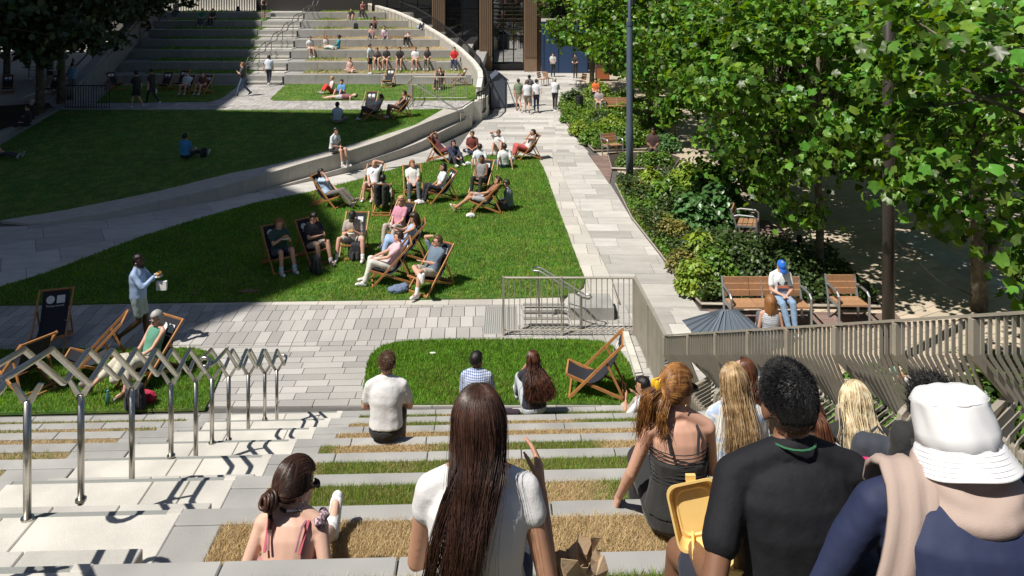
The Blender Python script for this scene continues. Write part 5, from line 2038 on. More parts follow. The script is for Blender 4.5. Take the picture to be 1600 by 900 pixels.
sitter('man in grey-blue tee and sunglasses with one arm raised over his head', 672, 452, -128, chair='frontmost deckchair on the big lawn, under the man with a raised arm', skin='light', hair='brown', top=(.13, .18, .24), bottom=(.46, .42, .35), leg='short', shoe=(.62, .6, .56), socks=.10,
       arms=('across', 'brow'), lean=24, shades=True, hy=-35, kn=[(-.10, .41, .52), (.10, .38, .56)], an=[(-.12, .52, .09), (-.30, .56, .46)])
# --- middle group
sitter('long-haired woman in pale blue shirt and brown trousers, leftmost of the middle group', 514, 322, -18, chair='deckchair in side view at the left of the middle group', skin='light', hair='black', style='long', sex='f', top=(.45, .58, .75), bottom=(.15, .13, .11), shoe=(.02, .02, .02),
       arms=('lap', 'face'), lean=28, kn=[(-.1, .42, .50), (.1, .43, .50)], an=[(-.10, .78, .20), (.1, .80, .14)])
sitter('bald man in white tee with a blue bag strap shading his face', 582, 308, -95, chair='deckchair under the bald man with the blue strap', skin='light', hair='bald', top=(.66, .67, .70), bottom=(.55, .50, .45), leg='short', shoe=(.5, .5, .5), arms=('brow', 'lap'), lean=22, strap=(.08, .14, .28))
sitter('dark-haired person seen from behind over the canvas of a deckchair', 600, 330, 90, chair='deckchair seen from behind, a black jacket hung on its back', skin='tan', hair='black', top=(.4, .42, .40), bottom=(.5, .5, .46), arms=('lap', 'lap'), lean=20)
jk = thing('jacket', 'black jacket hung over the back of the deckchair seen from behind', 'jacket', (*G(600, 330, .03), .03), 0)
o = MB().cap((-.12, -.52, .84), (-.10, -.42, .35), .09, .10, 10).cap((.12, -.52, .84), (.10, -.42, .35), .09, .10, 10).build('body', cloth((.012, .012, .014)), jk)
remesh(o, .02)
folds(o, .1, .03)
sitter('sandy-haired man in white tee and grey trousers leaning to his neighbour', 645, 309, -78, chair='deckchair under the sandy-haired man in grey trousers', skin='light', hair='ginger', top=(.68, .67, .63), bottom=(.10, .11, .13), shoe=(.4, .4, .4), arms=('lap', 'lap'), lean=14, hy=30)
sitter('black-haired woman in white top and black trousers turned left, at the middle', 688, 314, 205, chair='deckchair in side view under the black-haired woman in white', skin='tan', hair='black', style='mid', sex='f', top=(.62, .66, .72), bottom=(.02, .02, .03), shoe=(.6, .6, .6), arms=('lap', 'lap'), lean=10)
sitter('dark-skinned man in grey tank top and black trousers, upright', 752, 299, -108, chair='deckchair behind the man in the grey tank top', skin='brown', hair='black', style='crop', top=(.25, .25, .25), sleeve='none', bottom=(.02, .02, .02), shoe=(.3, .3, .3), arms=('lap', 'lap'), lean=6)
sitter('reclining man in brown patterned shirt, grey shorts and tan boots', 758, 331, 178, chair='low deckchair in side view under the reclining man', skin='tan', hair='dkbrown', top='brown_pattern', bottom=(.36, .36, .38), leg='short', shoe=(.42, .24, .08), arms=('thigh', 'brow'), lean=42,
       kn=[(-.1, .43, .44), (.12, .40, .50)], an=[(-.1, .84, .14), (.12, .74, .12)])
x, y = G(796, 328, .03)
person('man in grey tee with a printed back sitting cross-legged on the grass', x, y, .03, 172, 'floor', hair='dkbrown', top=(.16, .19, .23), bottom=(.05, .05, .06), shoe=(.1, .1, .1), arms=('lap', 'lap'), lean=-6, hp=-15)
# --- far group at the tip of the lawn
sitter('man in maroon with both hands behind his head at the tip of the lawn', 690, 252, -14, chair='deckchair in side view at the left of the far group', skin='light', hair='brown', top=(.16, .04, .045), bottom=(.16, .04, .045), shoe=(.1, .1, .1), arms=('head', 'head'), lean=34)
x, y = G(708, 256, .03)
person('person in dark navy hoodie with the hood up, in the far group', x, y, .03, -60, 'kneesup', top=(.02, .03, .07), sleeve='long', bottom=(.03, .03, .05), hair='black', hat=('hood', (.02, .03, .07)), arms=('hug', 'hug'), skin='light')
x, y = G(738, 240, .03)
person('man in dark red tee sitting facing the camera in the far group', x, y, .03, -90, 'floor', top=(.16, .035, .03), bottom=(.03, .04, .07), hair='brown', style='short', skin='tan', arms=('lap', 'lap'))
x, y = G(750, 262, .03)
person('man in white tee leaning on his arms, back to the camera, left of two', x, y, .03, 88, 'floor', top=(.66, .70, .76), bottom=(.4, .35, .3), leg='short', hair='dkbrown', arms=('prop', 'prop'), lean=10)
x, y = G(779, 238, .03)
person('person in white top with a hand to the forehead in the far group', x, y, .03, -100, 'kneesup', top=(.66, .66, .66), bottom=(.35, .3, .22), leg='short', hair='brown', arms=('knee', 'brow'))
x, y = G(788, 262, .03)
person('man in white tee and jeans, back to the camera, right of two', x, y, .03, 95, 'floor', top=(.68, .70, .72), bottom=(.05, .09, .18), hair='dkbrown', arms=('prop', 'prop'), lean=8)
sitter('woman in white and red in the far right deckchair of the lawn tip', 823, 248, 196, chair='deckchair in side view at the far right tip of the lawn', sex='f', skin='tan', hair='black', style='bun', top=(.66, .60, .60), sleeve='none', bottom=(.50, .10, .09), leg='skirt', arms=('face', 'lap'), lean=26)
# bags
backpack('black backpack standing in the shade between the two left men', *G(494, 428, .03), .03, R(-40))
backpack('black backpack between the feet of the man in beige', *G(556, 407, .03), .03, R(180))
bg_ = thing('folded_jacket', 'crumpled grey-blue jacket lying on the grass by the white trousers', 'jacket', (*G(622, 457, .03), .03), R(15))
o = MB().ell((0, 0, .07), (.22, .13, .10), nu=18, nv=10).ell((.12, .03, .10), (.12, .1, .08)).build('body', cloth((.14, .19, .30)), bg_)
remesh(o, .014)
folds(o, .06, .05)
for px, py, lb_, c_ in ((654, 319, 'white plastic bag on the grass between two deckchairs', (.7, .7, .7)), (735, 340, 'small white paper scrap under the reclining man', (.7, .7, .68)), (731, 258, 'pale plastic bag beside the far group', (.55, .62, .6))):
    b_ = thing('plastic_bag', lb_, 'bag', (*G(px, py, .03), .03))
    o = MB().ell((0, 0, .06), (.14, .09, .07), nu=14, nv=8).build('body', cloth(c_), b_)
    remesh(o, .016)
    folds(o, .05, .05)
# --- left foreground lawn
deck('deckchair with a white disc and square on its black canvas, in shade at the left', 79, 545, -72)
deck('deckchair turned away at the far left edge, its dark canvas seen from behind', 36, 606, 150)
deck('empty deckchair between the printed one and the grey-haired woman, seen side-on', 148, 584, 196)
sitter('grey-haired woman in sunglasses reading in a deckchair behind the zigzag rail', 232, 596, -118, chair='deckchair under the grey-haired woman', sex='f', skin='light', hair='grey', style='bob', top=(.10, .28, .20), sleeve='none', bottom=(.55, .52, .42), leg='skirt', shoe=(.2, .12, .07),
       arms=('lap', 'lap'), hold='phone', lean=18, shades=True, hp=-25, kn=[(-.12, .40, .50), (.18, .40, .50)], an=[(-.12, .52, .09), (.42, .72, .14)])
backpack('black and white backpack on the grass at the foot of the grey-haired woman', *G(211, 640, .03), .03, R(10), sc=.95, accent=(.5, .5, .5))
rb = thing('red_cloth', 'crumpled red cloth lying behind the black backpack', 'cloth', (*G(226, 630, .03), .03))
o = MB().ell((0, 0, .1), (.2, .07, .12)).build('body', cloth((.45, .02, .06)), rb)
remesh(o, .016)
folds(o, .05, .05)
wbt = thing('water_bottle', 'clear blue water bottle standing on the grass by the sandals', 'bottle', (*G(168, 633, .03), .03))
MB().tube([(0, 0, 0), (0, 0, .16), (0, 0, .19), (0, 0, .21)], [.034, .034, .015, .014], 10).build('body', mat('bottle_plastic', (.15, .4, .45), .1, trans=.7), wbt, smooth=True)
MB().tube([(0, 0, .212), (0, 0, .232)], .016, 10).build('cap', cloth((.1, .35, .4)), wbt)
# walking man
x, y = G(216, 541)
D = person('man in light blue shirt and grey shorts walking right with wrapped food', x, y, 0, 4, 'walk', skin='dark', hair='black', style='crop', top='chambray', sleeve='long', bottom=(.36, .42, .42), leg='short', shoe=(.012, .012, .014), arms=('eat', 'eat'), hold='food', hs=1.0, hy=-12, shades=True, lod=1,
           kn=[(-.07, .10, .50), (.08, .06, .50)], an=[(-.08, .12, .095), (.10, -.30, .22)], lean=2)
MB().cap(D['HM'] @ V(0, .055, -.075), D['HM'] @ V(0, .07, -.10), .046, .036).build('beard', hair_m('black'), D['t'], smooth=True)
MB().ell(D['HM'] @ V(.085, .0, -.02), (.008, .008, .012), nu=8, nv=6).build('earbud', cloth((.75, .75, .75)), D['t'])
MB().prism([(-.02, -.09), (.02, -.09), (.03, .09), (-.03, .09)], 0, .16).build('paper_bag', cloth((.72, .72, .70)), D['t'], loc=(.02, .42, 1.02))
# near lawn
deck('empty deckchair in side view on the small sunny lawn', 928, 612, 172)
wp = thing('paper_scrap', 'small white paper scrap on the small sunny lawn', 'litter', (*G(676, 553, .04), .05))
MB().ell((0, 0, .01), (.06, .03, .012), nu=7, nv=4).build('scrap', cloth((.7, .7, .7)), wp)

# --- upper lawn


def hz(px, py):
    """height of the upper lawn at a photo pixel"""
    z = .5
    for _ in range(6):
        x, y = G(px, py, z)
        best = min(range(40), key=lambda i: abs(front[i].x + (rear[i].x - front[i].x) * .5 - x) + abs(0))
        f, r = front[best], rear[best]
        t = max(0, min(1, (y - f.y) / max(.1, r.y - f.y)))
        z = .5 * z + .5 * (f.z + (r.z - f.z) * t)
    return z


def onlawn(px, py):
    z = hz(px, py) + .02
    return (*G(px, py, z), z)


person('man in bright blue tee sitting on the shaded lawn, back to the camera', *onlawn(289, 248), 78, 'floor', top=(.05, .24, .50), bottom=(.02, .02, .02), hair='black', skin='tan', lod=1, kn=[(-.2, .36, .2), (.25, .33, .2)], an=[(-.15, .7, .08), (.45, .55, .08)])
backpack('black bag lying on the grass to the right of the man in bright blue', *onlawn(318, 246), R(70), sc=.8)
person('person in pale tee kneeling at the shade edge, back to the camera', *onlawn(527, 193), 90, 'floor', top=(.45, .55, .66), bottom=(.25, .25, .22), hair='black', skin='brown', lod=0)
person('man in white tee with a cross-body strap sitting on the retaining wall', *G(521, 238, .72), .72, -25, 'sit', top=(.66, .70, .76), bottom=(.03, .03, .03), leg='short', shoe=(.5, .5, .5), socks=.08, hair='black', skin='light', strap=(.02, .02, .03), lean=-8, lod=1)
person('legs of someone lying on the shaded lawn, cut off by the left edge', *onlawn(-8, 248), 5, 'out', top=(.05, .05, .05), bottom=(.04, .04, .05), shoe=(.4, .42, .4), lod=0, hair='black')
z = hz(572, 188)
deck('deckchair with a printed canvas behind the reclining pair on the upper lawn', 577, 178, -95, hz(577, 178) + .02)
sitter('person in pale blue tee reclining on the upper lawn, facing left', 583, 187, 190, z=z + .02, chair='deckchair in side view at the shade edge of the upper lawn', top=(.45, .58, .72), bottom=(.04, .04, .05), shoe=(.5, .5, .55), hair='black', lean=34, lod=0)
sitter('woman in black top and brown trousers sunning on the upper lawn', 624, 183, -152, z=hz(624, 183) + .02, chair='deckchair under the woman in black, nearest the railing', sex='f', skin='tan', hair='dkbrown', style='bun', top=(.015, .015, .018), sleeve='none', bottom=(.16, .09, .07), shoe=(.5, .5, .5), lean=22, lod=0,
       arms=('lap', 'lap'))
# --- terrace lawns (z = 1)
deck('empty deckchair on the terrace lawn facing the camera', 607, 135, -100, 1.04)
deck('empty deckchair turned left at the right end of the terrace lawn', 716, 133, 200, 1.04)
sitter('person in black reading behind the thin terrace railing', 686, 139, -95, z=1.04, chair='deckchair behind the thin bar railing', top=(.03, .03, .03), bottom=(.02, .02, .02), hair='brown', style='mid', sex='f', lean=18, lod=0, arms=('face', 'lap'))
x, y = G(519, 146, 1.04)
person('woman in a long red skirt sitting on the sunny terrace lawn', x, y, 1.04, -150, 'kneesup', sex='f', top=(.66, .58, .58), bottom=(.60, .04, .03), leg='skirt', hair='blonde', style='bun', lod=0, skin='light')
x, y = G(534, 152, 1.04)
person('person in blue shorts sitting just behind the sunbather', x, y, 1.04, -110, 'kneesup', top=(.10, .28, .55), bottom=(.08, .2, .45), leg='short', lod=0, hair='dkbrown', skin='light')
x, y = G(536, 153.5, 1.04)
person('pale sunbather lying flat on a towel on the terrace lawn', x, y - .35, 1.04, 184, 'lie', sex='f', top=(.25, .1, .1), sleeve='none', bottom=(.5, .5, .55), leg='mini', shoe=None, lod=0, hair='black', skin='pale', an=[(-.10, .84, .08), (.12, .84, .08)], kn=[(-.1, .42, .14), (.1, .42, .14)], arms=('down', 'down'))
for i, (px, py, fc, lb_) in enumerate(((258, 141, -88, 'empty black deckchair in the shade, leftmost on the shaded terrace lawn'), (283, 138, -92, 'tall empty deckchair behind the shaded seated pair'))):
    deck(lb_, px, py, fc, 1.04)
sitter('person in white tee in the shade, left of the seated pair', 292, 147, -92, z=1.04, chair='shaded deckchair under the person in white', top=(.6, .64, .7), bottom=(.3, .25, .2), leg='short', lod=0, hair='black', lean=6)
sitter('person in dark red bending forward in the shade, right of the seated pair', 318, 147, -104, z=1.04, chair='shaded deckchair under the person in dark red', top=(.16, .05, .05), bottom=(.16, .05, .05), leg='short', lod=0, hair='brown', lean=-8, hy=20)
for px, py, fc, z_, lb_ in ((82, 147, -90, .99, 'dark empty deckchair on the dim paving between two trunks'), (12, 146, -60, .99, 'dark seat at the far left edge of the dim paving'), (180, 140, -30, 1.04, 'shaded deckchair by the foot of the sloping wall')):
    deck(lb_, px, py, fc, z_)

# --- walkers on the upper terrace and beyond
for lb_, px, py, z_, fc, kw in (
        ('man in black tee and shorts walking in the shade, left of two', 214, 170, 1.0, 150, dict(top=(.012, .012, .014), bottom=(.015, .015, .015), leg='short', hair='black', shoe=(.6, .6, .62), arms=('phone', 'down'))),
        ('man in black carrying a white bag, right of two walkers in shade', 238, 165, 1.0, 160, dict(top=(.012, .012, .014), bottom=(.03, .035, .04), hair='black', shoe=(.6, .6, .62), arms=('down', 'down'), hold='bag')),
        ('woman in grey tee and jeans walking left at the foot of the stairway', 380, 150, 1.0, 195, dict(top=(.06, .06, .065), bottom=(.06, .10, .17), hair='ginger', shoe=(.05, .05, .06), arms=('eat', 'eat'))),
        ('man in white tee and dark trousers going up the far stairway', 420, 134, 1.0, 95, dict(top=(.62, .67, .76), bottom=(.015, .02, .035), hair='black', shoe=(.65, .65, .66), arms=('down', 'down'))),
        ('man in sage green shirt and pale shorts walking away on the path', 810, 174, 0, 92, dict(top=(.17, .22, .14), bottom=(.55, .46, .38), leg='short', hair='dkbrown', shoe=(.35, .25, .2), arms=('down', 'down'))),
        ('man in white shirt and khaki shorts walking away on the path', 824, 177, 0, 90, dict(top=(.62, .64, .68), bottom=(.22, .19, .15), leg='short', hair='brown', shoe=(.15, .12, .1), arms=('down', 'swingf'))),
        ('man hidden behind the two white-shirted walkers', 827, 166, 0, 90, dict(top=(.1, .1, .12), bottom=(.05, .05, .06), hair='black', shoe=(.1, .1, .1), arms=('down', 'down'))),
        ('man in white short-sleeved shirt and navy trousers walking away', 838, 175, 0, 88, dict(top=(.66, .68, .72), bottom=(.015, .02, .05), hair='black', shoe=(.1, .1, .1), arms=('down', 'swingb'))),
        ('man in white shirt and black trousers passing the far bushes', 867, 172, 0, 80, dict(top=(.66, .66, .70), sleeve='long', bottom=(.015, .015, .02), hair='grey', style='crop', shoe=(.1, .1, .1), arms=('phone', 'phone'))),
        ('person in grey standing at the café under the farthest tree', 899, 122, 0, -120, dict(top=(.015, .015, .02), bottom=(.015, .015, .02), hair='black', shoe=(.1, .1, .1))),
        ('person in white beside the brown planter, half hidden by leaves', 864, 120, 0, -90, dict(top=(.5, .5, .5), bottom=(.02, .02, .02), hair='black', shoe=(.1, .1, .1))),
        ('person in a pale blue top standing by the corner railing in the shade', 113, 152, .99, 100, dict(top=(.20, .38, .66), bottom=(.2, .2, .22), hair='black', shoe=(.1, .1, .1))),
        ('woman in black shorts standing at the top of the shaded seating', 412, 30, 3.94, -60, dict(top=(.012, .012, .012), bottom=(.012, .012, .012), leg='mini', hair='black', sex='f', shoe=(.3, .2, .15), sleeve='none')),
        ('man in white tee and black shorts standing among the seated group', 578, 116, 1.49, -20, dict(top=(.64, .68, .74), bottom=(.015, .015, .015), leg='short', hair='dkbrown', shoe=(.65, .65, .65), arms=('phone', 'down')))):
    x, y = G(px, py, z_)
    person(lb_, x, y, z_, fc, 'walk' if 'walk' in lb_ or 'going' in lb_ or 'pass' in lb_ else 'stand', lod=0, **kw)
# --- seated on the far steps: (label, px of seat, row index, facing, ...)


def step_sit(lb_, px, row, fc=-90, pose='sit', back=.22, **kw):
    z_ = SZ[row] + .49
    y = SD[row] + back
    person(lb_, (px - 800) * y / F, y, z_, fc, pose, lod=0, **kw)


W_, K_, G_ = (.66, .68, .70), (.015, .015, .018), (.15, .15, .16)
for a in (
        ('man in white tee perched at the left end of a sunlit row', 484, 2, -60, 'sit', dict(top=W_, bottom=(.5, .47, .42), leg='short', hair='brown', lean=-10)),
        ('woman in a summer dress sitting on the sunlit row beside the teal dress', 510, 2, -40, 'out', dict(sex='f', top=(.6, .5, .45), bottom=(.6, .58, .5), leg='skirt', hair='ginger', style='mid', back=.9)),
        ('woman in a teal dress lounging on the sunlit steps', 528, 2, 195, 'out', dict(sex='f', top=(.02, .33, .38), bottom=(.02, .33, .38), leg='skirt', hair='black', style='afro', skin='brown', back=.9)),
        ('man in black tee sitting on the second highest sunlit row', 549, 5, -90, 'kneesup', dict(top=K_, bottom=(.5, .42, .33), leg='short', hair='black', back=.9)),
        ('woman in maroon top with folded arms on the highest row', 567, 6, -90, 'sit', dict(sex='f', top=(.18, .04, .05), sleeve='none', bottom=K_, hair='dkbrown', style='mid', arms=('across', 'across'))),
        ('person in brown top sitting alone below the highest rows', 585, 4, -100, 'kneesup', dict(top=(.2, .1, .08), bottom=K_, hair='black', skin='brown', back=.7)),
        ('man in pale shirt at the back left of the seated cluster', 581, 3, -90, 'kneesup', dict(top=(.45, .25, .2), bottom=G_, hair='bald', back=.8)),
        ('woman in white vest at the back right of the seated cluster', 600, 3, -70, 'kneesup', dict(sex='f', top=W_, sleeve='none', bottom=(.35, .2, .25), hair='brown', style='bun', back=.7)),
        ('person in dark tee leaning on his knees beside the standing man', 590, 1, -90, 'sit', dict(top=(.1, .09, .10), bottom=(.1, .09, .09), leg='short', hair='brown', lean=-16)),
        ('man in black tee and pale shorts in the front sunlit row', 604, 1, -92, 'sit', dict(top=K_, bottom=(.55, .42, .38), leg='short', hair='brown', arms=('lap', 'lap'))),
        ('man in black printed tee and black shorts in the front sunlit row', 625, 1, -90, 'sit', dict(top=K_, bottom=K_, leg='short', hair='dkbrown', arms=('thigh', 'thigh'))),
        ('man in white tee and cream shorts in the front sunlit row', 649, 1, -90, 'sit', dict(top=W_, bottom=(.6, .5, .34), leg='short', hair='ginger', shoe=(.65, .65, .65))),
        ('long-haired woman in black tee and khaki trousers in the front row', 668, 1, -94, 'sit', dict(sex='f', top=K_, bottom=(.2, .18, .13), hair='black', style='mid')),
        ('man in bright red polo and blue jeans at the right of the front row', 710, 1, -90, 'sit', dict(top=(.55, .02, .02), bottom=(.02, .05, .15), hair='brown', arms=('thigh', 'thigh'))),
        ('woman in pink top sitting low on the bottom sunlit row', 547, 0, -80, 'floor', dict(sex='f', top=(.6, .4, .35), sleeve='none', bottom=(.3, .2, .18), leg='short', hair='dkbrown', style='bun', back=1.2)),
        ('person lying back with black trousers bent over the step edge', 636, 3, -90, 'sit', dict(top=(.5, .35, .3), bottom=K_, lean=80, hair='black')),
        ('person on their back with black knees raised, near the balustrade', 658, 4, -70, 'lie', dict(top=(.3, .4, .6), bottom=K_, hair='black', back=.6, kn=[(-.1, .3, .42), (.12, .3, .4)], an=[(-.1, .5, .08), (.12, .5, .08)])),
        ('woman in a green top, left of the couple on the shaded steps', 316, 5, -85, 'sit', dict(sex='f', top=(.02, .22, .12), bottom=(.1, .1, .1), leg='skirt', hair='ginger', style='bun', skin='pale')),
        ('person in dark brown, right of the couple on the shaded steps', 333, 5, -95, 'sit', dict(top=(.06, .05, .05), bottom=(.04, .03, .03), hair='brown')),
        ('figure in black sitting at the left end of the shaded steps', 234, 4, -150, 'sit', dict(top=K_, bottom=K_, hair='black', lean=-14)),
        ('woman in jeans sitting at the top left of the shaded steps', 275, 6, -80, 'sit', dict(sex='f', top=(.3, .28, .25), bottom=(.04, .07, .13), hair='brown', style='mid'))):
    lb_, px, row, fc, pose, kw = a
    step_sit(lb_, px, row, fc, pose, **kw)
for px, row, lb_ in ((556, 4, 'black rucksack left alone on the sunlit steps'), (372, 6, 'dark bag on a white cloth on the shaded steps')):
    y = SD[row] + .9
    backpack(lb_, (px - 800) * y / F, y, SZ[row] + .49, 0)
tw_ = thing('towel', 'white cloth spread on the shaded top steps', 'cloth', ((378 - 800) * 58.1 / F, 58.1, SZ[6] + .50))
MB().box((0, 0, .01), (1.6, .5, .02)).build('cloth', cloth((.7, .7, .72)), tw_)
# people under the right trees
x, y = G(1217, 497)
D = person('man in white printed tee, jeans and bright blue cap sitting on the long bench', 5.17, 14.83, .46, -88, 'sit', scale=.95, skin='light', hair='grey', style='crop', hat=('cap', (.01, .13, .60)), top=(.68, .70, .72), bottom=(.22, .33, .48), shoe=(.45, .5, .42), arms=('lap', 'lap'), lean=-4, hp=-34, lod=1,
           kn=[(-.10, .42, .14), (.10, .42, .12)], an=[(-.12, .50, -.36), (.02, .56, -.36)])
MB().box((0, .145, .42), (.20, .012, .06)).build('shirt_print', cloth((.04, .05, .08)), D['t'])
MB().box((0, .143, .35), (.22, .012, .05)).build('shirt_print', cloth((.6, .2, .1)), D['t'])
MB().box((0, .147, .29), (.20, .012, .05)).build('shirt_print', cloth((.05, .06, .12)), D['t'])
x, y = G(1206, 520)
person('ginger-haired woman in a grey striped top sitting low by the bench', 4.70, 13.95, 0.04, 80, 'kneesup', sex='f', skin='light', hair='ginger', style='curly', top='grey_stripe', sleeve='none', bottom=(.1, .1, .12), arms=('down', 'down'), lod=1)
x, y = G(1025, 262)
person('person in dark clothes sitting behind the clipped hedge', x, y + .6, .45, -100, 'sit', top=(.06, .03, .03), bottom=(.03, .03, .03), hair='black', skin='brown', lod=0)
x, y = G(931, 160)
person('person in an orange top sitting among the far bushes', x, y, .45, -110, 'sit', top=(.6, .14, .03), bottom=(.03, .03, .04), hair='black', lod=0)
x, y = G(936, 178)
person('pink-faced person reclining at the long low bench', x, y, .45, -100, 'sit', top=(.35, .3, .3), bottom=(.25, .2, .2), hair='brown', lod=0)
person('dark-clothed person sitting on the kerb at the far left edge of the shaded lawn', *G(44, 200, .9), .95, 200, 'sit', top=(.015, .015, .018), bottom=(.015, .015, .015), sleeve='long', hair='black', lod=0)
person('second dark figure sitting close behind the one on the left kerb', *G(50, 190, .9), .95, 215, 'sit', top=(.02, .02, .02), bottom=(.015, .015, .015), sleeve='long', hair='grey', lod=0)
# café tables in the dim left corner
for i in range(5):
    t = thing('cafe_table', ['leftmost', 'second', 'middle', 'fourth', 'rightmost'][i] + ' of the small white café tables in the dim left corner', 'table', (*G(45 + i * 14, 124 + (i % 2) * 5, 1.0), 1.0), 0, 'café tables in the dim left corner')
    MB().tube([(0, 0, .70), (0, 0, .73)], .4, 12).build('table_top', cloth((.6, .58, .55)), t)
    MB().tube([(0, 0, 0), (0, 0, .7)], .03, 6).build('leg', MG('steel'), t)
    MB().tube([(0, 0, 0), (0, 0, .03)], .22, 10).build('base', MG('steel'), t)
# ------------------------------------------------------------------ the people sitting close to the camera


def tubes_np(name, paths, r0, r1, m, parent, sides=3):
    """paths (n,k,3) -> thin tapering hair tubes in one mesh"""
    n, k, _ = paths.shape
    t = np.gradient(paths, axis=1)
    t /= np.linalg.norm(t, axis=2, keepdims=True) + 1e-9
    ref = np.array([0.3, 1.0, 0.2])
    a = np.cross(t, ref)
    a /= np.linalg.norm(a, axis=2, keepdims=True) + 1e-9
    b = np.cross(t, a)
    rad = np.linspace(r0, r1, k)[None, :, None] * np.random.default_rng(1).uniform(.6, 1.3, (n, 1, 1))
    rings = []
    for s in range(sides):
        an = 2 * PI * s / sides
        rings.append(paths + rad * (math.cos(an) * a + math.sin(an) * b))
    vs = np.stack(rings, 2).reshape(-1, 3)              # n,k,sides
    base = (np.arange(n) * k * sides)[:, None, None]
    i = (np.arange(k - 1) * sides)[None, :, None]
    s = np.arange(sides)[None, None, :]
    s2 = (s + 1) % sides
    f = np.stack([base + i + s, base + i + s2, base + i + sides + s2, base + i + sides + s], 3).reshape(-1, 4)
    return npmesh(name, vs, f, m, smooth=True, parent=parent)


def strand_m(name, col, col2=None, rough=.32):
    return mat(name, col, rough + .08, var=.5, spec=.4, hvar=.006, col2=col2, c2s=22, c2lo=.4, c2hi=.62)


HRX, HRY, HRZ = .084, .102, .110


def xform(M, P):
    A = np.array(M)
    return P @ A[:3, :3].T + A[:3, 3]


def backline(D, z, extra=.03):
    P, N = D['P'], D['N']
    u = np.clip((z - P.z) / max(.1, (N.z - P.z)), 0, 1)
    y = P.y + (N.y - P.y) * u - .112 - extra + .05 * np.clip((u - .8) / .2, 0, 1)
    return y


def long_hair(D, levels, m, n=2200, r=.0016, phi_max=2.0, wave=0, mess=.006, seed=1, under=None, part=0.0, lift=0.0, out=.0):
    """hair falling from the crown down the back; levels = (dz below head centre, x centre, half width, thickness)"""
    rg = np.random.default_rng(seed)
    HM = D['HM']
    hc = np.array(HM.translation)
    lv = np.array(levels)

    def surf(phi, th0, lay, kk=8, kh=16):
        n_ = len(phi)
        pts = []
        for j in range(kk):
            t = j / (kk - 1)
            th = th0 + (1.72 - th0) * t
            ph = phi * (1 - .28 * t * (np.abs(phi) / phi_max))
            rr = 1 + lift + lay * .05
            x = HRX * rr * np.sin(th) * np.sin(ph) + part * (1 - t)
            y = -HRY * rr * np.sin(th) * np.cos(ph) - .014
            z = HRZ * rr * np.cos(th) + .020
            pts.append(xform(HM, np.stack([x, y, z], 1)))
        p1 = pts[-1]
        s = phi / phi_max
        top = p1[:, 2] - hc[2]
        L = lv[-1, 0] * rg.uniform(.86, 1.04, n_)
        for j in range(1, kh + 1):
            t = j / kh
            dz = top + (-L - top) * t
            xc = np.interp(-dz, lv[:, 0], lv[:, 1])
            hw = np.interp(-dz, lv[:, 0], lv[:, 2])
            tk = np.interp(-dz, lv[:, 0], lv[:, 3])
            x = hc[0] + xc + s * hw
            z = hc[2] + dz
            yb = backline(D, z) - tk * np.sqrt(np.clip(1 - s * s, 0, 1)) * (.55 + .45 * lay) - out
            yh = p1[:, 1]
            w = np.clip(t * 2.6, 0, 1)
            w = w * w * (3 - 2 * w)
            x = p1[:, 0] * (1 - w) + x * w
            y = yh * (1 - w) + yb * w
            pts.append(np.stack([x, y, z], 1))
        return np.stack(pts, 1)
    # under layer: a closed sheet
    ph = np.linspace(-phi_max, phi_max, 40)
    A = surf(ph, np.full(40, .02), np.full(40, .0))
    me = MB()
    k = A.shape[1]
    inner = A.copy()
    inner[:, :, 1] += .018
    for arr_ in (A, inner):
        o_ = len(me.v)
        me.v += [tuple(q) for q in arr_.reshape(-1, 3)]
        me.f += [(o_ + i * k + j, o_ + i * k + j + 1, o_ + (i + 1) * k + j + 1, o_ + (i + 1) * k + j) for i in range(39) for j in range(k - 1)]
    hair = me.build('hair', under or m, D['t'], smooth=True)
    phi = rg.uniform(-phi_max, phi_max, n)
    P_ = surf(phi, np.abs(rg.normal(0, .55, n)).clip(0, 1.5), rg.uniform(.1, 1, n))
    tt = np.linspace(0, 1, P_.shape[1])[None, :, None]
    off = rg.normal(0, mess, (n, 1, 3)) * tt ** 1.5 * 2
    off[:max(20, n // 28)] *= 3.2
    off[:, :, 2] *= .3
    P_ = P_ + off
    grp = rg.integers(0, 46, n)
    goff = rg.normal(0, 1, (46, 3))[grp][:, None, :] * np.array([1, .35, 0])
    P_ += goff * (tt ** 2) * mess * .9
    if wave:
        fr = rg.uniform(34, 46, (n, 1))
        phs = rg.uniform(0, 6.28, (46,))[grp][:, None] + rg.normal(0, .5, (n, 1))
        P_[:, :, 0] += wave * np.sin(P_[:, :, 2] * fr + phs) * tt[:, :, 0]
        P_[:, :, 1] -= np.abs(wave * np.cos(P_[:, :, 2] * fr + phs)) * tt[:, :, 0]
    tubes_np('hair_strands', P_, r, r * .45, m, hair)
    return hair


def slerp_paths(roots, target, rr, k=12):
    """directions roots (n,3) swept over the skull to target dir"""
    t = np.array(target, float)
    t /= np.linalg.norm(t)
    dot = np.clip(roots @ t, -1, 1)
    om = np.arccos(dot)[:, None]
    out = []
    for j in range(k):
        s = j / (k - 1) * .97
        d = (np.sin((1 - s) * om) * roots + np.sin(s * om) * t) / (np.sin(om) + 1e-6)
        out.append(d * np.array([HRX, HRY, HRZ]) * (rr[:, None] + .02 * math.sin(PI * s)) + np.array([0, -.014, .02]))
    return np.stack(out, 1)


def scalp_dirs(n, rg, ymax=.45, zmin=-.35):
    d = rg.normal(size=(n * 4, 3))
    d /= np.linalg.norm(d, axis=1, keepdims=True)
    ok = ~((d[:, 1] > ymax) & (d[:, 2] < .45)) & (d[:, 2] > zmin - .25 * (d[:, 1] < 0)) & ~((np.abs(d[:, 0]) > .6) & (d[:, 2] < -.15) & (d[:, 1] > -.25))
    return d[ok][:n]


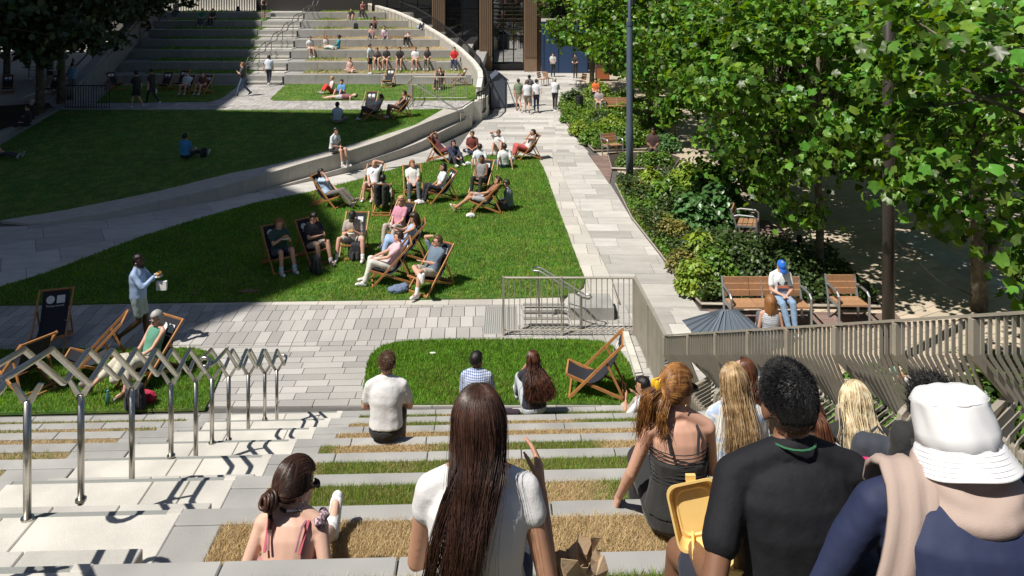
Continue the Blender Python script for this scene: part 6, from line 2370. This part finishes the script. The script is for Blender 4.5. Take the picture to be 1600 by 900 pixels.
def pulled_hair(D, target, m, n=2200, r=.0014, seed=2, under=None):
    rg = np.random.default_rng(seed)
    base = MB()
    hair_shell(base, D['HM'], 'short', 1.0, 3, .9)
    hair = base.build('hair', under or m, D['t'], smooth=True)
    d = scalp_dirs(n, rg)
    P_ = slerp_paths(d, target, rg.uniform(1.02, 1.075, len(d)))
    P_ = xform(D['HM'], P_.reshape(-1, 3)).reshape(P_.shape)
    tubes_np('hair_strands', P_, r, r * .8, m, hair)
    return hair


def short_hair(D, m, n=5200, ln=.035, r=.0011, seed=3, under=None, swirl=1.0, low=-.62):
    rg = np.random.default_rng(seed)
    base = MB()
    hair_shell(base, D['HM'], 'crop', 1.0, 3, 1.2)
    hair = base.build('hair', under or m, D['t'], smooth=True)
    d = scalp_dirs(n, rg, .5, -.45)
    crown = np.array([.15, -.62, .75])
    away = d - crown * (d @ crown)[:, None]
    away /= np.linalg.norm(away, axis=1, keepdims=True) + .05
    tw = np.cross(d, crown)
    k = 6
    top = np.clip(d[:, 2] * .8 + .35, .12, 1.0)[:, None]
    L = ln * top * rg.uniform(.6, 1.25, (len(d), 1))
    cl = rg.integers(0, 160, len(d))
    cj = rg.normal(0, .35, (160, 3))[cl]
    pts = []
    for j in range(k):
        s = j / (k - 1)
        base_p = d * np.array([HRX, HRY, HRZ]) * 1.0 + np.array([0, -.014, .02])
        pts.append(base_p + L * s * (d * (.50 - .40 * s) + away * (.45 + .5 * s) + tw * .5 * swirl * s + cj * .5 * s + rg.normal(0, .05, d.shape)))
    P_ = np.stack(pts, 1)
    P_ = xform(D['HM'], P_.reshape(-1, 3)).reshape(P_.shape)
    tubes_np('hair_strands', P_, r, r * .4, m, hair)
    return hair


def tail(D, pts, rad, m, n=500, r=.0016, seed=4, name='ponytail', spread=1.6, loc=True):
    """a lock following pts (head local) fanning out towards its end"""
    rg = np.random.default_rng(seed)
    k = 16
    C_ = np.array([list(p) for p in resample(pts, k)])
    rr = np.interp(np.linspace(0, 1, k), np.linspace(0, 1, len(rad)), rad)
    off = rg.normal(0, .5, (n, 3)).clip(-1, 1)
    P_ = C_[None] + off[:, None, :] * rr[None, :, None] + rg.normal(0, .004, (n, 1, 3)) * np.linspace(0, 1, k)[None, :, None] ** 2 * spread
    if loc:
        P_ = xform(D['HM'], P_.reshape(-1, 3)).reshape(P_.shape)
    return tubes_np(name, P_, r, r * .4, m, D['t'])


espresso = strand_m('hair_espresso', (.040, .019, .013), (.070, .032, .021), .30)
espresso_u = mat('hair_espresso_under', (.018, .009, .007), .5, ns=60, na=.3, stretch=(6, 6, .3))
jet = strand_m('hair_jet', (.008, .0075, .0085), rough=.28)
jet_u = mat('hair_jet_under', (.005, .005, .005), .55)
blond = strand_m('hair_honey_blonde', (.46, .32, .17), (.26, .16, .075), .35)
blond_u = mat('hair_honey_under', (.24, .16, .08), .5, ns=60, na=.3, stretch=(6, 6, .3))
plat = strand_m('hair_platinum', (.72, .62, .42), (.50, .38, .22), .33)
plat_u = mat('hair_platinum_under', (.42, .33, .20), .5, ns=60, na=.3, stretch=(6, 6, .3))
copper = strand_m('hair_copper', (.42, .20, .06), (.14, .055, .022), .33)
copper_u = mat('hair_copper_under', (.20, .09, .03), .5, ns=50, na=.3)
chest = strand_m('hair_chestnut', (.085, .032, .018), (.15, .06, .03), .3)
chest_u = mat('hair_chestnut_under', (.05, .02, .012), .5, ns=50, na=.3)
white_knit = mat('white_cotton', (.66, .65, .65), .85, ns=4, na=.03, bump=.25, bs=45, bdist=.01)
black_tee = mat('black_jersey', (.010, .010, .013), .8, ns=5, na=.1, bump=.35, bs=22, bdist=.012, spec=.3)
pat_m = mat('pale_patterned_blouse', (.66, .64, .58), .8, col2=(.36, .45, .62), c2s=16, c2lo=.55, c2hi=.60)
navy = mat('navy_cloth', (.014, .022, .066), .75, ns=5, na=.12, bump=.2, bs=20)
for _m in (white_knit, black_tee, pat_m, navy):
    _mats[_m.name] = _m

# woman with very long straight hair
D = person('woman with very long straight dark hair and white cap-sleeve top, back to the camera', -.100, 2.23, tz(-1) - .05, 90, 'sit', skin='tan', hair='bald', sex='f', scale=.885, top='white_cotton', sleeve='cap', bottom=(.03, .04, .08), shoe=(.5, .5, .5),
           arms=('lap', (.215, .17, .455, (.22, -.35, -1))), lean=-4, hy=4, hp=-6, lod=2, wide=1.05, fing=1.12)
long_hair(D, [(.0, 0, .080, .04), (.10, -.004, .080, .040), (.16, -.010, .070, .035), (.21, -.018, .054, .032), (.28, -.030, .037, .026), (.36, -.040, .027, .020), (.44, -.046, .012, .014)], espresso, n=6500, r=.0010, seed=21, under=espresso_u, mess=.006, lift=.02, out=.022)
tail(D, [D['HM'] @ V(-.05, -.10, -.08), D['HM'] @ V(-.09, -.13, -.16), V(D['N'].x - .125, D['N'].y - .165, D['N'].z - .12), V(D['N'].x - .150, D['N'].y - .155, D['N'].z - .27)], [.02, .024, .02, .012], espresso, 260, .0013, name='loose_lock', loc=False, seed=5, spread=3)
tail(D, [D['HM'] @ V(-.03, -.10, -.10), D['HM'] @ V(-.05, -.14, -.18), V(D['N'].x - .085, D['N'].y - .175, D['N'].z - .15), V(D['N'].x - .115, D['N'].y - .165, D['N'].z - .34)], [.02, .02, .018, .01], espresso, 220, .0013, name='loose_lock', loc=False, seed=6, spread=3)
pbg = thing('paper_bag', 'open brown paper bag held low beside the long-haired woman', 'paper bag', (.20, 2.30, tz(-1) + .01), R(25))
rk = random.Random(4)
rings = []
for k in range(7):
    zz = .21 * k / 6
    ring_ = []
    for j in range(32):
        a = 2 * PI * j / 32
        ca_, sa_ = math.cos(a), math.sin(a)
        kq = max(abs(ca_) / .062, abs(sa_) / .042)
        p = V(ca_ / kq, sa_ / kq, zz)
        p += V(rk.uniform(-1, 1), rk.uniform(-1, 1), (rk.uniform(-1, 1) * .5 if k == 6 else 0)) * .0045 * (1 + k * .5)
        if k == 6:
            p.z += .018 * math.sin(a * 2 + .5) + .010 * math.sin(a * 7)
        ring_.append(p)
    rings.append(ring_)
pbo = MB().loft(rings, caps=False).build('side', mat('kraft_paper', (.38, .27, .17), .8, ns=8, na=.12, bump=.4, bs=30), pbg)
sd_ = pbo.modifiers.new('thickness', 'SOLIDIFY')
sd_.thickness = .0015

# man in black tee
DM = person('broad man in a plain black tee with short wavy black hair, back to the camera', .835, 2.26, tz(-1) - .045, 92, 'sit', scale=.94, skin='brown', hair='bald', sex='m', top='black_jersey', sleeve='short', bottom=(.02, .022, .04), leg='short', shoe=(.05, .05, .05),
            arms=((-.285, .13, .245, (-.3, -.9, -.5)), (.05, .3, .25)), lean=-3, hy=3, hp=-10, lod=2, wide=1.10, kn=[(-.25, .44, .0), (.2, .44, .0)], an=[(-.26, .5, -.42), (.2, .5, -.42)])
short_hair(DM, jet, 9500, .015, .0011, under=jet_u)
MB().cap(DM['HM'] @ V(0, .05, -.085), DM['HM'] @ V(0, .07, -.105), .048, .038).build('beard', hair_m('black'), DM['t'], smooth=True)
ld = MB().tube([DM['N'] + V(.066 * math.cos(a), .070 * math.sin(a) - .006,   .050 - .010 * math.sin(a)) for a in [k * PI / 8 for k in range(16)]], .004, 5, closed=True).build('lanyard', cloth((.02, .13, .055)), DM['t'])


def tray(parent, name, w_, h, dp, M, m):
    def rr(a, b, z, n=6, r=.03):
        out = []
        for cx, cy, a0 in ((a - r, b - r, 0), (-a + r, b - r, 90), (-a + r, -b + r, 180), (a - r, -b + r, 270)):
            for k in range(n):
                t = R(a0 + 90 * k / (n - 1))
                out.append(M @ V(cx + r * math.cos(t), cy + r * math.sin(t), z))
        return out
    rings = [rr(w_ * .42, h * .42, -.003), rr(w_ * .5, h * .5, dp), rr(w_ * .53, h * .53, dp), rr(w_ * .53, h * .53, dp + .003), rr(w_ * .49, h * .49, dp + .003), rr(w_ * .41, h * .41, .001), rr(w_ * .36, h * .36, .006), rr(w_ * .33, h * .33, .002)]
    return MB().loft(rings).build(name, m, parent, smooth=False)


fb = thing('takeaway_box', 'open yellow foam takeaway box held by the man in the black tee', 'takeaway box', (.555, 2.36, tz(-1) + .18))
ym = mat('yellow_foam', (.82, .56, .20), .55, ns=60, na=.04)
Ml = Matrix.Translation((.02, .04, .105)) @ Matrix.Rotation(R(-12), 4, 'Y') @ Matrix.Rotation(R(78), 4, 'X')
tray(fb, 'lid', .155, .18, .032, Ml, ym)
Mb = Matrix.Translation((.085, -.03, .0)) @ Matrix.Rotation(R(-12), 4, 'Z')
tray(fb, 'base', .175, .19, .045, Mb, ym)
MB().box((.005, .050, .200), (.03, .012, .02)).build('tab', ym, fb)

# person in bucket hat and scarf
DH = person('person in a white bucket hat and beige scarf over a navy top', 1.245, 2.05, tz(-1) - .05, 90, 'sit', scale=1.0, skin='tan', hair='bald', sex='m', top='navy_cloth', sleeve='long', bottom=(.02, .02, .03), shoe=(.1, .1, .1),
            arms=((-.32, .22, .08, (-1, -.3, -.3)), (.32, .22, .08, (1, -.3, -.3))), lean=-6, hy=0, hp=-16, lod=2, wide=1.40, bend=.05, neckd=.118)
hatm = mat('white_canvas', (.74, .74, .75), .8, ns=3, na=.03, bump=.25, bs=900, bdist=.002)
HMh = DH['HM'] @ Matrix.Rotation(R(-5), 4, 'Y') @ Matrix.Diagonal((1.09, 1.0, .90, 1))


def lathe(prof_, n=56, wob=0.0, seed=0, sy=1.12):
    rings = []
    rg2 = random.Random(seed)
    ph = [rg2.uniform(0, 6.28) for _ in range(4)]
    for i, (r_, z_) in enumerate(prof_):
        rings.append([HMh @ V(r_ * math.cos(a) * (1 + wob * math.sin(3 * a + ph[0] + z_ * 14) + wob * .6 * math.sin(7 * a + ph[1])), r_ * sy * math.sin(a) * (1 + wob * math.sin(2 * a + ph[2])) - .012,
                             z_ + wob * .12 * math.sin(5 * a + ph[3] + r_ * 30)) for a in [2 * PI * k / n for k in range(n)]])
    return rings


ht = MB().loft(lathe([(.004, .128), (.04, .129), (.070, .125), (.084, .116), (.0905, .106), (.0930, .098), (.0938, .094), (.0945, .085), (.0965, .05), (.0980, .01), (.0990, -.026), (.096, -.028), (.080, .0), (.06, .08)], wob=.005, seed=4)).build('bucket_hat', hatm, DH['t'], smooth=True)
folds(ht, .05, .019)
br = MB().loft(lathe([(.0990, -.024), (.1030, -.030), (.1080, -.042), (.1130, -.054), (.1180, -.066), (.1235, -.078), (.1295, -.090), (.1315, -.094), (.1290, -.096), (.098, -.032)], wob=.02, seed=4)).build('hat_brim', hatm, ht, smooth=True)
sm_ = mat('white_stitching', (.70, .70, .71), .8)
for r_, z_, wd in ((.0932, .097, .0009), (.0997, -.025, .0012), (.1058, -.036, .0006), (.1108, -.048, .0006), (.1158, -.060, .0006), (.1210, -.072, .0006), (.1262, -.083, .0006)):
    MB().tube(lathe([(r_, z_)], wob=.005, seed=4)[0], wd, 4, closed=True).build('stitch_line', sm_, ht)
scm = mat('beige_scarf', (.41, .315, .27), .85, ns=4, na=.04, bump=.15, bs=300)
N_ = DH['N']
s_ = MB()
for k in range(3):
    rz2 = .100 + .012 * k
    s_.tube([N_ + V((rz2 + .006 * math.sin(a * 3 + k)) * math.cos(a), (rz2 + .004 * math.cos(a * 2 + k)) * math.sin(a) * 1.05 - .008, .022 - .030 * k + .012 * math.sin(a * 1.0 + k * 1.9) + .01 * math.cos(2 * a + k)) for a in [j * PI / 10 for j in range(20)]], .034, 8, closed=True)
s_.cap(N_ + V(0, -.0, .02), DH['HM'] @ V(0, -.015, -.075), .085, .082, 14)
s_.ell(N_ + V(-.02, -.065, -.035), (.11, .045, .055))
sc_ = s_.build('scarf', scm, DH['t'])
remesh(sc_, .0085, 10)
folds(sc_, .12, .010)
tl = MB()
cen = [N_ + V(-.13, .14, -.12), N_ + V(-.135, .08, .0), N_ + V(-.145, .0, .045), N_ + V(-.16, -.07, .0), N_ + V(-.20, -.115, -.12), N_ + V(-.235, -.13, -.26), N_ + V(-.26, -.12, -.42)]
A_, B_ = [], []
rings = []
for i, c in enumerate(resample(cen, 14)):
    wv = .085 + .008 * math.sin(i * .7)
    dr = V(.97, -.05, -.06 - .012 * i)
    dr.normalize()
    ring_ = []
    for j in range(13):
        q = -1 + 2 * j / 12
        nq = (V(0, .25, .97) if i < 5 else V(0, -.97, .25)) if i < 4 or i > 5 else V(0, -.5, .86)
        ring_.append(c + dr * (wv * q) + nq * (.012 + .005 * math.cos(q * 9 + i * .2) + .012 * (1 - q * q)))
    for j in range(12, -1, -1):
        q = -1 + 2 * j / 12
        ring_.append(c + dr * (wv * q) - V(0, 0, .006))
    rings.append(ring_)
tl.loft(rings)
tlo = tl.build('scarf_tail', scm, DH['t'], smooth=True)

# woman in black strappy dress
D = person('woman with copper hair in a yellow claw clip and a black strappy dress', .905, 4.15, tz(1), 92, 'sit', skin='light', hair='bald', sex='f', top=(.012, .012, .014), sleeve='straps', bottom=(.012, .012, .014), leg='skirt', shoe=(.3, .2, .15),
           arms=((-.29, .20, .075, (-.35, -.9, -.2)), 'lap'), lean=-2, hy=-58, hp=-6, lod=2, wide=1.02, shades=True)
pulled_hair(D, (-.25, -.92, .05), copper, 2600, .0017, under=copper_u)
tail(D, [V(-.02, -.12, .01), V(-.05, -.16, -.04), V(-.07, -.15, -.14), V(-.10, -.13, -.27)], [.022, .045, .045, .03], copper, 600, .0018, seed=8, spread=5)
tail(D, [V(.02, -.10, -.02), V(.03, -.14, -.10), V(.03, -.13, -.20)], [.02, .025, .015], copper, 220, .0018, name='loose_lock', seed=9, spread=5)
cl = MB()
for s in (-1, 1):
    cl.ell((s * .014, 0, 0), (.016, .022, .046), nu=12, nv=8)
    for k in range(4):
        cl.cap((s * .02, .01, -.03 + k * .02), (s * .006, .035, -.03 + k * .02), .005, .003, 6)
co = cl.build('claw_clip', mat('yellow_plastic', (.80, .47, .03), .35), D['t'], smooth=True)
co.matrix_local = D['HM'] @ Matrix.Translation((-.035, -.128, .02)) @ Matrix.Rotation(R(25), 4, 'X')
MB().tube([D['HM'] @ V(.083 + .0 * math.cos(a), -.01 + .016 * math.cos(a), -.062 + .02 * math.sin(a)) for a in [k * PI / 6 for k in range(12)]], .0022, 5, closed=True).build('hoop_earring', mat('gold', (.6, .42, .15), .3, metal=1), D['t'])
for i in range(9):                                          # shirred bands of the bodice
    u = .74 - i * .04
    c = D['spine'](u)
    MB().tube([c + D['right'] * (.158 * math.cos(a)) + D['fwd'] * (.125 * math.sin(a)) for a in [k * PI / 12 for k in range(24)]], .0028, 5, closed=True).build('shirring', cloth((.012, .012, .014)), D['t'])

# woman lying low with a bun
D = person('woman with a low dark bun, sunglasses and one white sneaker kicked up', -1.045, 3.50, tz(1) - .06, 86, 'out', scale=.90, skin='pale', hair='bald', sex='f', top=(.40, .20, .22), sleeve='straps', bottom=(.12, .07, .09), leg='mini', shoe=(.72, .72, .74),
           arms=((-.22, .12, .06, (-.4, -1, -.3)), (.22, .12, .06, (.4, -1, -.3))), lean=-16, hy=-38, hp=-12, neckd=.118, lod=2, shades=True, kn=[(-.30, .28, .10), (.06, .38, .26)], an=[(.0, .30, .05), (.055, .64, .15)], socks=.03, headsc=1.10, topu=.62)
pulled_hair(D, (-.05, -.96, -.28), espresso, 2400, .0015, seed=12, under=espresso_u)
bn_ = MB()
bn_.ell((0, -.128, -.045), (.042, .036, .046), D['HM'], 16, 10)
bno = bn_.build('bun', espresso_u, D['t'], smooth=True)
for k in range(5):
    a0 = k * 1.2
    MB().tube([D['HM'] @ V((.040 - .004 * k) * math.cos(a + a0), -.130 - .010 * k + .004 * math.sin(a * 2), -.045 + (.046 - .005 * k) * math.sin(a + a0)) for a in [j * PI / 9 for j in range(18)]], .009, 6, closed=True).build('bun_coil', espresso, bno, smooth=True)
tail(D, [V(0, -.125, -.08), V(.012, -.12, -.12), V(.018, -.115, -.17)], [.008, .008, .003], espresso, 70, .0015, name='loose_lock', seed=13)
MB().tube([D['N'] + D['right'] * (.058 * math.cos(a)) + D['fwd'] * (.062 * math.sin(a)) + V(0, 0, .03) for a in [k * PI / 10 for k in range(20)]], .009, 6, closed=True, flat=1.0).build('lanyard', cloth((.02, .02, .022)), D['t'])
for s in (-1, 1):
    MB().tube([D['N'] + D['right'] * s * .10 - D['sp'] * .02 + D['fwd'] * .03, D['N'] + D['right'] * s * .105 - D['sp'] * .02 - D['fwd'] * .05, D['N'] + D['right'] * s * .09 - D['sp'] * .14 - D['fwd'] * .115], .008, 5).build('dress_strap', cloth((.55, .12, .16)), D['t'])
fr_ = MB()
for k in range(10):
    fr_.ell(D['SHD'][1] + V(.0 + .012 * math.sin(k * 2), -.04 + .012 * k, .035 + .008 * math.cos(k * 3)), (.026, .02, .02), nu=8, nv=6)
fo = fr_.build('frill_sleeve', mat('frill_print', (.10, .05, .08), .8, col2=(.55, .42, .42), c2s=60), D['t'])
remesh(fo, .008)
sk_ = D['t']
MB().tube([D['HM'] @ V(.080, -.01 + .014 * math.cos(a), -.058 + .017 * math.sin(a)) for a in [k * PI / 6 for k in range(12)]], .002, 5, closed=True).build('hoop_earring', mat('silver', (.7, .7, .7), .25, metal=1), D['t'])
MB().cap(D['HM'] @ V(.083, .0, -.012), D['HM'] @ V(.084, .008, -.032), .007, .004, 6).build('earbud', cloth((.75, .75, .75)), D['t'])

# row of women by the bench
D = person('woman with long straight honey-blonde hair and a pale patterned blouse', 1.52, 5.18, tz(2), 92, 'sit', skin='light', hair='bald', sex='f', top='pale_patterned_blouse', sleeve='short', bottom=(.3, .35, .45), shoe=(.5, .5, .5), arms=('lap', 'lap'), lean=-6, hp=-10, lod=1, hs=1)
long_hair(D, [(.0, 0, .080, .03), (.12, 0, .088, .036), (.2, 0, .095, .035), (.32, -.01, .085, .03), (.45, -.01, .06, .02)], blond, n=1700, r=.0024, seed=31, under=blond_u, mess=.010, lift=.02)
D = person('woman in glasses and white blouse looking left, beyond the honey-blonde woman', 1.93, 6.32, tz(3), 100, 'sit', skin='light', hair='bald', sex='f', top=(.62, .64, .68), sleeve='short', bottom=(.3, .42, .55), shoe=(.5, .5, .5), arms=('lap', 'lap'), lean=-6, hy=58, lod=1, shades=True)
long_hair(D, [(.0, 0, .080, .03), (.12, 0, .085, .03), (.22, 0, .08, .03), (.30, 0, .06, .02)], chest, n=1100, r=.0028, seed=32, under=chest_u, mess=.009, lift=.02)
D = person('woman in a white knit with a long chestnut ponytail over her back', 1.88, 4.72, tz(2), 95, 'sit', skin='light', hair='bald', sex='f', top='white_cotton', sleeve='long', bottom=(.1, .1, .12), shoe=(.5, .5, .5), arms=('lap', 'lap'), lean=-8, hp=-8, lod=1)
pulled_hair(D, (.05, -.85, .5), chest, 1500, .0022, seed=33, under=chest_u)
tail(D, [V(0, -.10, .07), V(.01, -.16, .03), V(.02, -.17, -.12), V(.05, -.16, -.28), V(.08, -.14, -.43)], [.02, .035, .045, .038, .012], chest, 900, .0024, seed=34, spread=4)
D = person('woman with bright platinum hair spread over a black top, next to the bench', 2.24, 4.90, tz(2), 84, 'sit', skin='light', hair='bald', sex='f', top=(.012, .012, .014), sleeve='long', bottom=(.02, .02, .03), shoe=(.1, .1, .1), arms=('lap', 'lap'), lean=-12, hp=-10, lod=1, wide=1.15)
long_hair(D, [(.0, 0, .080, .03), (.10, .005, .090, .04), (.18, .03, .115, .036), (.28, .06, .13, .025), (.34, .075, .10, .015)], plat, n=1700, r=.0024, seed=35, under=plat_u, mess=.016, lift=.03)
D = person('black-haired man in a black tee half hidden behind the bucket hat', 1.64, 2.92, tz(0) + .02, 92, 'sit', skin='brown', hair='bald', sex='m', top='black_jersey', sleeve='short', bottom=(.02, .02, .03), shoe=(.1, .1, .1), arms=('lap', 'lap'), lean=-3, hp=-6, lod=1, wide=1.05)
short_hair(D, jet, 3200, .045, .0015, under=jet_u, seed=9)
bp = backpack('dark grey backpack with magenta lining beside the platinum-haired woman', 2.06, 4.32, tz(1), R(160), (.035, .042, .055), 1.0, (.02, .024, .032))
for s, zc in ((-1, .28), (1, .20), (1, .30)):
    MB().cap((s * .10, .06, zc), (s * .06, .11, zc + .04), .02, .014, 8).build('lining', cloth((.62, .02, .16)), bp)
for k in range(3):
    MB().tube([(.12, .02 + k * .02, .12 + k * .05), (.135, .08, .20 + k * .05), (.08, .13, .25 + k * .04)], .005, 5).build('reflective_piping', cloth((.6, .62, .64)), bp)
backpack('black upright bag between the bench end and the bucket hat', 1.80, 3.42, tz(0) + .14, R(10), (.012, .012, .014), .85)

# three people down at the lawn edge
D = person('man in a white tee sitting alone on the terrace, back to the camera', -1.25, 7.62, tz(4), 92, 'sit', scale=.94, skin='light', hair='brown', style='crop', top='white_cotton', sleeve='short', bottom=(.015, .015, .018), leg='short', shoe=(.3, .3, .3), arms=('thigh', 'thigh'), lean=-5, hp=-8, lod=1, wide=1.0)
short_hair(D, strand_m('hair_shortbrown', (.10, .05, .028), rough=.4), 1500, .025, .0022, under=hair_m('brown'), seed=10)
D = person('man in a blue checked shirt, mostly hidden behind the long-haired woman', -.50, 10.8, tz(7), 85, 'sit', skin='brown', hair='black', style='short', top='blue_check', sleeve='long', bottom=(.05, .05, .06), arms=('lap', 'lap'), lean=-4, hy=-30, lod=1)
D = person('woman with long dark curly hair hunched over on the lawn edge', .31, 10.85, tz(7) - .03, 100, 'kneesup', skin='tan', hair='bald', sex='f', top=(.02, .02, .022), sleeve='short', bottom=(.42, .46, .50), arms=('face', 'knee'), lean=-10, hy=20, lod=1, bend=.08, neckd=.13)
long_hair(D, [(.0, 0, .085, .03), (.12, .02, .105, .05), (.25, .06, .17, .06), (.38, .07, .19, .05), (.44, .06, .15, .03)], strand_m('hair_curly_dark', (.03, .014, .01), (.12, .04, .02)), n=1500, r=.0042, seed=36, under=espresso_u, mess=.016, wave=.016, lift=.03)
hb = thing('handbag', 'small dark purple handbag on the stone beside the curly-haired woman', 'handbag', (-.02, 10.8, tz(7)))
o = MB().cap((-.10, 0, .05), (.10, 0, .05), .05, .045).build('body', cloth((.03, .018, .03)), hb)
remesh(o, .014)
D = person('person in white with dark hair tied back, low beside the railing foot', 1.93, 10.9, tz(7) - .42, 130, 'kneesup', skin='tan', hair='black', style='bun', sex='f', top=(.62, .62, .64), sleeve='short', bottom=(.4, .35, .3), arms=('knee', 'knee'), lean=-8, hy=30, lod=1)
